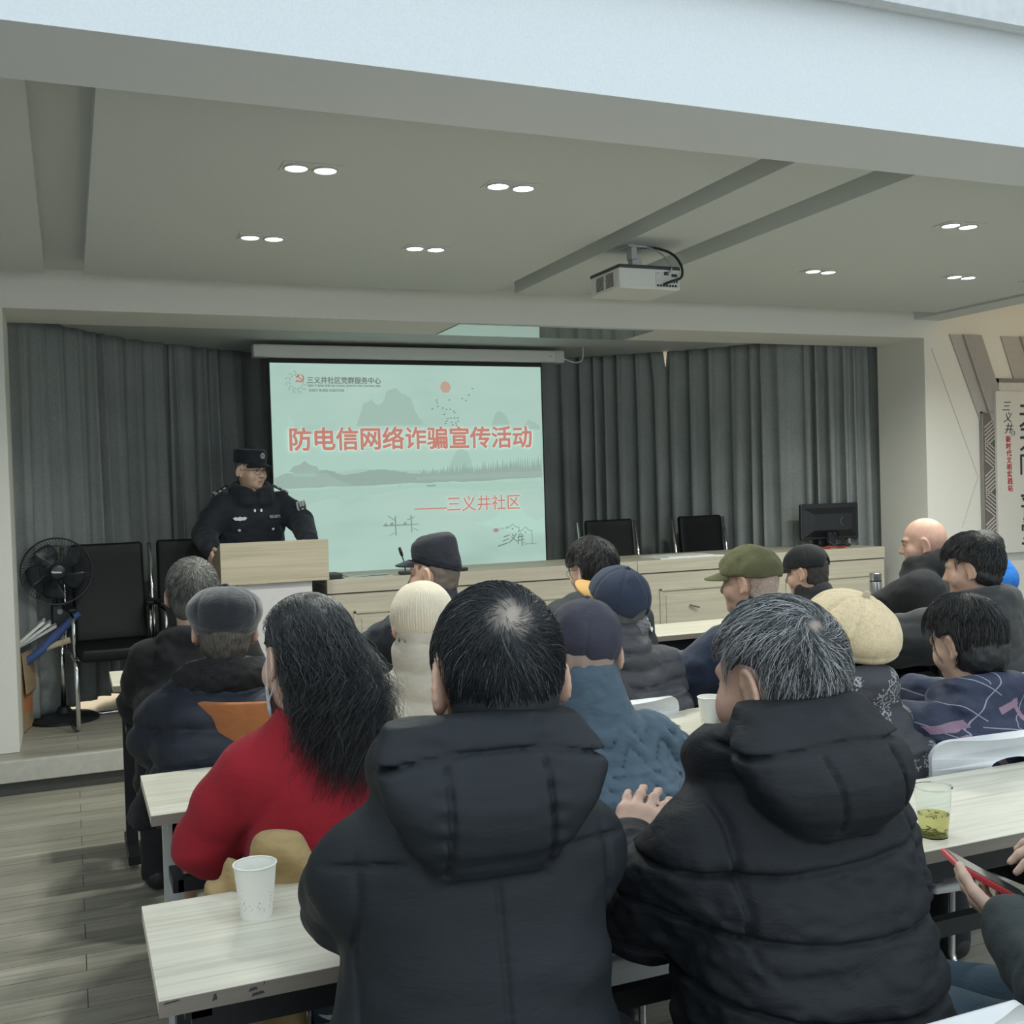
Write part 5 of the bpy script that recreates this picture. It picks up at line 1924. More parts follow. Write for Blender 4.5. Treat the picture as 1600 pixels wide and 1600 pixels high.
        return f.build(name, mat, s.root)

    def strands(s, n, mat, rad, L=(0.03, 0.06), whorl=(0.12, -0.62, 0.78), swirl=0.5, infl=0.008, line=(-0.012, 0.85), lift=0.012, m=7, thin=None, noise=0.35, seed=1, parent=None, front=None, name='hair_strands', curl_dir=None):
        H = s.H
        g = np.random.default_rng(seed)
        d = g.normal(size=(n * 5, 3)); d /= np.linalg.norm(d, axis=1, keepdims=True)
        r_ = CRAN_R + infl
        P = CRAN_C + d * r_
        ok = P[:, 2] > line[0] + line[1] * P[:, 1]
        fr = (P[:, 1] > 0.03) & (P[:, 2] < (0.052 + 0.25 * np.abs(P[:, 0]) if front is None else front))
        ok &= ~fr
        ok &= ~((np.abs(P[:, 0]) > 0.055) & (np.hypot(P[:, 1] + 0.004, (P[:, 2] + 0.008) * 0.8) < 0.030))
        w = np.array(whorl, float); w /= np.linalg.norm(w)
        dist = np.linalg.norm(d - w, axis=1)
        if thin:
            ok &= g.random(len(d)) < np.clip((dist - thin[0]) / thin[1], thin[2] if len(thin) > 2 else 0.05, 1)
        d = d[ok][:n]
        k = len(d)
        ln = g.uniform(L[0], L[1], k)
        out = np.zeros((k, m, 3))
        off = np.zeros(k)
        sw = swirl * (1 + 0.3 * g.normal(size=k))
        ph = g.normal(size=(k, 3))
        nz = noise
        cur = d.copy()
        lf = lift * g.uniform(0.5, 1.3, k)
        for j in range(m):
            t = j / (m - 1)
            out[:, j] = CRAN_C + cur * (r_ + (lf * math.sin(PI * min(1, t * 0.9)) * 0.8 + 0.002)[:, None])
            # step away from the whorl, with a swirl that fades with distance
            v = cur - w
            v -= cur * np.sum(v * cur, 1, keepdims=True)
            v /= np.linalg.norm(v, axis=1, keepdims=True) + 1e-6
            side = np.cross(cur, v)
            q = np.linalg.norm(cur - w, axis=1)
            a = sw * np.exp(-q * 1.1)
            big = 0.25 * np.sin(7 * cur[:, 0] + 3 * cur[:, 2] + 2.0) + 0.2 * np.sin(13 * cur[:, 1] + 9 * cur[:, 0])
            a = a + nz * (0.5 * ph[:, 0] + ph[:, 1] * (t - 0.5)) + nz * big
            dirv = v * np.cos(a)[:, None] + side * np.sin(a)[:, None]
            if curl_dir is not None:
                dirv = dirv + np.array(curl_dir)
            cur = cur + dirv * (ln / (m - 1) / 0.092)[:, None]
            cur /= np.linalg.norm(cur, axis=1, keepdims=True)
        # drop hairs that cross the ears, the brow or hang below the nape
        ear_ = (np.abs(out[..., 0]) > 0.058) & (np.hypot(out[..., 1] - 0.002, (out[..., 2] + 0.010) * 0.8) < 0.031)
        brow_ = (out[..., 1] > 0.045) & (out[..., 2] < (0.040 if front is None else front - 0.01))
        low_ = out[..., 2] < line[0] - 0.022 + line[1] * out[..., 1]
        good = ~(ear_ | brow_ | low_).any(1)
        out = out[good]
        k = len(out)
        W = H.c + (out * H.s) @ H.R.T
        return strands_mesh(name, W, rad * g.uniform(0.7, 1.25, k), mat, parent or s.root)

    # ---- hats, meshed in the head frame
    def hat_field(s, h=0.005, ext=0.20):
        H = s.H
        return SDF(H.c - ext * H.s, H.c + ext * H.s, h)

    def small(s, mb, name, mat, parent=None, smooth=True, auto=0.8):
        """a mesh drawn in the head frame"""
        M = s.H.M()
        mb.v = [M @ Vector(p) for p in mb.v]
        return mb.build(name, mat, parent or s.root, smooth, auto)


def eyes(p, brow_col=(0.03, 0.025, 0.022)):
    white = plain('eye_white', (0.62, 0.60, 0.56), 0.25)
    iris = plain('eye_dark', (0.02, 0.014, 0.01), 0.2)
    bm_ = plain('eyebrow_%d' % int(brow_col[0] * 100), brow_col, 0.8)
    for sx in (-1, 1):
        mb = MB(); mb.lathe([(0.0001, 0.0), (0.006, 0.0006), (0.0115, 0.0026), (0.013, 0.005)][::-1], n=20, M=T(sx * 0.031, 0.0845, 0.0025) @ RX(PI / 2) @ Matrix.Diagonal((1, 0.52, 1, 1)))
        p.small(mb, 'eye', white)
        mb = MB(); mb.lathe([(0.0001, 0.0), (0.0045, 0.0005), (0.0052, 0.002)][::-1], n=16, M=T(sx * 0.031, 0.0856, 0.0025) @ RX(PI / 2))
        p.small(mb, 'iris', iris)
        mb = MB(); mb.tube([(sx * 0.013, 0.0925, 0.021), (sx * 0.030, 0.0875, 0.027), (sx * 0.047, 0.074, 0.022)], [0.003, 0.0036, 0.0018], 8)
        p.small(mb, 'eyebrow', bm_)
        mb = MB(); mb.tube([(sx * 0.017, 0.0835, 0.0045), (sx * 0.031, 0.087, 0.0088), (sx * 0.045, 0.080, 0.0045)], [0.0009, 0.0014, 0.0009], 6)
        p.small(mb, 'eyelid', iris)


def glasses(p, mat, parent=None, rim=0.0012, half=False):
    mb = MB()
    for sx in (-1, 1):
        pts = [(sx * (0.033 + 0.025 * math.cos(a)), 0.102 - 0.010 * (0.5 + 0.5 * math.cos(a)), -0.002 + 0.0165 * math.sin(a)) for a in [2 * PI * k / 24 for k in range(25)]]
        if half:
            pts = [q for q in pts if q[2] >= -0.003]
            pts.sort(key=lambda q: q[0])
        mb.tube(pts, rim, 6)
        mb.tube([(sx * 0.058, 0.092, 0.006), (sx * 0.078, 0.060, 0.006), (sx * 0.084, -0.005, 0.006), (sx * 0.083, -0.028, -0.008)], rim * 1.2, 6)
    mb.tube([(-0.009, 0.101, 0.004), (0, 0.104, 0.006), (0.009, 0.101, 0.004)], rim, 6)
    return p.small(mb, 'glasses', mat)

# ------------------------------------------------------------------ hats
def brim(p, mat, length=0.065, a=62, r0=(0.083, 0.101), cy=-0.005, z=0.040, droop=0.020, tilt=0.25, name='brim', parent=None, taper=1.0):
    nu, nv = 25, 8
    vs, fs = [], []
    for i in range(nu):
        u = -1 + 2 * i / (nu - 1)
        ang = math.radians(90 - u * a)
        L = length * (1 - abs(u) ** 3.0 * taper)
        for j in range(nv):
            t = j / (nv - 1)
            x = r0[0] * math.cos(ang) * (1 + 0.02 * t)
            y = cy + r0[1] * math.sin(ang) + L * t
            zz = z - tilt * L * t - droop * u * u * (0.4 + t)
            vs.append((x, y, zz))
    for i in range(nu - 1):
        for j in range(nv - 1):
            fs.append((i * nv + j, i * nv + j + 1, (i + 1) * nv + j + 1, (i + 1) * nv + j))
    mb = MB(); mb.add(vs, fs)
    o = p.small(mb, name, mat, parent)
    md = o.modifiers.new('th', 'SOLIDIFY'); md.thickness = 0.004; md.offset = 0
    return o


def ball_cap(p, mat, brim_mat=None, z=0.030, slope=0.10, panels=6, button=True, size=1.0, high=0.0, opening=False, btn_mat=None, wr=0.002):
    f = p.hat_field(0.0045)
    H = p.H
    r_ = np.array((0.0885, 0.108, 0.094 + high)) * size
    c = np.array((0, -0.010, 0.036))
    f.ell(H(c), r_ * H.s, H.R, 0.0)

    def keep(x, y, zz):
        u, v, w = H.invc(x, y, zz)
        e = (z - slope * (-v) * -1 - 0.0) - w if False else (z + slope * v) - w
        if opening:
            arch = 0.034 - np.sqrt(u ** 2 + (w - (z - slope * 0.1)) ** 2)
            e = np.where(v < -0.03, np.maximum(e, arch), e)
        return e * H.s
    f.cut(keep, 0.004)

    def seams(x, y, zz):
        u, v, w = H.invc(x, y, zz)
        az = np.arctan2(u, v + 0.010)
        q = np.abs((az / (2 * PI / panels) + 0.5) % 1 - 0.5) * 2 * PI / panels
        rad_ = np.sqrt(u ** 2 + (v + 0.01) ** 2)
        return -0.0032 * groove(q * rad_, 0.0035) + wr * vnoise(x, y, zz, 28)
    f.disp(seams)
    o = f.build('cap', mat, p.root)
    if button:
        mb = MB(); mb.lathe([(0.0, 0.006), (0.005, 0.0055), (0.009, 0.002), (0.010, -0.002)], (c[0], c[1], c[2] + r_[2]), 16)
        p.small(mb, 'button', btn_mat or mat, o)
    if brim_mat:
        brim(p, brim_mat, parent=o, z=z + slope * 0.09 + 0.006, r0=(0.086 * size, 0.104 * size), cy=-0.01)
    return o


def tall_cap(p, mat, brim_mat, z=0.036, top=0.125, slope=0.06, r0=(0.088, 0.107), r1=(0.084, 0.100), tiltback=0.0, bl=0.06):
    """flat-topped service cap"""
    f = p.hat_field(0.0045)
    H = p.H
    c = np.array((0, -0.010, 0))
    rnd = 0.012 if r1[0] > 0.09 else 0.05

    def fn(x, y, zz):
        u, v, w = H.invc(x, y, zz)
        t = np.clip((w - z) / (top - z), 0, 1)
        rx = r0[0] + (r1[0] - r0[0]) * t; ry = r0[1] + (r1[1] - r0[1]) * t
        q = np.sqrt((u / rx) ** 2 + ((v - c[1]) / ry) ** 2)
        d = (q - 1) * rx
        e = np.maximum(w - (top - tiltback * (v - 0.1) + 0.004), (z + slope * v) - w)
        k = rnd
        h = np.clip(0.5 - 0.5 * (d - e) / k, 0, 1)
        return (d + (e - d) * h + k * h * (1 - h)) * H.s
    f.func(fn, H.c - 0.19 * H.s, H.c + 0.19 * H.s)

    def seam(x, y, zz):
        u, v, w = H.invc(x, y, zz)
        return -0.0016 * groove(w - (z + 0.036 + slope * v), 0.003) - 0.001 * groove(w - (top - 0.010 - tiltback * (v - 0.1)), 0.003) + 0.0022 * vnoise(x, y, zz, 30)
    f.disp(seam)
    o = f.build('cap', mat, p.root)
    brim(p, brim_mat, bl, 60, (r0[0] - 0.002, r0[1] - 0.002), -0.01, z + slope * 0.09 + 0.006, 0.022, 0.30, parent=o)
    return o


def knit_mat(name, col, c, ribs=90, R=None, rings=0.0):
    """knitted cloth with ribs running to the crown at c"""
    if name in MATS:
        return MATS[name]
    m, nt, b = nodemat(name)
    tc = nt.nodes.new('ShaderNodeTexCoord')
    mp = nt.nodes.new('ShaderNodeMapping')
    mp.inputs['Location'].default_value = (-c[0], -c[1], -c[2])
    nt.links.new(tc.outputs['Object'], mp.inputs[0])
    sep = nt.nodes.new('ShaderNodeSeparateXYZ')
    nt.links.new(mp.outputs[0], sep.inputs[0])
    az = math_n(nt, 'ARCTAN2', sep.outputs[0], sep.outputs[1])
    rib = math_n(nt, 'SINE', math_n(nt, 'MULTIPLY', az, ribs / 1.0))
    row = math_n(nt, 'SINE', math_n(nt, 'MULTIPLY', sep.outputs[2], 1500.0))
    hgt = math_n(nt, 'ADD', math_n(nt, 'MULTIPLY', rib, 0.5), math_n(nt, 'MULTIPLY', row, 0.06))
    n = N(nt, 'ShaderNodeTexNoise', i_Scale=300.0)
    nt.links.new(tc.outputs['Object'], n.inputs['Vector'])
    hgt = math_n(nt, 'ADD', hgt, n.outputs[0])
    f = math_n(nt, 'MULTIPLY_ADD', hgt, 0.25, 0.45)
    nt.links.new(ramp(nt, f, [(0.1, [k * 0.72 for k in col]), (0.8, [min(1, k * 1.06) for k in col])]), b.inputs['Base Color'])
    b.inputs['Roughness'].default_value = 0.9
    b.inputs['Sheen Weight'].default_value = 0.3
    b.inputs['Specular IOR Level'].default_value = 0.15
    bump(nt, b, hgt, 0.55, 0.0022)
    MATS[name] = m
    return m


# ------------------------------------------------------------------ collars and hoods
def stand_collar(h=0.075, r=0.072, th=0.020, open_front=True):
    def fn(f, p):
        b = p.nb
        t = p.H(np.array((0, -0.02, -0.07)))
        d = (t - b); d = d / np.linalg.norm(d)
        f.cone(b - d * 0.02, b + d * h, r + th + 0.012, r + th, 0.03)
        f.cone(b + d * (h - 0.025), b + d * (h + 0.12), r - 0.004, r + 0.004, 0.006, True)
    return fn


def hood_down(w=0.16, zt=0.0, zb=-0.16, y=-0.10, ry=0.062, roll=0.040, pts=None):
    """hood lying on the upper back with its rolled edge round the neck"""
    def fn(f, p):
        z = p.shz
        yy = p.lean + y
        rows = [(z + zb - 0.01, 0, yy + 0.015, w * 0.34, ry * 0.55), (z + zb + 0.03, 0, yy - 0.005, w * 0.62, ry * 0.9), (z + (zb + zt) / 2 + 0.01, 0, yy - 0.008, w * 0.93, ry * 1.05),
                (z + zt + 0.03, 0, yy, w, ry * 1.0), (z + zt + 0.075, 0, yy + 0.02, w * 0.86, ry * 0.9), (z + zt + 0.10, 0, yy + 0.03, w * 0.72, ry * 0.7)]
        f.loft(rows, 0.014, 2.6)
        # rolled opening round the neck
        cx, cy, cz = p.nb[0], p.nb[1] + 0.012, z + zt + 0.085
        n = 12
        ring = []
        for k in range(n + 1):
            a = math.radians(-215 + 250 * k / n)
            ring.append((cx + 0.098 * math.cos(a), cy + 0.088 * math.sin(a), cz - 0.035 * (math.sin(a) + 1) * 0.6))
        for a_, b_ in zip(ring[:-1], ring[1:]):
            f.cone(a_, b_, roll, roll, 0.03)
        f.cone((cx, cy + 0.01, cz - 0.03), (cx, cy + 0.02, cz + 0.14), 0.066, 0.085, 0.02, True)
    return fn


def quilt_h(period=0.09, amp=0.010, z0=0.0, power=0.5, w=0.010, wave=0.006):
    def fn(x, y, z, p):
        q = ((z - z0 + wave * np.sin(x * 23 + 1.0)) / period)
        s_ = np.abs(np.sin(PI * q))
        return amp * (s_ ** power - 0.6) + 0.003 * vnoise(x * 0.9, y, z * 1.3, 34) + 0.002 * vnoise(x, y, z, 75) * (1 - s_)
    return fn


jean = fabric('denim', (0.045, 0.075, 0.105), 0.85, 900, 0.15)
dark_tr = fabric('dark_trousers', (0.018, 0.019, 0.022), 0.85, 800, 0.15)

# ================================================================== ROW NEAREST THE CAMERA
# --- man in the black hooded jacket
m5 = fabric('black_softshell', (0.0135, 0.0165, 0.021), 0.6, 1400, 0.16, 6, 0.10, 0.0, 0.22)
p5 = Person('person in a plain black hooded jacket with thinning black hair, nearest in the middle', 0.512, 1.315, -0.10, 1.348, 0.07, 0.046, 0.02, 0.02, 0.08, 0.0, 0.97, 0.185, 1.0, curls=0.9)
p5.arm(-1, (0.358, 1.53, 0.885), (0.50, 1.73, 0.80), (0.8, 0.55, 0.0), (0, 0, 1))
p5.arm(1, (0.635, 1.50, 0.86), (0.62, 1.74, 0.80), (-0.5, 0.8, 0.0), (0, 0, 1))
p5.body(hh=0.0036)


def hood5(f, p):
    z = 1.0
    yy = p.lean - 0.105
    rows = [(1.026, -0.002, yy + 0.012, 0.062, 0.030), (1.040, -0.002, yy + 0.002, 0.086, 0.045), (1.085, 0.0, yy - 0.004, 0.114, 0.055), (1.13, 0.004, yy + 0.002, 0.142, 0.055), (1.158, 0.006, yy + 0.014, 0.154, 0.048), (1.178, 0.006, yy + 0.035, 0.142, 0.04), (1.200, 0.006, yy + 0.058, 0.116, 0.03)]
    f.loft(rows, 0.008, 3.2)
    cx, cy, cz = 0.008, p.lean + 0.01, 1.168
    ring = []
    for k in range(15):
        a = math.radians(-218 + 256 * k / 14)
        ring.append((cx + 0.100 * math.cos(a), cy + 0.095 * math.sin(a), cz - 0.030 * (math.sin(a) + 1)))
    for a_, b_ in zip(ring[:-1], ring[1:]):
        f.cone(a_, b_, 0.030, 0.030, 0.03)
    f.cone((cx, cy + 0.02, 1.12), (cx, cy + 0.02, 1.34), 0.072, 0.090, 0.02, True)
    # the open hem flares out at the left
    f.cone((-0.135, 0.03, 0.86), (-0.215, 0.02, 0.66), 0.035, 0.055, 0.05)


def detail5(x, y, z, p):
    back = np.clip((p.lean - 0.02 - y) * 30, 0, 1)
    inhood = np.clip((0.118 - np.abs(x) + (z - 1.045) * 0.9) * 60, 0, 1) * np.clip((z - 1.028) * 80, 0, 1) * np.clip((-0.005 - y + (z - 1.1) * 0.35) * 60, 0, 1)
    band = 1.172 - 0.9 * (x - 0.0) ** 2
    below = np.clip((band - z) * 90, 0, 1)
    d = -0.008 * groove(x + 0.060 - 0.02 * (z - 1.1), 0.0032) * inhood * below * back
    d += -0.008 * groove(x - 0.062 + 0.02 * (z - 1.1), 0.0032) * inhood * below * back
    d += -0.008 * groove(z - band, 0.0034) * back * np.clip((0.165 - np.abs(x)) * 80, 0, 1)
    lowb = np.clip((1.02 - z) * 90, 0, 1) * back
    d += -0.006 * groove(x + 0.0, 0.0032) * lowb
    out = np.clip((np.abs(x) - 0.09) * 60, 0, 1) * back
    d += -0.006 * groove(z - (1.052 - 0.1 * np.abs(x)), 0.0032) * out * np.clip((0.22 - np.abs(x)) * 80, 0, 1)
    # sleeve seams
    d += -0.005 * groove(np.abs(x) - 0.158 - 0.25 * np.clip(1.0 - z, 0, 1) * 0.1, 0.005) * np.clip((1.06 - z) * 30, 0, 1) * np.clip((z - 0.82) * 30, 0, 1) * back
    # soft drag folds across the back
    low = np.clip((1.0 - z) * 8, 0, 1)
    d += low * 0.008 * np.sin(z * 62 + 3.2 * np.abs(x + 0.02) * 6 + 2.0 * vnoise(x, y, z, 6)) * np.clip(0.25 + np.abs(x) * 5, 0, 1) * (0.4 + 0.6 * vnoise(x * 1.5, y, z, 5))
    d += 0.0035 * vnoise(x * 0.6, y, z * 1.4, 26) * np.clip(0.3 + 3 * np.abs(x), 0, 1)
    # puckers beside the hood seams
    d += inhood * 0.0022 * np.sin(z * 260 + 5 * x) * (groove(np.abs(x) - 0.066, 0.014))
    return d


rows5 = [(0.44, 0, 0.0, 0.185, 0.165), (0.62, 0, 0.012, 0.178, 0.15), (0.80, 0, 0.035, 0.168, 0.140), (0.92, 0, 0.055, 0.166, 0.132), (1.00, 0, 0.066, 0.172, 0.126), (1.055, 0, 0.07, 0.158, 0.112), (1.10, 0, 0.07, 0.118, 0.095), (1.16, 0, 0.07, 0.095, 0.09)]
p5.coat(m5, 0.0040, rows5, (0.070, 0.064, 0.052), hood5, None, detail5, None, shoulder_k=0.035)
p5.trousers(dark_tr)
h5 = hair_mat('hair_black_fine', [(0.0, (0.010, 0.012, 0.016)), (0.70, (0.022, 0.026, 0.032)), (0.93, (0.06, 0.068, 0.078)), (1.0, (0.20, 0.21, 0.22))], 0.36, 0.55)


def scalp_mat(name, hair, skin_, centre, r0, r1):
    m, nt, b = nodemat(name)
    tc = nt.nodes.new('ShaderNodeTexCoord')
    ds = N(nt, 'ShaderNodeVectorMath', operation='DISTANCE')
    nt.links.new(tc.outputs['Object'], ds.inputs[0])
    ds.inputs[1].default_value = tuple(float(q) for q in centre)
    n = N(nt, 'ShaderNodeTexNoise', i_Scale=90.0, i_Detail=3.0)
    nt.links.new(tc.outputs['Object'], n.inputs['Vector'])
    dd = math_n(nt, 'ADD', ds.outputs['Value'], math_n(nt, 'MULTIPLY', math_n(nt, 'SUBTRACT', n.outputs[0], 0.5), 0.03))
    f = math_n(nt, 'DIVIDE', math_n(nt, 'SUBTRACT', dd, r0), r1 - r0)
    nt.links.new(ramp(nt, f, [(0.0, skin_), (1.0, hair)]), b.inputs['Base Color'])
    b.inputs['Roughness'].default_value = 0.6
    return m


def whorl_point(p, w):
    w = np.array(w, float); w /= np.linalg.norm(w)
    return p.H(CRAN_C + w * (CRAN_R + 0.006))


W5 = (-0.03, -0.80, 0.60)
sc5 = scalp_mat('scalp_thinning', (0.012, 0.014, 0.018), (0.30, 0.25, 0.21), whorl_point(p5, W5), 0.004, 0.036)
LINE5 = (-0.055, 0.62)
p5.hair_cap(sc5, 0.005, LINE5, noise=0.001)
p5.strands(9500, h5, 0.00042, (0.045, 0.085), W5, 0.75, 0.005, LINE5, 0.007, 8, (0.02, 0.42, 0.28), 0.35, 4)

# --- grey-haired man in the black padded jacket
m6 = fabric('black_padded', (0.0135, 0.0155, 0.019), 0.66, 1200, 0.22, 9, 0.10, 0.0, 0.22)
p6 = Person('person with grey-streaked hair in a black padded hooded jacket, nearest at the right', 0.955, 1.315, 0.02, 1.298, 0.085, 0.010, 0.02, 0.30, 0.14, 0.02, 0.96, 0.190, 0.97, curls={-1: 0.45, 1: 0.9}, fat=1.04)
p6.arm(-1, (0.785, 1.43, 0.835), (0.838, 1.575, 0.872), (0.55, 0.45, 0.55), (-0.55, -0.75, 0.3))
p6.arm(1, (1.10, 1.46, 0.82), (1.06, 1.70, 0.80), (-0.5, 0.8, 0.0), (0, 0, 1))
p6.body(hh=0.0036, fine_hands=(-1,))


def hood6(f, p):
    yy = p.lean - 0.110
    rows = [(1.000, 0.000, yy + 0.012, 0.060, 0.035), (1.018, 0.000, yy - 0.002, 0.094, 0.054), (1.06, -0.006, yy - 0.010, 0.120, 0.066), (1.10, -0.012, yy - 0.002, 0.136, 0.064), (1.130, -0.016, yy + 0.018, 0.134, 0.056), (1.155, -0.012, yy + 0.045, 0.112, 0.042), (1.175, -0.008, yy + 0.06, 0.092, 0.03)]
    f.loft(rows, 0.008, 2.8)
    cx, cy, cz = 0.0, p.lean + 0.012, 1.125
    ring = []
    for k in range(15):
        a = math.radians(-222 + 264 * k / 14)
        ring.append((cx + 0.100 * math.cos(a), cy + 0.100 * math.sin(a), cz - 0.030 * (math.sin(a) + 1)))
    for a_, b_ in zip(ring[:-1], ring[1:]):
        f.cone(a_, b_, 0.033, 0.033, 0.025)
    f.cone((cx, cy + 0.02, 1.07), (cx, cy + 0.02, 1.30), 0.070, 0.092, 0.02, True)
    f.cone((cx - 0.02, cy - 0.075, 1.115), (cx + 0.05, cy - 0.085, 1.135), 0.032, 0.030, 0.03)


def detail6(x, y, z, p):
    back = np.clip((p.lean - 0.0 - y) * 30, 0, 1)
    inhood = np.clip((0.135 - np.abs(x - 0.01) + (z - 1.02) * 0.7) * 60, 0, 1) * np.clip((z - 1.008) * 80, 0, 1) * np.clip((0.0 - y + (z - 1.08) * 0.35) * 60, 0, 1)
    band = 1.128 - 0.5 * x * x
    below = np.clip((band - z) * 90, 0, 1)
    d = -0.009 * groove(x + 0.045 - 0.22 * (1.1 - z), 0.0034) * inhood * below * back
    d += -0.009 * groove(x - 0.068 - 0.12 * (1.1 - z), 0.0034) * inhood * below * back
    d += -0.009 * groove(z - band, 0.0036) * back * np.clip((0.17 - np.abs(x)) * 80, 0, 1) * np.clip((z - 1.04) * 50, 0, 1)
    d += 0.004 * inhood * (groove(x - 0.035, 0.05))
    low = np.clip((0.995 - z) * 30, 0, 1)
    for zc, kx, cv in ((0.965, 0.03, 0.0), (0.872, -0.05, 0.25), (0.775, -0.10, 0.3), (0.69, -0.03, 0.1), (0.60, 0.02, 0.0)):
        d += -0.011 * groove(z - zc - kx * x - cv * x * x, 0.0045) * low
        d += 0.004 * groove(z - zc - kx * x - cv * x * x - 0.03, 0.03) * low
    d += low * 0.0042 * vnoise(x * 0.55, y, z * 1.8, 30) + low * 0.0028 * vnoise(x * 0.8 + 0.5 * z, y, z * 1.5, 62)
    d += 0.002 * vnoise(x, y, z, 40)
    # armhole seam
    d += -0.007 * groove(np.abs(x + 0.0) - 0.150 + 0.10 * np.clip(z - 0.98, 0, 1), 0.005) * np.clip((1.075 - z) * 30, 0, 1) * np.clip((z - 0.84) * 30, 0, 1) * back
    return d


rows6 = [(0.44, 0, 0.0, 0.210, 0.180), (0.60, 0, 0.012, 0.200, 0.17), (0.74, 0, 0.03, 0.190, 0.158), (0.88, 0, 0.055, 0.184, 0.146), (0.965, 0, 0.072, 0.185, 0.134), (1.02, 0, 0.08, 0.168, 0.118), (1.07, 0, 0.085, 0.122, 0.10), (1.12, 0, 0.085, 0.095, 0.092)]
p6.coat(m6, 0.0042, rows6, (0.080, 0.074, 0.058), hood6, None, detail6, None, shoulder_k=0.035)
p6.trousers(dark_tr)
h6 = hair_mat('hair_grey_streaked', [(0.0, (0.025, 0.027, 0.030)), (0.28, (0.06, 0.064, 0.068)), (0.52, (0.19, 0.20, 0.21)), (0.80, (0.40, 0.41, 0.425)), (1.0, (0.66, 0.67, 0.68))], 0.42, 0.5)
W6 = (-0.22, -0.80, 0.55)
sc6 = scalp_mat('scalp_grey', (0.040, 0.042, 0.045), (0.26, 0.22, 0.19), whorl_point(p6, W6), 0.002, 0.018)
LINE6 = (-0.050, 0.66)
p6.hair_cap(sc6, 0.006, LINE6, noise=0.0015)
p6.strands(7500, h6, 0.00046, (0.045, 0.085), W6, 0.9, 0.006, LINE6, 0.010, 8, (0.0, 0.15, 0.45), 0.5, 6)

# ================================================================== SECOND ROW
# --- woman in the red jumper
red_k = fabric('red_jumper', (0.285, 0.017, 0.027), 0.9, 420, 0.16, 5, 0.10, 0.05, 0.15)
p4 = Person('person with long wavy dark hair in a red knitted jumper and face mask', 0.455, 2.29, -0.02, 1.255, 0.06, -0.02, 0.03, 0.36, 0.12, 0.06, 1.02, 0.195, 1.05, skinm=SKP, curls=0.8)
p4.arm(-1, (0.245, 2.32, 0.765), (0.36, 2.60, 0.80), (0.7, 0.6, 0), (0, 0, 1))
p4.arm(1, (0.72, 2.36, 0.76), (0.62, 2.62, 0.80), (-0.6, 0.7, 0), (0, 0, 1))
p4.body(hh=0.004)


def wr4(x, y, z, p):
    d = 0.004 * vnoise(x * 0.7, y, z, 16)
    d += -0.008 * groove(np.abs(x) - 0.135 + 0.5 * (z - 0.85), 0.014) * np.clip((0.92 - z) * 14, 0, 1) * np.clip((z - 0.66) * 14, 0, 1) * np.clip((0.08 - y) * 20, 0, 1)
    d += 0.005 * np.sin(z * 70 + 20 * np.abs(x)) * np.clip((0.80 - z) * 10, 0, 1) * np.clip(np.abs(x) * 8 - 0.4, 0, 1)
    return d


rows4 = [(0.50, 0, 0.0, 0.185, 0.155), (0.62, 0, 0.01, 0.178, 0.145), (0.74, 0, 0.025, 0.165, 0.132), (0.85, 0, 0.045, 0.168, 0.130), (0.92, 0, 0.058, 0.175, 0.122), (0.965, 0, 0.06, 0.165, 0.108), (1.00, 0, 0.06, 0.115, 0.085), (1.035, -0.01, 0.06, 0.075, 0.07)]
p4.coat(red_k, 0.0065, rows4, (0.068, 0.066, 0.046), None, None, wr4, None, name='jumper', shoulder_k=0.035)
p4.trousers(jean)
# hair: a soft dark body of hair that falls down the back, with loose waving strands over it
hb = hair_mat('hair_dark_waves', [(0.0, (0.008, 0.009, 0.011)), (0.7, (0.030, 0.032, 0.036)), (1.0, (0.13, 0.137, 0.145))], 0.38, 0.5)
hb_in = hair_body('hair_dark_inner', (0.006, 0.006, 0.007), (0.026, 0.027, 0.030))
H4 = p4.H
f = SDF(H4.c + (-0.22, -0.24, -0.42), H4.c + (0.24, 0.16, 0.16), 0.007)
f.ell(H4(CRAN_C + np.array((0, -0.006, 0.003))), (CRAN_R + 0.013) * H4.s, H4.R, 0.0)
f.ell(H4.c + (0.025, -0.055, -0.06), (0.088, 0.060, 0.11), None, 0.03)
f.ell(H4.c + (0.055, -0.095, -0.17), (0.090, 0.048, 0.12), None, 0.03)
f.ell(H4.c + (0.065, -0.115, -0.265), (0.070, 0.035, 0.085), None, 0.03)


def keep4(x, y, z):
    u, v, w = H4.invc(x, y, z)
    e = np.where(v > 0.02, (0.035 + 0.3 * np.abs(u)) - w, -1.0)
    free = np.minimum(np.minimum(v + 0.030, 0.022 - w), w + 0.13)
    return np.maximum(e, np.where(u < -0.035, free, -1))


f.cut(keep4, 0.006)
f.disp(lambda x, y, z: 0.007 * vnoise(x * 2.2, y * 1.2, z * 0.6, 32) + 0.004 * vnoise(x * 2, y, z, 60))
hair4 = f.build('hair', hb_in, p4.root)
g = np.random.default_rng(12)
NS = 5200
m_ = 26
d = g.normal(size=(NS * 4, 3)); d /= np.linalg.norm(d, axis=1, keepdims=True)
P0 = CRAN_C + d * (CRAN_R + 0.013)
ok = (P0[:, 2] > -0.03 + 0.55 * P0[:, 1]) & ~((P0[:, 1] > 0.03) & (P0[:, 2] < 0.06)) & ~((P0[:, 0] < -0.035) & (P0[:, 1] > -0.035) & (P0[:, 2] < 0.024))
P0 = P0[ok][:NS]; d = d[ok][:NS]; NS = len(P0)
root_w = H4.c + (P0 * H4.s) @ H4.R.T
cl = g.integers(0, 90, NS)
cph = g.uniform(0, 6.28, 90)[cl]; cw = g.uniform(0.75, 1.25, 90)[cl]
az = np.arctan2(d[:, 0], -d[:, 1])
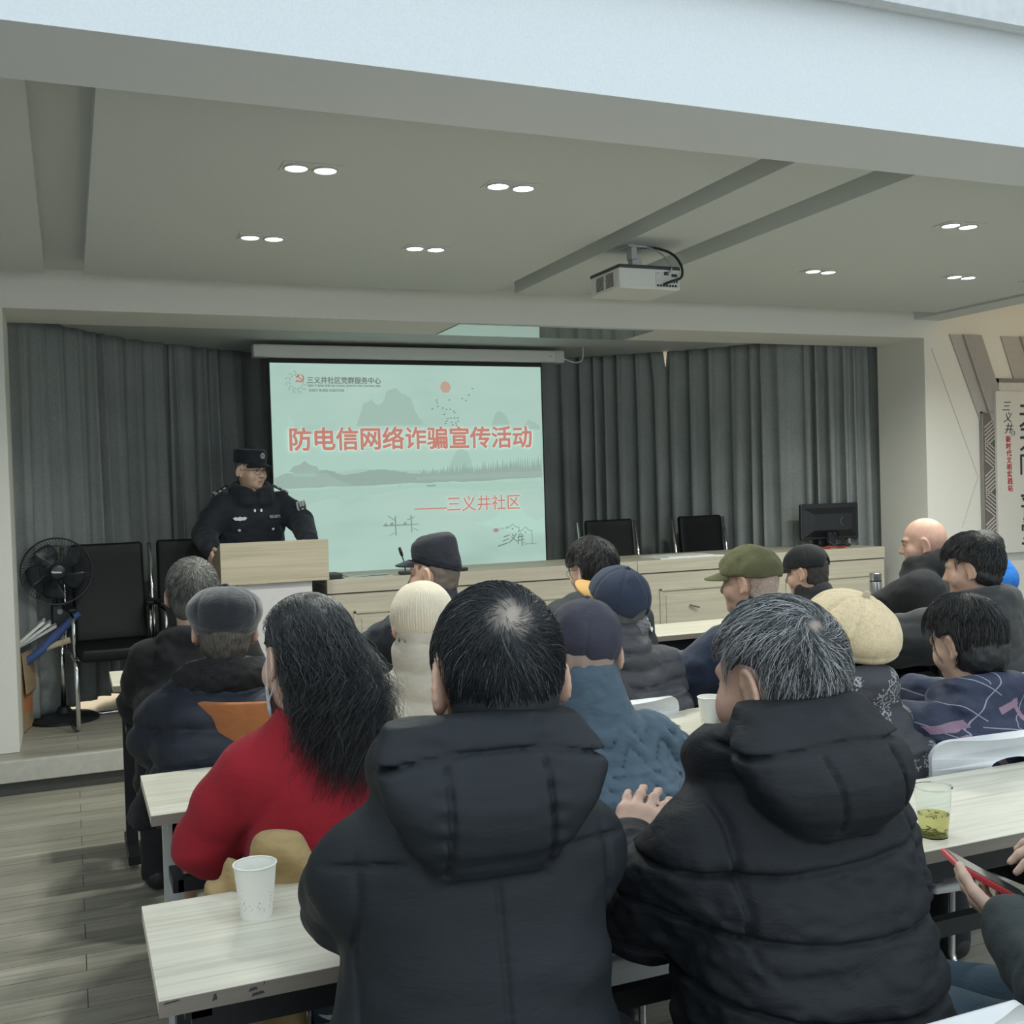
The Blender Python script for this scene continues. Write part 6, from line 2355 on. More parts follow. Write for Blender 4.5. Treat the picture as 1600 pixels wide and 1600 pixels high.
lenf = np.clip(g.uniform(0.30, 1.0, NS) * (0.8 + 0.25 * g.random(90)[cl]), 0.2, 1.0)
endx = H4.c[0] + 0.055 + 0.088 * np.clip(az / 1.8, -1, 1) + 0.018 * g.normal(size=NS)
endz = H4.c[2] + 0.05 - 0.38 * lenf
endy = H4.c[1] - 0.115 - 0.035 * np.cos(np.clip(az, -1.5, 1.5)) + 0.012 * g.normal(size=NS) - 0.01
paths = np.zeros((NS, m_, 3))
out_n = d @ H4.R.T
for j in range(m_):
    t = j / (m_ - 1)
    # leave the skull along its surface, then fall to the end point
    c1 = root_w + out_n * 0.012 + np.stack([0.2 * (endx - root_w[:, 0]), np.full(NS, -0.05), np.full(NS, -0.02)], 1)
    E_ = np.stack([endx, endy, endz], 1)
    c2 = E_ + np.array((0, -0.012, 0.17)) * lenf[:, None]
    b_ = (1 - t) ** 3 * root_w[:, :] + 3 * (1 - t) ** 2 * t * c1 + 3 * (1 - t) * t * t * c2 + t ** 3 * E_
    # keep outside the skull
    l = (b_ - H4(CRAN_C)) @ H4.R / H4.s
    q = np.linalg.norm(l / (CRAN_R + 0.012), axis=1)
    push = np.where(q < 1.06, 1.06 / np.maximum(q, 0.2), 1.0)
    b_ = H4(CRAN_C) + ((l * push[:, None]) * H4.s) @ H4.R.T
    amp = 0.017 * np.clip((t - 0.25) * 1.6, 0, 1)
    wv = 17 * t * cw * (0.6 + 0.4 * lenf) + cph
    b_[:, 0] += amp * np.sin(wv) + 0.003 * np.sin(wv * 2.3 + az)
    b_[:, 1] += amp * 0.8 * np.cos(wv)
    paths[:, j] = b_
pl = (paths - H4.c) @ H4.R / H4.s
bad = ((pl[..., 0] < -0.050) & (pl[..., 1] > -0.040) & (pl[..., 2] < 0.030)) | ((pl[..., 1] > 0.03) & (pl[..., 2] < 0.05))
keep_ = ~bad.any(1)
paths = paths[keep_]
NS = len(paths)
strands_mesh('hair_strands', paths, 0.00050 * g.uniform(0.7, 1.2, NS), hb, p4.root)
# mask: an ear loop and the pale blue edge below the cheek
mb = MB(); mb.tube([(-0.083, 0.010, 0.020), (-0.080, 0.020, -0.01), (-0.074, 0.030, -0.05), (-0.068, 0.045, -0.07)], 0.0016, 6); mb.tube([(-0.084, -0.022, 0.018), (-0.086, -0.028, -0.01), (-0.080, -0.012, -0.045), (-0.070, 0.035, -0.085)], 0.0016, 6)
p4.small(mb, 'mask_loop', plain('mask_white', (0.70, 0.72, 0.74), 0.7))
mb = MB()
vs, fs = [], []
for i in range(11):
    a = math.radians(-80 + 16 * i)
    for j in range(7):
        t = j / 6
        vs.append((0.072 * math.sin(a) * (1 - 0.12 * t), 0.030 + 0.074 * math.cos(a), -0.015 - 0.098 * t))
for i in range(10):
    for j in range(6):
        fs.append((i * 7 + j, i * 7 + j + 1, (i + 1) * 7 + j + 1, (i + 1) * 7 + j))
mb.add(vs, fs)
o = p4.small(mb, 'face_mask', plain('mask_blue', (0.48, 0.58, 0.66), 0.8)); md = o.modifiers.new('th', 'SOLIDIFY'); md.thickness = 0.003

# --- person in the blue quilted jacket
blue_q = fabric('blue_quilted', (0.066, 0.100, 0.135), 0.75, 900, 0.2, 18, 0.08, 0.06, 0.25)
p11 = Person('person in a slate blue quilted jacket and dark plum baseball cap', 1.150, 2.36, -0.10, 1.195, 0.10, 0.0, 0.03, -0.30, 0.22, 0.10, 1.0, 0.19, 1.08, curls=0.8)
p11.arm(-1, (0.93, 2.47, 0.78), (1.05, 2.66, 0.80), (0.4, 0.85, 0), (0, 0, 1))
p11.arm(1, (1.40, 2.36, 0.745), (1.28, 2.64, 0.80), (-0.5, 0.8, 0), (0, 0, 1))
p11.body()


def quilt11(x, y, z, p):
    s_ = x + 0.35 * (y - 0.05)
    ph = 2 * PI * s_ / 0.115
    w1 = z - 0.030 * np.sin(ph)
    q = np.abs((w1 / 0.062) % 1 - 0.5) * 0.062 * 2
    w2 = z + 0.030 * np.sin(ph)
    d = (0.010 * np.clip(q / 0.05, 0, 1) ** 0.5 - 0.005 - 0.005 * groove(q, 0.008)) * np.clip((p.shz + 0.05 - z) * 30, 0, 1)
    return d + 0.0022 * vnoise(x, y, z, 70) + 0.002 * vnoise(x, y, z, 35)


p11.shz += 0.02
p11.coat(blue_q, 0.006, None, (0.074, 0.068, 0.052), None, stand_collar(0.088, 0.070, 0.022), quilt11, None)
p11.trousers(dark_tr)
plum = fabric('plum_twill', (0.040, 0.040, 0.058), 0.85, 900, 0.12, 20, 0.1)
ball_cap(p11, plum, plum, z=-0.004, slope=0.34, size=1.05, wr=0.004)
p11.hair_cap(plain('hair_short_grey', (0.30, 0.22, 0.18), 0.8), 0.001, (-0.030, 0.6))
mb = MB(); mb.tube([(0.084, 0.005, 0.016), (0.082, 0.02, -0.01), (0.073, 0.05, -0.045)], 0.0018, 6); mb.tube([(0.086, -0.022, 0.01), (0.084, -0.02, -0.03), (0.075, 0.02, -0.06)], 0.0018, 6)
p11.small(mb, 'mask_loop', plain('mask_dark', (0.03, 0.03, 0.035), 0.7))

# --- woman in the cream beret and flower jacket
fm_, fnt, fb_ = nodemat('flower_cloth')
v = coords(fnt, (1, 1, 1))
vo = N(fnt, 'ShaderNodeTexVoronoi', i_Scale=11.0); fnt.links.new(v, vo.inputs['Vector'])
dots = N(fnt, 'ShaderNodeTexVoronoi', i_Scale=150.0); fnt.links.new(v, dots.inputs['Vector'])
nz = N(fnt, 'ShaderNodeTexNoise', i_Scale=45.0, i_Detail=3.0); fnt.links.new(v, nz.inputs['Vector'])
clus = math_n(fnt, 'LESS_THAN', math_n(fnt, 'ADD', vo.outputs['Distance'], math_n(fnt, 'MULTIPLY', nz.outputs[0], 0.5)), 0.76)
dot = math_n(fnt, 'LESS_THAN', dots.outputs['Distance'], 0.36)
stem = N(fnt, 'ShaderNodeTexVoronoi', i_Scale=24.0, feature='DISTANCE_TO_EDGE'); fnt.links.new(v, stem.inputs['Vector'])
stm = math_n(fnt, 'LESS_THAN', stem.outputs['Distance'], 0.035)
pat = math_n(fnt, 'MULTIPLY', clus, math_n(fnt, 'MAXIMUM', dot, math_n(fnt, 'MULTIPLY', stm, 0.9)))
fnt.links.new(ramp(fnt, pat, [(0.0, (0.040, 0.041, 0.049)), (1.0, (0.36, 0.36, 0.38))]), fb_.inputs['Base Color'])
fb_.inputs['Roughness'].default_value = 0.75
wn = N(fnt, 'ShaderNodeTexNoise', i_Scale=18.0, i_Detail=4.0); fnt.links.new(coords(fnt, (1, 1, 2)), wn.inputs['Vector'])
bump(fnt, fb_, wn.outputs[0], 0.25, 0.02)
p14 = Person('person in a cream wool beret and dark padded jacket with pale flower print', 1.925, 2.37, 0.05, 1.150, 0.10, 0.02, 0.03, 0.10, 0.10, -0.10, 1.0, 0.185, 1.1, skinm=SKP, curls=0.8)
p14.arm(-1, (1.70, 2.46, 0.77), (1.83, 2.68, 0.80), (0.4, 0.85, 0), (0, 0, 1))
p14.arm(1, (2.19, 2.42, 0.72), (2.05, 2.66, 0.80), (-0.5, 0.8, 0), (0, 0, 1))
p14.body()


def hood14(f, p):
    b = p.nb
    n = 12
    ring = []
    for k in range(n + 1):
        a = math.radians(-220 + 260 * k / n)
        ring.append((b[0] + 0.10 * math.cos(a), b[1] + 0.01 + 0.095 * math.sin(a), b[2] + 0.035 - 0.03 * math.sin(a)))
    for a_, b_ in zip(ring[:-1], ring[1:]):
        f.cone(a_, b_, 0.042, 0.042, 0.03)
    f.cone(b, b + np.array((0, 0.02, 0.16)), 0.068, 0.085, 0.02, True)
    f.loft([(p.shz - 0.10, 0, p.lean - 0.10, 0.07, 0.04), (p.shz - 0.04, 0, p.lean - 0.105, 0.13, 0.06), (p.shz + 0.03, 0, p.lean - 0.085, 0.15, 0.06), (p.shz + 0.08, 0, p.lean - 0.06, 0.12, 0.05)], 0.02, 2.6)


p14.coat(fm_, 0.008, None, (0.076, 0.070, 0.052), hood14, None, quilt_h(0.085, 0.006), None)
p14.trousers(dark_tr)
fB = p14.H
p14.hair_cap(hair_body('hair_black_plain', (0.005, 0.005, 0.006), (0.02, 0.02, 0.022)), 0.012, (-0.085, 0.35))
scarf = SDF(p14.nb + (-0.12, -0.12, -0.03), p14.nb + (0.12, 0.12, 0.10), 0.007)
scarf.cone(p14.nb + np.array((0, 0, 0.0)), p14.nb + np.array((0, 0.008, 0.055)), 0.068, 0.066, 0.0)
scarf.build('scarf', fabric('red_scarf', (0.24, 0.02, 0.03), 0.9), p14.root)
cream_wool = fabric('cream_wool', (0.66, 0.53, 0.34), 0.95, 420, 0.22, 110, 0.12, 0.2, 0.1, (1, 1, 1))
f = p14.hat_field(0.0055, 0.24)
fT = Head(fB.c, fB.R @ rot3(0, -0.50, 0.22), fB.s)
f.ell(fT((0.005, -0.020, 0.062)), np.array((0.124, 0.138, 0.098)) * 1.0, fT.R, 0.0)
f.ell(fB((0.0, -0.010, 0.030)), np.array((0.098, 0.116, 0.055)), fB.R, 0.03)


def keepb(x, y, z):
    u, v, w = fB.invc(x, y, z)
    return 0.000 + 0.42 * v - w


f.cut(keepb, 0.008)


def seamb(x, y, z):
    uo, vo_, wo = fB.invc(x, y, z)
    u, v, w = fT.invc(x, y, z)
    az = np.arctan2(u - 0.005, v + 0.02)
    q = np.abs((az / (2 * PI / 8) + 0.3) % 1 - 0.5) * 2 * PI / 8
    rr = np.hypot(u - 0.005, v + 0.02)
    return (-0.007 * groove(q * rr, 0.005) + 0.003 * vnoise(x, y, z, 30)) * np.clip((w - 0.03) * 60, 0, 1) - 0.003 * groove(wo - (0.028 + 0.42 * vo_), 0.005)


f.disp(seamb)
o = f.build('beret', cream_wool, p14.root)
mb = MB(); mb.lathe([(0.0, 0.016), (0.007, 0.014), (0.011, 0.006), (0.010, -0.004)], (0.005, -0.020, 0.158), 14)
mb.v = [tuple(fB.inv(fT(q))) for q in mb.v]
p14.small(mb, 'button', plain('beret_button', (0.46, 0.39, 0.29), 0.9), o)

# --- woman with the short dark bob and patterned jacket
pm_, pnt, pb_ = nodemat('line_pattern_cloth')
tc = pnt.nodes.new('ShaderNodeTexCoord')
sp = pnt.nodes.new('ShaderNodeSeparateXYZ')
pnt.links.new(tc.outputs['Object'], sp.inputs[0])
dn = N(pnt, 'ShaderNodeTexNoise', i_Scale=5.0); pnt.links.new(tc.outputs['Object'], dn.inputs['Vector'])
dx = math_n(pnt, 'MULTIPLY_ADD', math_n(pnt, 'SUBTRACT', dn.outputs[0], 0.5), 0.006, sp.outputs[0])
dx = math_n(pnt, 'MULTIPLY_ADD', sp.outputs[1], 0.15, dx)
dz_ = sp.outputs[2]


def stripe(ang, period, width, off=0.0):
    c, s_ = math.cos(ang), math.sin(ang)
    u = math_n(pnt, 'ADD', math_n(pnt, 'MULTIPLY', dx, c), math_n(pnt, 'MULTIPLY_ADD', dz_, s_, off))
    fr_ = math_n(pnt, 'FRACT', math_n(pnt, 'DIVIDE', u, period))
    return math_n(pnt, 'LESS_THAN', math_n(pnt, 'ABSOLUTE', math_n(pnt, 'SUBTRACT', fr_, 0.5)), width / period / 2)


l1 = math_n(pnt, 'MULTIPLY', stripe(0.85, 0.085, 0.0028), stripe(2.4, 0.35, 0.29, 0.1))
l2 = stripe(2.35, 0.095, 0.0028, 0.03)
l3 = math_n(pnt, 'MULTIPLY', stripe(0.12, 0.21, 0.0026, 0.06), stripe(1.5, 0.3, 0.18, 0.05))
l4 = math_n(pnt, 'MULTIPLY', stripe(1.45, 0.18, 0.0024, 0.02), stripe(0.1, 0.26, 0.14, 0.1))
bars = math_n(pnt, 'MULTIPLY', stripe(1.85, 0.135, 0.019, 0.05), stripe(0.30, 0.17, 0.075, 0.02))
bars2 = math_n(pnt, 'MULTIPLY', stripe(0.45, 0.19, 0.016, 0.1), stripe(2.0, 0.23, 0.08, 0.05))
lines = math_n(pnt, 'MAXIMUM', math_n(pnt, 'MAXIMUM', l1, l2), math_n(pnt, 'MAXIMUM', l3, l4))
barm = math_n(pnt, 'MAXIMUM', bars, bars2)
mx1 = N(pnt, 'ShaderNodeMix', data_type='RGBA'); pnt.links.new(lines, mx1.inputs['Factor'])
mx1.inputs['A'].default_value = (0.020, 0.028, 0.062, 1); mx1.inputs['B'].default_value = (0.26, 0.27, 0.33, 1)
mx2 = N(pnt, 'ShaderNodeMix', data_type='RGBA'); pnt.links.new(barm, mx2.inputs['Factor'])
pnt.links.new(mx1.outputs['Result'], mx2.inputs['A']); mx2.inputs['B'].default_value = (0.26, 0.16, 0.23, 1)
pnt.links.new(mx2.outputs['Result'], pb_.inputs['Base Color'])
pb_.inputs['Roughness'].default_value = 0.7
wn = N(pnt, 'ShaderNodeTexNoise', i_Scale=16.0, i_Detail=5.0); pnt.links.new(tc.outputs['Object'], wn.inputs['Vector'])
bump(pnt, pb_, wn.outputs[0], 0.35, 0.03)
p15 = Person('person with a short dark bob in a navy jacket with pale lines and pink bars', 2.335, 2.33, 0.05, 1.125, 0.12, 0.0, 0.035, 0.16, 0.30, -0.04, 0.98, 0.20, 1.1, skinm=SKP, curls=0.8)
p15.arm(-1, (2.09, 2.44, 0.76), (2.20, 2.66, 0.80), (0.4, 0.85, 0), (0, 0, 1))
p15.arm(1, (2.62, 2.46, 0.76), (2.46, 2.68, 0.80), (-0.5, 0.8, 0), (0, 0, 1))
p15.body()
p15.shz += 0.03
p15.coat(pm_, 0.008, None, (0.076, 0.070, 0.052), hood_down(0.155, 0.0, -0.16, -0.085, 0.050, 0.034), None, None, (0.006, 20))
p15.trousers(dark_tr)
mb = MB(); mb.tube([p15.H.inv(np.array(q)) for q in ((0.02, -0.115, 0.62), (0.10, -0.108, 0.78), (0.17, -0.045, 0.90))], 0.014, 8)
p15.small(mb, 'bag_strap', plain('strap_black', (0.02, 0.02, 0.022), 0.7))
H15 = p15.H
hair_bob = hair_mat('hair_bob', [(0.0, (0.010, 0.010, 0.011)), (0.8, (0.024, 0.024, 0.025)), (1.0, (0.09, 0.088, 0.086))], 0.38, 0.5)


def bob(f, H):
    f.ell(H((0, -0.055, -0.040)), np.array((0.083, 0.060, 0.060)) * H.s, H.R, 0.03)


p15.hair_cap(hb_in, 0.016, (-0.078, 0.45), extra=bob, noise=0.004)
p15.strands(3200, hair_bob, 0.0007, (0.06, 0.11), (0.15, -0.35, 0.92), 0.35, 0.019, (-0.070, 0.45), 0.010, 8, None, 0.35, 15)

# --- person with the phone, mostly outside the picture at the right
p19 = Person('person in a dark jacket and jeans holding a red-cased phone at the right edge', 1.585, 1.135, 1.15, 1.22, 0.12, 0.0, 0.03, 0.0, 0.5, 0.0, 1.0, 0.195, 1.05, curls={-1: 0.22, 1: 0.38}, skinm=SKP, thumbs=(0.9, 0.9))
p19.arm(-1, (1.300, 1.105, 0.725), (1.392, 1.300, 0.745), (0.38, 0.92, 0.02), (-0.45, 0.15, -0.88))
p19.arm(1, (1.72, 1.26, 0.76), (1.655, 1.345, 0.845), (-0.93, 0.30, -0.10), (0.05, -0.25, 1.0))
p19.kn[-1] = p19.loc((1.31, 1.36, 0.555)); p19.kn[1] = p19.loc((1.40, 1.52, 0.53))
p19.an[-1] = p19.loc((1.36, 1.38, 0.09)); p19.an[1] = p19.loc((1.45, 1.55, 0.09))
p19.body(fine_hands=(-1, 1), hfine=0.004)
p19.coat(fabric('dark_green_jacket', (0.022, 0.034, 0.038), 0.75, 1000, 0.12, 12, 0.1), 0.008, None, (0.080, 0.070, 0.050), None, stand_collar(), None, (0.006, 22))
p19.trousers(jean, 0.012)
p19.hair_cap(hb_in, 0.010)
pr_ = empty('phone', (1.456, 1.409, 0.776), 0, 'phone in a red case held in both hands at the right edge', 'phone')
ax_ = Vector((-0.777, 0.32, 0.50)).normalized(); up_ = Vector((0.5, -0.25, 0.8)); up_ = (up_ - ax_ * up_.dot(ax_)).normalized(); rx_ = ax_.cross(up_)
PM = Matrix(((rx_.x, ax_.x, up_.x, 0), (rx_.y, ax_.y, up_.y, 0), (rx_.z, ax_.z, up_.z, 0), (0, 0, 0, 1)))
MB().box(-0.039, 0.039, -0.080, 0.080, -0.005, 0.006, bev=0.004, M=PM).build('case', plain('red_case', (0.50, 0.045, 0.055), 0.4), pr_)
MB().box(-0.0355, 0.0355, -0.0765, 0.0765, 0.005, 0.0068, bev=0.0005, M=PM).build('screen', scrn, pr_)

# ================================================================== THIRD ROW
# --- man in the grey flat cap
navy_v = fabric('navy_padded', (0.011, 0.015, 0.026), 0.5, 1000, 0.16, 10, 0.1, 0.0, 0.35)
fur = plain('black_fur', (0.007, 0.007, 0.008), 0.9, var=0.6, scale=260, bmp=1.0)
p3 = Person('person in a grey wool flat cap and navy padded coat with a black fur collar', 0.418, 3.30, -0.05, 1.205, 0.08, 0.0, 0.03, -0.02, 0.12, 0.05, 1.0, 0.20, 1.12, curls=0.8)
p3.arm(-1, (0.215, 3.34, 0.77), (0.32, 3.62, 0.80), (0.5, 0.85, 0), (0, 0, 1))
p3.body()


def tail3(f, p):
    f.loft([(0.56, -0.25, 0.02, 0.050, 0.10), (0.60, -0.24, 0.03, 0.045, 0.09), (0.68, -0.21, 0.05, 0.04, 0.08), (0.72, -0.19, 0.06, 0.03, 0.06)], 0.03, 2.2)


p3.coat(navy_v, 0.008, [(0.58, 0, 0.0, 0.225, 0.185), (0.64, 0, 0.01, 0.235, 0.185), (0.80, 0, 0.05, 0.215, 0.175), (0.90, 0, 0.07, 0.195, 0.155), (0.945, 0, 0.08, 0.160, 0.125), (0.99, 0, 0.08, 0.11, 0.10)], (0.076, 0.066, 0.05), None, None, quilt_h(0.10, 0.018, 0.03), None)
f = SDF((-0.32, -0.22, 0.50), (0.30, 0.25, 0.92), 0.012)
f.loft([(0.575, -0.03, 0.02, 0.215, 0.12), (0.62, -0.02, 0.02, 0.20, 0.13), (0.70, 0, 0.04, 0.17, 0.10)], 0.0, 2.3)
tail3(f, p3)
f.disp(lambda x, y, z: 0.006 * vnoise(x * 2, y, z, 18))
f.build('coat_tail', fabric('black_cloth', (0.008, 0.009, 0.010), 0.85), p3.root)
f = SDF(p3.nb + (-0.2, -0.2, -0.08), p3.nb + (0.2, 0.2, 0.16), 0.007)
ring = [(p3.nb[0] + 0.105 * math.cos(a), p3.nb[1] + 0.01 + 0.095 * math.sin(a), p3.nb[2] + 0.012 - 0.02 * math.sin(a)) for a in [math.radians(-230 + 280 * k / 14) for k in range(15)]]
for a_, b_ in zip(ring[:-1], ring[1:]):
    f.cone(a_, b_, 0.050, 0.050, 0.02)
f.disp(lambda x, y, z: 0.006 * vnoise(x, y, z, 70) + 0.004 * vnoise(x, y, z, 140))
f.build('fur_collar', fur, p3.root)
p3.hair_cap(hair_body('hair_grey_brown', (0.035, 0.03, 0.026), (0.14, 0.125, 0.105), 0.7), 0.006, (-0.075, 0.5))
grey_wool = fabric('grey_wool', (0.022, 0.025, 0.030), 0.95, 700, 0.25, 60, 0.2, 0.5, 0.1)
f = p3.hat_field(0.005, 0.22)
f.ell(p3.H((0, -0.004, 0.060)), np.array((0.112, 0.132, 0.074)), p3.H.R, 0.0)
f.ell(p3.H((0, -0.010, 0.020)), np.array((0.092, 0.112, 0.065)), p3.H.R, 0.03)


def keep3(x, y, z):
    u, v, w = p3.H.invc(x, y, z)
    return (-0.002 + 0.30 * v) - w


f.cut(keep3, 0.006)


def seam3(x, y, z):
    u, v, w = p3.H.invc(x, y, z)
    az = np.arctan2(u, v + 0.004)
    q = np.abs((az / (2 * PI / 8) + 0.5) % 1 - 0.5) * 2 * PI / 8
    return -0.0035 * groove(q * np.hypot(u, v + 0.004), 0.004) * np.clip((w - 0.03) * 40, 0, 1) + 0.002 * vnoise(x, y, z, 30) - 0.003 * groove(w - 0.026 - 0.3 * v, 0.004)


f.disp(seam3)
o = f.build('flat_cap', grey_wool, p3.root)
mb = MB(); mb.lathe([(0.0, 0.008), (0.008, 0.007), (0.012, 0.003), (0.012, -0.003)], (0, -0.004, 0.133), 14)
p3.small(mb, 'button', grey_wool, o)
brim(p3, grey_wool, 0.05, 58, (0.090, 0.108), -0.01, 0.020, parent=o)

# --- woman in the cream knitted hat
beige_p = fabric('beige_padded', (0.48, 0.435, 0.35), 0.6, 900, 0.14, 16, 0.06, 0.1, 0.35)
p7 = Person('person in a cream knitted hat and pale beige padded coat', 0.990, 3.16, -0.15, 1.195, 0.08, 0.0, 0.03, 0.0, 0.15, 0.03, 1.0, 0.19, 1.1, skinm=SKP, curls=0.8)
p7.body()
p7.coat(beige_p, 0.008, None, (0.078, 0.070, 0.052), None, stand_collar(0.085, 0.072, 0.020), quilt_h(0.085, 0.015, 0.01), None)
p7.trousers(dark_tr)
f = p7.hat_field(0.005, 0.2)
f.ell(p7.H((0, -0.014, 0.030)), np.array((0.098, 0.115, 0.104)), p7.H.R, 0.0)


def keep7(x, y, z):
    u, v, w = p7.H.invc(x, y, z)
    return (-0.050 + 0.55 * v) - w


f.cut(keep7, 0.008)


def rib7(x, y, z):
    u, v, w = p7.H.invc(x, y, z)
    az = np.arctan2(u, v + 0.03)
    return 0.0014 * np.sin(az * 38) * np.clip(np.hypot(u, v + 0.03) * 20, 0, 1) + 0.0025 * vnoise(x, y, z, 26)


f.disp(rib7)
kn7 = knit_mat('cream_knit', (0.72, 0.64, 0.49), p7.H((0, -0.03, 0.10)), 76)
f.build('knitted_hat', kn7, p7.root)

# --- woman in the navy cap with an ochre peak
grey_p = fabric('charcoal_padded', (0.045, 0.045, 0.053), 0.5, 900, 0.20, 20, 0.1, 0.1, 0.45)
p10 = Person('person in a navy baseball cap with an ochre peak, charcoal padded jacket and shoulder strap', 1.690, 3.22, 0.0, 1.200, 0.08, 0.0, 0.03, 0.50, -0.38, -0.05, 1.0, 0.19, 1.1, skinm=SKP, curls=0.8)
p10.body()
p10.coat(grey_p, 0.0075, None, (0.078, 0.070, 0.052), None, stand_collar(0.075, 0.070, 0.020), quilt_h(0.055, 0.015, 0.0), None)
p10.trousers(dark_tr)
mb = MB(); mb.tube([p10.H.inv(np.array(q)) for q in ((-0.115, -0.04, 0.925), (-0.09, -0.085, 0.86), (-0.03, -0.115, 0.76), (0.05, -0.155, 0.64))], 0.017, 6)
p10.small(mb, 'shoulder_strap', plain('strap_grey', (0.050, 0.050, 0.056), 0.8))
navy_c = fabric('navy_twill', (0.026, 0.036, 0.062), 0.85, 900, 0.10, 20, 0.1)
ochre = plain('ochre_peak', (0.44, 0.25, 0.06), 0.7)
ball_cap(p10, navy_c, ochre, z=0.018, slope=0.14, size=1.05, opening=True, high=0.006)
hgrey = hair_mat('hair_grey_long', [(0.0, (0.08, 0.082, 0.088)), (0.6, (0.19, 0.195, 0.205)), (1.0, (0.42, 0.43, 0.44))], 0.45)
p10.hair_cap(plain('hair_grey_inner', (0.10, 0.10, 0.105), 0.7), 0.006, (-0.07, 0.45))
f = SDF(p10.H.c + (-0.10, -0.20, -0.17), p10.H.c + (0.12, 0.0, 0.05), 0.006)
f.ell(p10.H((0.02, -0.105, -0.045)), np.array((0.045, 0.030, 0.05)), p10.H.R, 0.0)
f.ell(p10.H((0.03, -0.110, -0.090)), np.array((0.038, 0.030, 0.035)), p10.H.R, 0.02)
f.disp(lambda x, y, z: 0.004 * np.sin(z * 420 + x * 200 + 6 * vnoise(x, y, z, 25)) + 0.006 * vnoise(x, y, z, 40))
f.build('hair_bun', plain('hair_grey_bun', (0.15, 0.155, 0.165), 0.6, scale=130, var=0.6, bmp=0.5, stretch=(1, 1, 2.5)), p10.root)
0 and p10.strands(900, hgrey, 0.0008, (0.05, 0.09), (0, 0.3, 1), 0.1, 0.010, (-0.07, 0.3), 0.004, 7, None, 0.4, 22, front=-1)

# --- man in the olive cap
navy_w = fabric('navy_wool', (0.016, 0.024, 0.048), 0.9, 500, 0.15, 14, 0.1, 0.3, 0.2)
p12 = Person('person in an olive field cap and navy wool jacket', 2.265, 3.27, 0.24, 1.245, 0.10, 0.0, 0.03, 0.32, 0.10, 0.0, 1.02, 0.205, 1.12, curls=0.8)
p12.arm(-1, (1.985, 3.31, 0.76), (2.09, 3.56, 0.80), (0.3, 0.9, 0), (0, 0, 1))
p12.body()
p12.coat(navy_w, 0.008, None, (0.080, 0.072, 0.055), None, stand_collar(0.055, 0.064, 0.016), None, (0.006, 16))
f = SDF(p12.nb + (-0.12, -0.12, -0.03), p12.nb + (0.12, 0.14, 0.12), 0.006)
t12 = p12.H((0, -0.02, -0.07)); f.cone(p12.nb, p12.nb + (t12 - p12.nb) * 0.75, 0.067, 0.064, 0.0)
f.build('shirt_collar', fabric('tan_shirt', (0.36, 0.28, 0.19), 0.9), p12.root)
p12.trousers(dark_tr)
p12.hair_cap(plain('hair_grey_short', (0.33, 0.25, 0.205), 0.8, scale=150, var=0.25), 0.001, (-0.035, 0.6))
olive = fabric('olive_twill', (0.088, 0.088, 0.042), 0.9, 900, 0.16, 18, 0.12)
ball_cap(p12, olive, olive, z=0.022, slope=0.12, size=1.05, high=-0.004, panels=4, button=False, wr=0.005)

# --- man in the hooded padded jacket at the right, with the purple cuff
blk_p = fabric('black_padded_right', (0.022, 0.024, 0.027), 0.7, 1000, 0.12, 14, 0.1, 0.15, 0.35)
p17 = Person('person with dark hair in profile, in a big black hooded coat with a purple cuff', 3.270, 3.22, 0.46, 1.235, 0.10, 0.0, 0.03, 0.16, 0.16, 0.0, 1.0, 0.215, 1.2, curls=0.8)
p17.arm(-1, (2.985, 3.33, 0.84), (3.02, 3.56, 0.83), (0.3, 0.9, -0.1), (0, 0, 1))
p17.body()
p17.coat(blk_p, 0.009, None, (0.09, 0.082, 0.066), hood_down(0.195, 0.02, -0.10, -0.085, 0.085, 0.055), None, quilt_h(0.13, 0.012, 0.02), None)
p17.trousers(dark_tr)
mb = MB(); mb.lathe([(0, 0.004), (0.020, 0.003), (0.022, 0.0)], n=20, M=T(*p17.el[-1]) @ T(-0.092, 0.04, 0.045) @ RY(-PI / 2 + 0.4))
mb.build('sleeve_badge', plain('badge_grey', (0.12, 0.12, 0.13), 0.5), p17.root)
f = SDF(p17.wr[-1] + (-0.12, -0.12, -0.1), p17.wr[-1] + (0.12, 0.14, 0.1), 0.006)
dw = (p17.wr[-1] - p17.el[-1]); dw /= np.linalg.norm(dw)
f.cone(p17.wr[-1] - dw * 0.05, p17.wr[-1] + dw * 0.065, 0.060, 0.054, 0.0)
f.disp(lambda x, y, z: 0.003 * np.sin(x * 330) * np.sin(z * 330 + y * 200))
ck, cnt_, cb_ = nodemat('purple_knit')
chk = N(cnt_, 'ShaderNodeTexWave', i_Scale=42.0, i_Distortion=6.0); cnt_.links.new(coords(cnt_, (1, 1, 1.6)), chk.inputs['Vector'])
cnt_.links.new(ramp(cnt_, chk.outputs['Fac'], [(0.35, (0.030, 0.018, 0.035)), (0.6, (0.30, 0.17, 0.30))]), cb_.inputs['Base Color'])
cb_.inputs['Roughness'].default_value = 0.95
f.build('knitted_cuff', ck, p17.root)


def sideburn(f, H):
    f.ell(H((0, -0.045, -0.020)), np.array((0.084, 0.066, 0.060)) * H.s, H.R, 0.02)


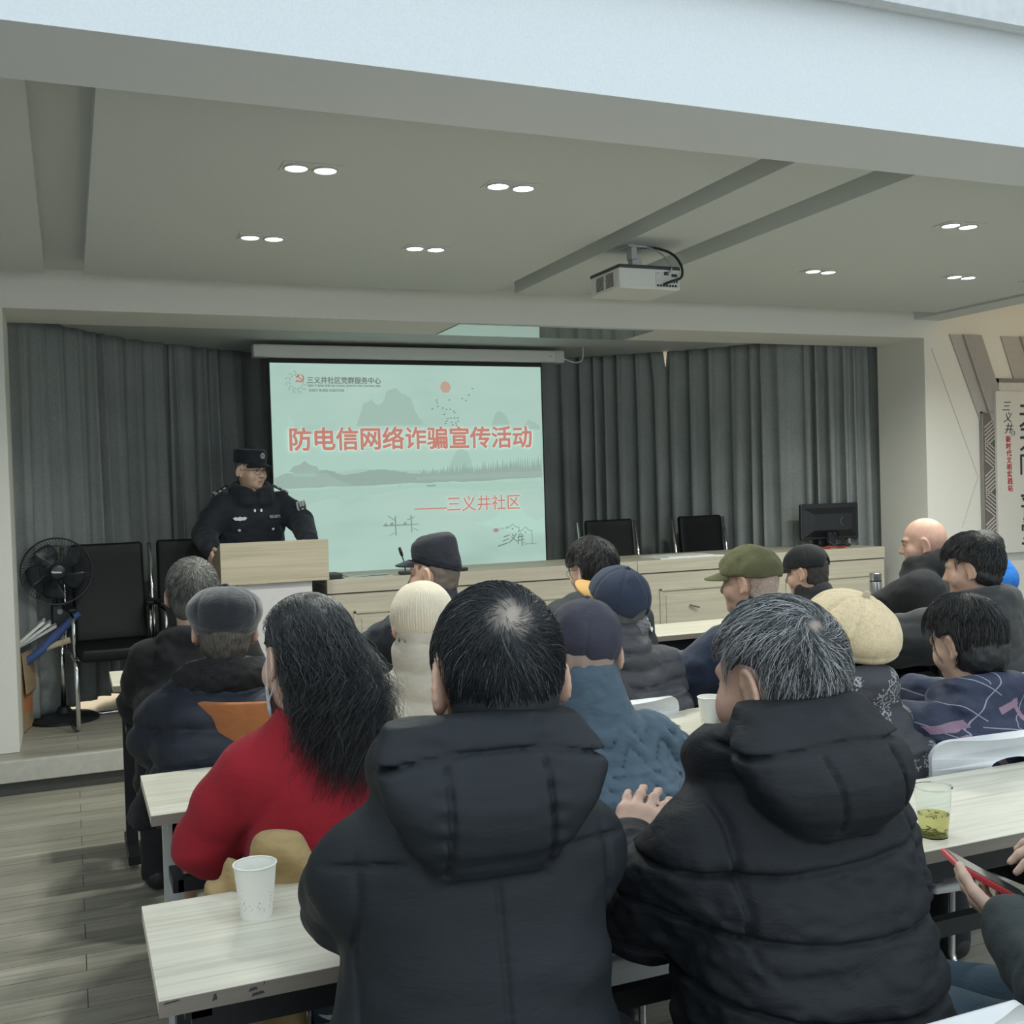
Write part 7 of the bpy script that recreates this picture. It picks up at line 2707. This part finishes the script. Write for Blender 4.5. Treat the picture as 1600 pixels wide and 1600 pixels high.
p17.hair_cap(hb_in, 0.017, (-0.040, 0.60), extra=sideburn, front=lambda u, v, w: (0.045 + 0.1 * np.abs(u)) - w, noise=0.006)
h17 = hair_mat('hair_dark_short', [(0.0, (0.010, 0.010, 0.011)), (0.85, (0.026, 0.026, 0.027)), (1.0, (0.12, 0.12, 0.12))], 0.4)
p17.strands(2600, h17, 0.0009, (0.04, 0.08), (0.1, -0.5, 0.85), 0.5, 0.018, (-0.03, 0.60), 0.010, 7, None, 0.5, 17, front=0.045)

# ================================================================== FRONT ROW
# --- grey-haired man at the far left
p2 = Person('person with short grey hair in a black coat, front row at the far left', 0.405, 4.06, 0.0, 1.255, 0.08, 0.0, 0.03, -0.10, 0.10, 0.0, 1.02, 0.195, 1.12, curls=0.8)
p2.arm(-1, (0.215, 4.16, 0.735), (0.30, 4.47, 0.80), (0.5, 0.85, 0), (0, 0, 1))
p2.body()
blk_c = fabric('black_coat', (0.010, 0.011, 0.012), 0.85, 800, 0.12)
p2.coat(blk_c, 0.009, None, (0.074, 0.066, 0.052), hood_down(0.15, 0.0, -0.14, -0.085, 0.045, 0.03), None, None, (0.006, 18))
p2.trousers(dark_tr)
h2 = hair_mat('hair_grey_crop', [(0.0, (0.05, 0.05, 0.045)), (0.5, (0.15, 0.15, 0.14)), (1.0, (0.36, 0.36, 0.34))], 0.5)
p2.hair_cap(plain('hair_grey_crop_inner', (0.085, 0.085, 0.078), 0.8, scale=150, var=0.4), 0.006, (-0.055, 0.62))
p2.strands(2600, h2, 0.0008, (0.02, 0.035), (0.25, -0.60, 0.76), 0.7, 0.007, (-0.05, 0.62), 0.010, 5, None, 0.4, 2)

# --- man in the black flat-topped cap
p8 = Person('person in a black flat-topped cap and black jacket, front row below the screen', 1.345, 4.12, 0.10, 1.265, 0.09, 0.0, 0.03, 0.72, 0.04, 0.06, 1.02, 0.20, 1.1, curls=0.8)
p8.arm(-1, (1.115, 4.24, 0.84), (1.22, 4.56, 0.80), (0.3, 0.9, 0), (0, 0, 1))
p8.body()
p8.coat(fabric('black_navy_coat', (0.013, 0.016, 0.023), 0.8, 800, 0.14), 0.009, None, (0.084, 0.074, 0.055), None, stand_collar(0.062, 0.066, 0.018), None, (0.007, 20))
p8.trousers(dark_tr)
capb = fabric('black_cap_cloth', (0.012, 0.014, 0.021), 0.85, 800, 0.14, 24)
tall_cap(p8, capb, capb, 0.030, 0.142, 0.34, (0.090, 0.110), (0.080, 0.092), 0.16)
p8.hair_cap(plain('hair_cropped', (0.12, 0.095, 0.08), 0.8), 0.002, (-0.04, 0.6))

# --- man with dark hair and glasses
p9 = Person('person with tousled black hair, glasses and a white letter on a black coat', 2.055, 4.12, 0.05, 1.245, 0.10, 0.0, 0.03, 0.30, 0.14, 0.0, 1.0, 0.20, 1.18, skinm=SKP, curls=0.8)
p9.body()
p9.coat(fabric('black_parka', (0.016, 0.019, 0.024), 0.75, 900, 0.14), 0.009, None, (0.095, 0.085, 0.06), hood_down(0.17, 0.02, -0.10, -0.075, 0.06, 0.042), None, quilt_h(0.12, 0.007), None)
p9.trousers(dark_tr)
p9.hair_cap(hb_in, 0.018, (-0.05, 0.60), front=lambda u, v, w: (0.025) - w, noise=0.007)
p9.strands(2600, h17, 0.0009, (0.05, 0.09), (0.2, -0.4, 0.9), 0.5, 0.018, (-0.04, 0.60), 0.012, 7, None, 0.5, 19, front=0.025)
glasses(p9, plain('glasses_metal', (0.25, 0.25, 0.24), 0.3, 0.8))
textmesh('shoulder_letter', 'E', 0.075, plain('letter_white', (0.62, 0.63, 0.62), 0.7), p9.root, 0.003, 0.001, T(0.185, -0.045, 0.865) @ RZ(0.75) @ RX(-0.35) @ RY(-0.35))

# --- person in the black baseball cap
p13 = Person('person in a black baseball cap and black jacket, front row below the monitor', 3.235, 4.20, 0.30, 1.165, 0.12, 0.0, 0.03, 0.20, 0.20, 0.0, 1.0, 0.20, 1.15, curls=0.8)
p13.body()
p13.coat(fabric('black_jacket_front', (0.016, 0.017, 0.019), 0.8, 900, 0.16), 0.010, None, (0.09, 0.082, 0.06), None, stand_collar(0.050, 0.072, 0.020), None, (0.007, 18))
p13.trousers(dark_tr)
ball_cap(p13, fabric('black_cap_twill', (0.012, 0.013, 0.015), 0.85, 900, 0.1), fabric('black_cap_twill', (0.012, 0.013, 0.015)), z=0.022, slope=0.12, size=1.04, opening=True)
p13.hair_cap(plain('hair_cropped_dark', (0.03, 0.026, 0.024), 0.8), 0.002, (-0.04, 0.6))

# --- bald man
p16 = Person('person with a bald head in profile and a black coat by the pier', 3.880, 4.12, 0.62, 1.277, 0.10, 0.0, 0.03, 0.16, 0.10, 0.0, 1.05, 0.205, 1.15, curls=0.8, skinm=skin_mat('skin_ruddy', (0.54, 0.325, 0.25)))
p16.arm(-1, (3.72, 4.30, 0.80), (3.72, 4.56, 0.80), (0.3, 0.9, 0), (0, 0, 1))
p16.body(hh=0.005)


def lapel16(f, p):
    b = p.nb
    ring = [(b[0] + 0.098 * math.cos(a), b[1] + 0.02 + 0.10 * math.sin(a), b[2] + 0.072 - 0.030 * math.sin(a)) for a in [math.radians(-240 + 300 * k / 14) for k in range(15)]]
    for a_, b_ in zip(ring[:-1], ring[1:]):
        f.cone(a_, b_, 0.030, 0.030, 0.02)
        f.cone(np.array(a_) - (0, 0, 0.04), np.array(b_) - (0, 0, 0.04), 0.038, 0.038, 0.02)
    f.cone(b + np.array((0, 0.01, 0.01)), b + np.array((0, 0.025, 0.18)), 0.068, 0.086, 0.015, True)


p16.coat(fabric('black_coat_right', (0.017, 0.018, 0.021), 0.85, 900, 0.12), 0.010, None, (0.09, 0.08, 0.06), None, lapel16, None, (0.006, 16))
p16.trousers(dark_tr)
eyes(p16, (0.10, 0.08, 0.07))

# --- person behind, in the green jacket with a blue collar
p18 = Person('person in a dark green jacket with a bright blue collar, mostly hidden at the right', 4.390, 4.24, 0.55, 1.185, 0.10, 0.0, 0.03, 0.20, 0.15, 0.0, 0.92, 0.215, 1.12, curls=0.8)
p18.body()
p18.coat(fabric('green_jacket', (0.030, 0.046, 0.044), 0.85, 900, 0.12), 0.012, None, (0.09, 0.08, 0.06), None, stand_collar(0.05, 0.070, 0.018), None, (0.006, 16))
f = SDF(p18.nb + (-0.14, -0.14, -0.04), p18.nb + (0.14, 0.14, 0.14), 0.007)
f.cone(p18.nb + np.array((0.02, -0.02, 0.03)), p18.nb + np.array((0.01, 0.02, 0.115)), 0.108, 0.092, 0.0)
f.build('blue_collar', fabric('blue_collar_cloth', (0.02, 0.16, 0.55), 0.7), p18.root)
p18.trousers(dark_tr)
p18.hair_cap(hb_in, 0.010)

# ================================================================== THE OFFICER
pol = fabric('police_cloth', (0.014, 0.018, 0.027), 0.75, 900, 0.12, 14, 0.1, 0.1, 0.3)
po = Person('person in dark police uniform, cap and glasses, standing at the lectern', 1.085, 7.00, PI + 0.10, 1.775, 0.10, 0.0, 0.02, 0.52, 0.10, 0.02, 1.02, 0.225, 1.15, standing=True, hip=1.06,
            knees={-1: (-0.11, 0.03, 0.66), 1: (0.11, 0.03, 0.66)}, ankles={-1: (-0.11, 0.0, SZ + 0.09), 1: (0.11, 0.0, SZ + 0.09)}, curls={-1: 0.6, 1: 0.55}, open_mouth=0.004, fat=1.08, skinm=skin_mat('skin_officer', (0.62, 0.42, 0.325)))
po.arm(1, (0.780, 6.97, 1.255), (0.785, 6.755, 1.180), (0.05, -0.55, -0.83), (-0.9, -0.3, -0.1))
po.arm(-1, (1.375, 6.90, 1.315), (1.36, 6.62, 1.205), (-0.3, -0.95, -0.15), (0.1, -0.2, 1.0))
po.body(h=0.012, hh=0.0038, fine_hands=(1,), hfine=0.005)


def coll_o(f, p):
    b = p.nb
    ring = [(b[0] + 0.098 * math.cos(a), b[1] + 0.02 + 0.10 * math.sin(a), b[2] + 0.030 - 0.030 * math.sin(a)) for a in [math.radians(-245 + 310 * k / 16) for k in range(17)]]
    for i, (a_, b_) in enumerate(zip(ring[:-1], ring[1:])):
        f.cone(a_, b_, 0.036, 0.036, 0.02)
        f.cone(np.array(a_) - (0, -0.0, 0.05), np.array(b_) - (0, -0.0, 0.05), 0.044, 0.044, 0.02)
    f.cone(b + np.array((0, 0.02, -0.01)), b + np.array((0, 0.05, 0.2)), 0.064, 0.092, 0.015, True)


def det_o(x, y, z, p):
    fr_ = np.clip((y - p.lean) * 30, 0, 1)
    d = -0.004 * groove(np.abs(x - 0.0) - 0.022, 0.003) * fr_ * np.clip((1.40 - z) * 40, 0, 1)
    for cx in (-0.105, 0.105):
        inx = np.clip((0.055 - np.abs(x - cx)) * 200, 0, 1)
        d += -0.004 * groove(z - 1.262, 0.003) * inx * fr_ + 0.004 * inx * np.clip((0.032 - np.abs(z - 1.295)) * 120, 0, 1) * fr_
    return d + 0.005 * vnoise(x * 0.8, y, z, 18) + 0.0025 * vnoise(x, y, z, 42)


po.coat(pol, 0.008, [(0.86, 0, 0.0, 0.20, 0.155), (1.05, 0, 0.0, 0.21, 0.16), (1.20, 0, 0.04, 0.215, 0.16), (1.34, 0, 0.085, 0.215, 0.145), (1.41, 0, 0.10, 0.195, 0.125), (1.455, 0, 0.10, 0.14, 0.10), (1.49, 0, 0.10, 0.09, 0.085)], (0.076, 0.068, 0.054), None, coll_o, det_o, None)
po.trousers(pol, 0.016, (0.11, 0.085, 0.075))
fin = fabric('uniform_fleece', (0.009, 0.012, 0.018), 0.95)
# facial details
eyes(po)
glasses(po, plain('glasses_dark', (0.03, 0.03, 0.035), 0.3, 0.5), half=False)
po.hair_cap(plain('hair_temples', (0.14, 0.135, 0.125), 0.8), 0.003, (-0.035, 0.45))
o = tall_cap(po, pol, pol, 0.046, 0.128, -0.02, (0.092, 0.110), (0.093, 0.110), 0.0, 0.055)
silver = plain('silver_badge', (0.60, 0.61, 0.62), 0.35, 0.3)
dkb = plain('badge_dark', (0.03, 0.035, 0.05), 0.5)
mb = MB(); mb.lathe([(0.010, 0.0), (0.016, 0.002), (0.0175, 0.0), (0.0175, -0.004)], n=24, M=T(0, 0.099, 0.098) @ RX(-PI / 2)); mb.tube([(-0.012, 0.101, 0.083), (0.012, 0.101, 0.083)], 0.003, 6)
mb.tube([(-0.005, 0.1005, 0.092), (0.0, 0.1015, 0.104), (0.005, 0.1005, 0.092)], 0.002, 6)
po.small(mb, 'cap_badge', silver, o)


def surf_y(o, x, z, front=1):
    """front of a garment at local x, z"""
    hit, p_, n_, i_ = o.ray_cast(Vector((x, front * 1.5, z)), Vector((0, -front, 0)))
    return (p_, n_) if hit else (Vector((x, 0.2, z)), Vector((0, 1, 0)))


bpy.context.view_layer.update()
jk = [c for c in po.root.children if c.name.startswith('jacket')][0]


def on_front(x, z, lift=0.002):
    p_, n_ = surf_y(jk, x, z)
    yv = n_.normalized()
    xv = Vector((0, 0, 1)).cross(yv).normalized()      # seen from the front, reading direction
    zv = yv.cross(xv)
    p_ = p_ + yv * lift
    return Matrix(((xv.x, -yv.x, zv.x, p_.x), (xv.y, -yv.y, zv.y, p_.y), (xv.z, -yv.z, zv.z, p_.z), (0, 0, 0, 1)))


# local -x is on the viewer's right
textmesh('number_badge', '051071', 0.026, silver, po.root, 0.0004, 0.0012, on_front(-0.108, 1.345, 0.015), width=0.088, align='CENTER')
mb = MB()
Mw = on_front(0.105, 1.348, 0.004)
mb.prism([(-0.044, 0.004), (-0.03, 0.012), (-0.012, 0.008), (0, 0.015), (0.012, 0.008), (0.03, 0.012), (0.044, 0.004), (0.03, -0.010), (0.012, -0.010), (0, -0.014), (-0.012, -0.010), (-0.03, -0.010)], -0.003, 0.001, Mw)
mb.build('wing_badge', silver, po.root)
for sx in (-0.108, 0.108):
    mb = MB(); mb.lathe([(0, 0.006), (0.007, 0.005), (0.010, 0.0)], n=16, M=on_front(sx, 1.274, 0.001) @ RX(PI / 2)); mb.build('button', silver, po.root, True)
for sx in (-0.012, 0.030):
    mb = MB(); mb.box(-0.006, 0.006, -0.005, 0.002, -0.008, 0.010, M=on_front(-sx, 1.395, 0.003)); mb.build('clip', silver, po.root)
# shoulder boards with silver bars and stars
for q in (-1, 1):
    c = po.sh[q] + np.array((q * 0.010, 0.0, 0.0))
    hit, p_, n_, i_ = jk.ray_cast(Vector((c[0], c[1] + 0.01, 2.0)), Vector((0, 0, -1)))
    z0 = p_.z if hit else 1.5
    hit2, p2_, n2_, i2_ = jk.ray_cast(Vector((c[0] + q * 0.055, c[1] + 0.01, 2.0)), Vector((0, 0, -1)))
    z1 = p2_.z if hit2 else z0 - 0.03
    ang = math.atan2(z0 - z1, 0.055)
    Mb = T(c[0], c[1] + 0.01, z0 + 0.014) @ RY(q * ang) @ RX(-0.30)
    mb = MB(); mb.box(-0.055, 0.06, -0.026, 0.026, -0.006, 0.004, bev=0.002, M=Mb); bd_ = mb.build('shoulder_board', dkb, po.root)
    for k, xx in enumerate((0.050, 0.038)):
        mb = MB(); mb.box(q * xx - 0.004, q * xx + 0.004, -0.025, 0.027, 0.003, 0.0065, M=Mb); mb.build('bar', silver, bd_)
    for xx in (0.012, -0.02):
        mb = MB(); mb.lathe([(0, 0.009), (0.010, 0.007), (0.011, 0.003)], (q * xx, 0.012, 0), 12, M=Mb); mb.build('star', silver, bd_)
# sleeve badge on the figure's left upper arm
c = (po.sh[-1] * 0.62 + po.el[-1] * 0.38)
nrm = Vector((-0.45, 0.87, 0.12)).normalized()
hit, p_, n_, i_ = jk.ray_cast(Vector(c) + nrm * 0.4, -nrm)
p_ = p_ if hit else Vector(c) + nrm * 0.08
zv = Vector(po.sh[-1] - po.el[-1]).normalized(); zv = (zv - nrm * zv.dot(nrm)).normalized(); xv = zv.cross(nrm) * -1
Ms = Matrix(((xv.x, -nrm.x, zv.x, p_.x), (xv.y, -nrm.y, zv.y, p_.y), (xv.z, -nrm.z, zv.z, p_.z), (0, 0, 0, 1)))
mb = MB(); mb.prism([(-0.036, 0.046), (0.036, 0.046), (0.040, 0.01), (0.030, -0.030), (0.0, -0.052), (-0.030, -0.030), (-0.040, 0.01)], -0.006, 0.004, Ms); pt = mb.build('sleeve_badge', silver, po.root)
mb = MB(); mb.prism([(-0.029, 0.038), (0.029, 0.038), (0.032, 0.01), (0.024, -0.025), (0.0, -0.043), (-0.024, -0.025), (-0.032, 0.01)], -0.0075, -0.005, Ms); mb.build('badge_field', dkb, pt)
textmesh('badge_word', '警察', 0.03, silver, pt, 0.0005, 0.0006, Ms @ T(0, -0.009, 0.012), width=0.046, align='CENTER')
mb = MB(); mb.lathe([(0, 0.003), (0.011, 0.002), (0.012, 0.0)], (0, 0, 0), 14, M=Ms @ T(0, -0.008, -0.012) @ RX(PI / 2)); mb.build('badge_shield', silver, pt)
# red band at the cuff on the lectern
f = SDF(po.wr[-1] + (-0.1, -0.1, -0.1), po.wr[-1] + (0.1, 0.1, 0.1), 0.007)
dw = (po.wr[-1] - po.el[-1]); dw /= np.linalg.norm(dw)
f.cone(po.wr[-1] - dw * 0.012, po.wr[-1] + dw * 0.0, 0.057, 0.056, 0.0)
f.build('red_cuff', fabric('red_cuff_cloth', (0.36, 0.03, 0.06), 0.8), po.root)

# ================================================================== CHAIRS UNDER THE AUDIENCE
audience_chair(0.93, 1.245, 0.0, 'white chair corner at the bottom edge, under the nearest grey-haired man')
audience_chair(0.50, 1.22, 0.0, 'white chair under the nearest man in the black hooded jacket')
audience_chair(0.585, 2.24, 0.0, 'white chair under the woman in red')
audience_chair(1.15, 2.27, 0.0, 'white chair under the person in the blue quilted jacket', 0.72)
audience_chair(2.19, 2.27, -0.05, 'white chair with an oval hole behind the woman in the patterned jacket', 0.82)
audience_chair(1.57, 3.17, 0.0, 'white chair with a dark oval hole, behind the person with the shoulder strap', 0.81)
audience_chair(0.99, 3.10, 0.0, 'white chair under the woman in the knitted hat', 0.70)
audience_chair(2.27, 3.18, 0.2, 'white chair under the man in the olive cap', 0.62)
orange_chair(0.545, 3.28, 0.0)
# khaki coat lying over the chair of the woman in red
kh = fabric('khaki_cloth', (0.36, 0.255, 0.12), 0.9, 700, 0.2, 14, 0.15)
f = SDF((0.12, 1.95, 0.30), (0.55, 2.25, 0.92), 0.008)
f.chain([(0.375, 2.05, 0.815), (0.335, 2.06, 0.80), (0.265, 2.08, 0.74), (0.235, 2.10, 0.58), (0.23, 2.10, 0.42)], [0.022, 0.034, 0.042, 0.055, 0.06], 0.03)
f.chain([(0.37, 2.05, 0.78), (0.35, 2.07, 0.68), (0.33, 2.08, 0.55), (0.32, 2.08, 0.42)], [0.03, 0.05, 0.065, 0.07], 0.04)
f.disp(lambda x, y, z: 0.011 * np.sin((x * 0.8 + z * 0.6) * 75 + 3 * vnoise(x, y, z, 9)) + 0.006 * vnoise(x, y, z, 30))
o = f.build('coat', kh)
tag(o, 'khaki coat hanging over the chair of the woman in red', 'coat')
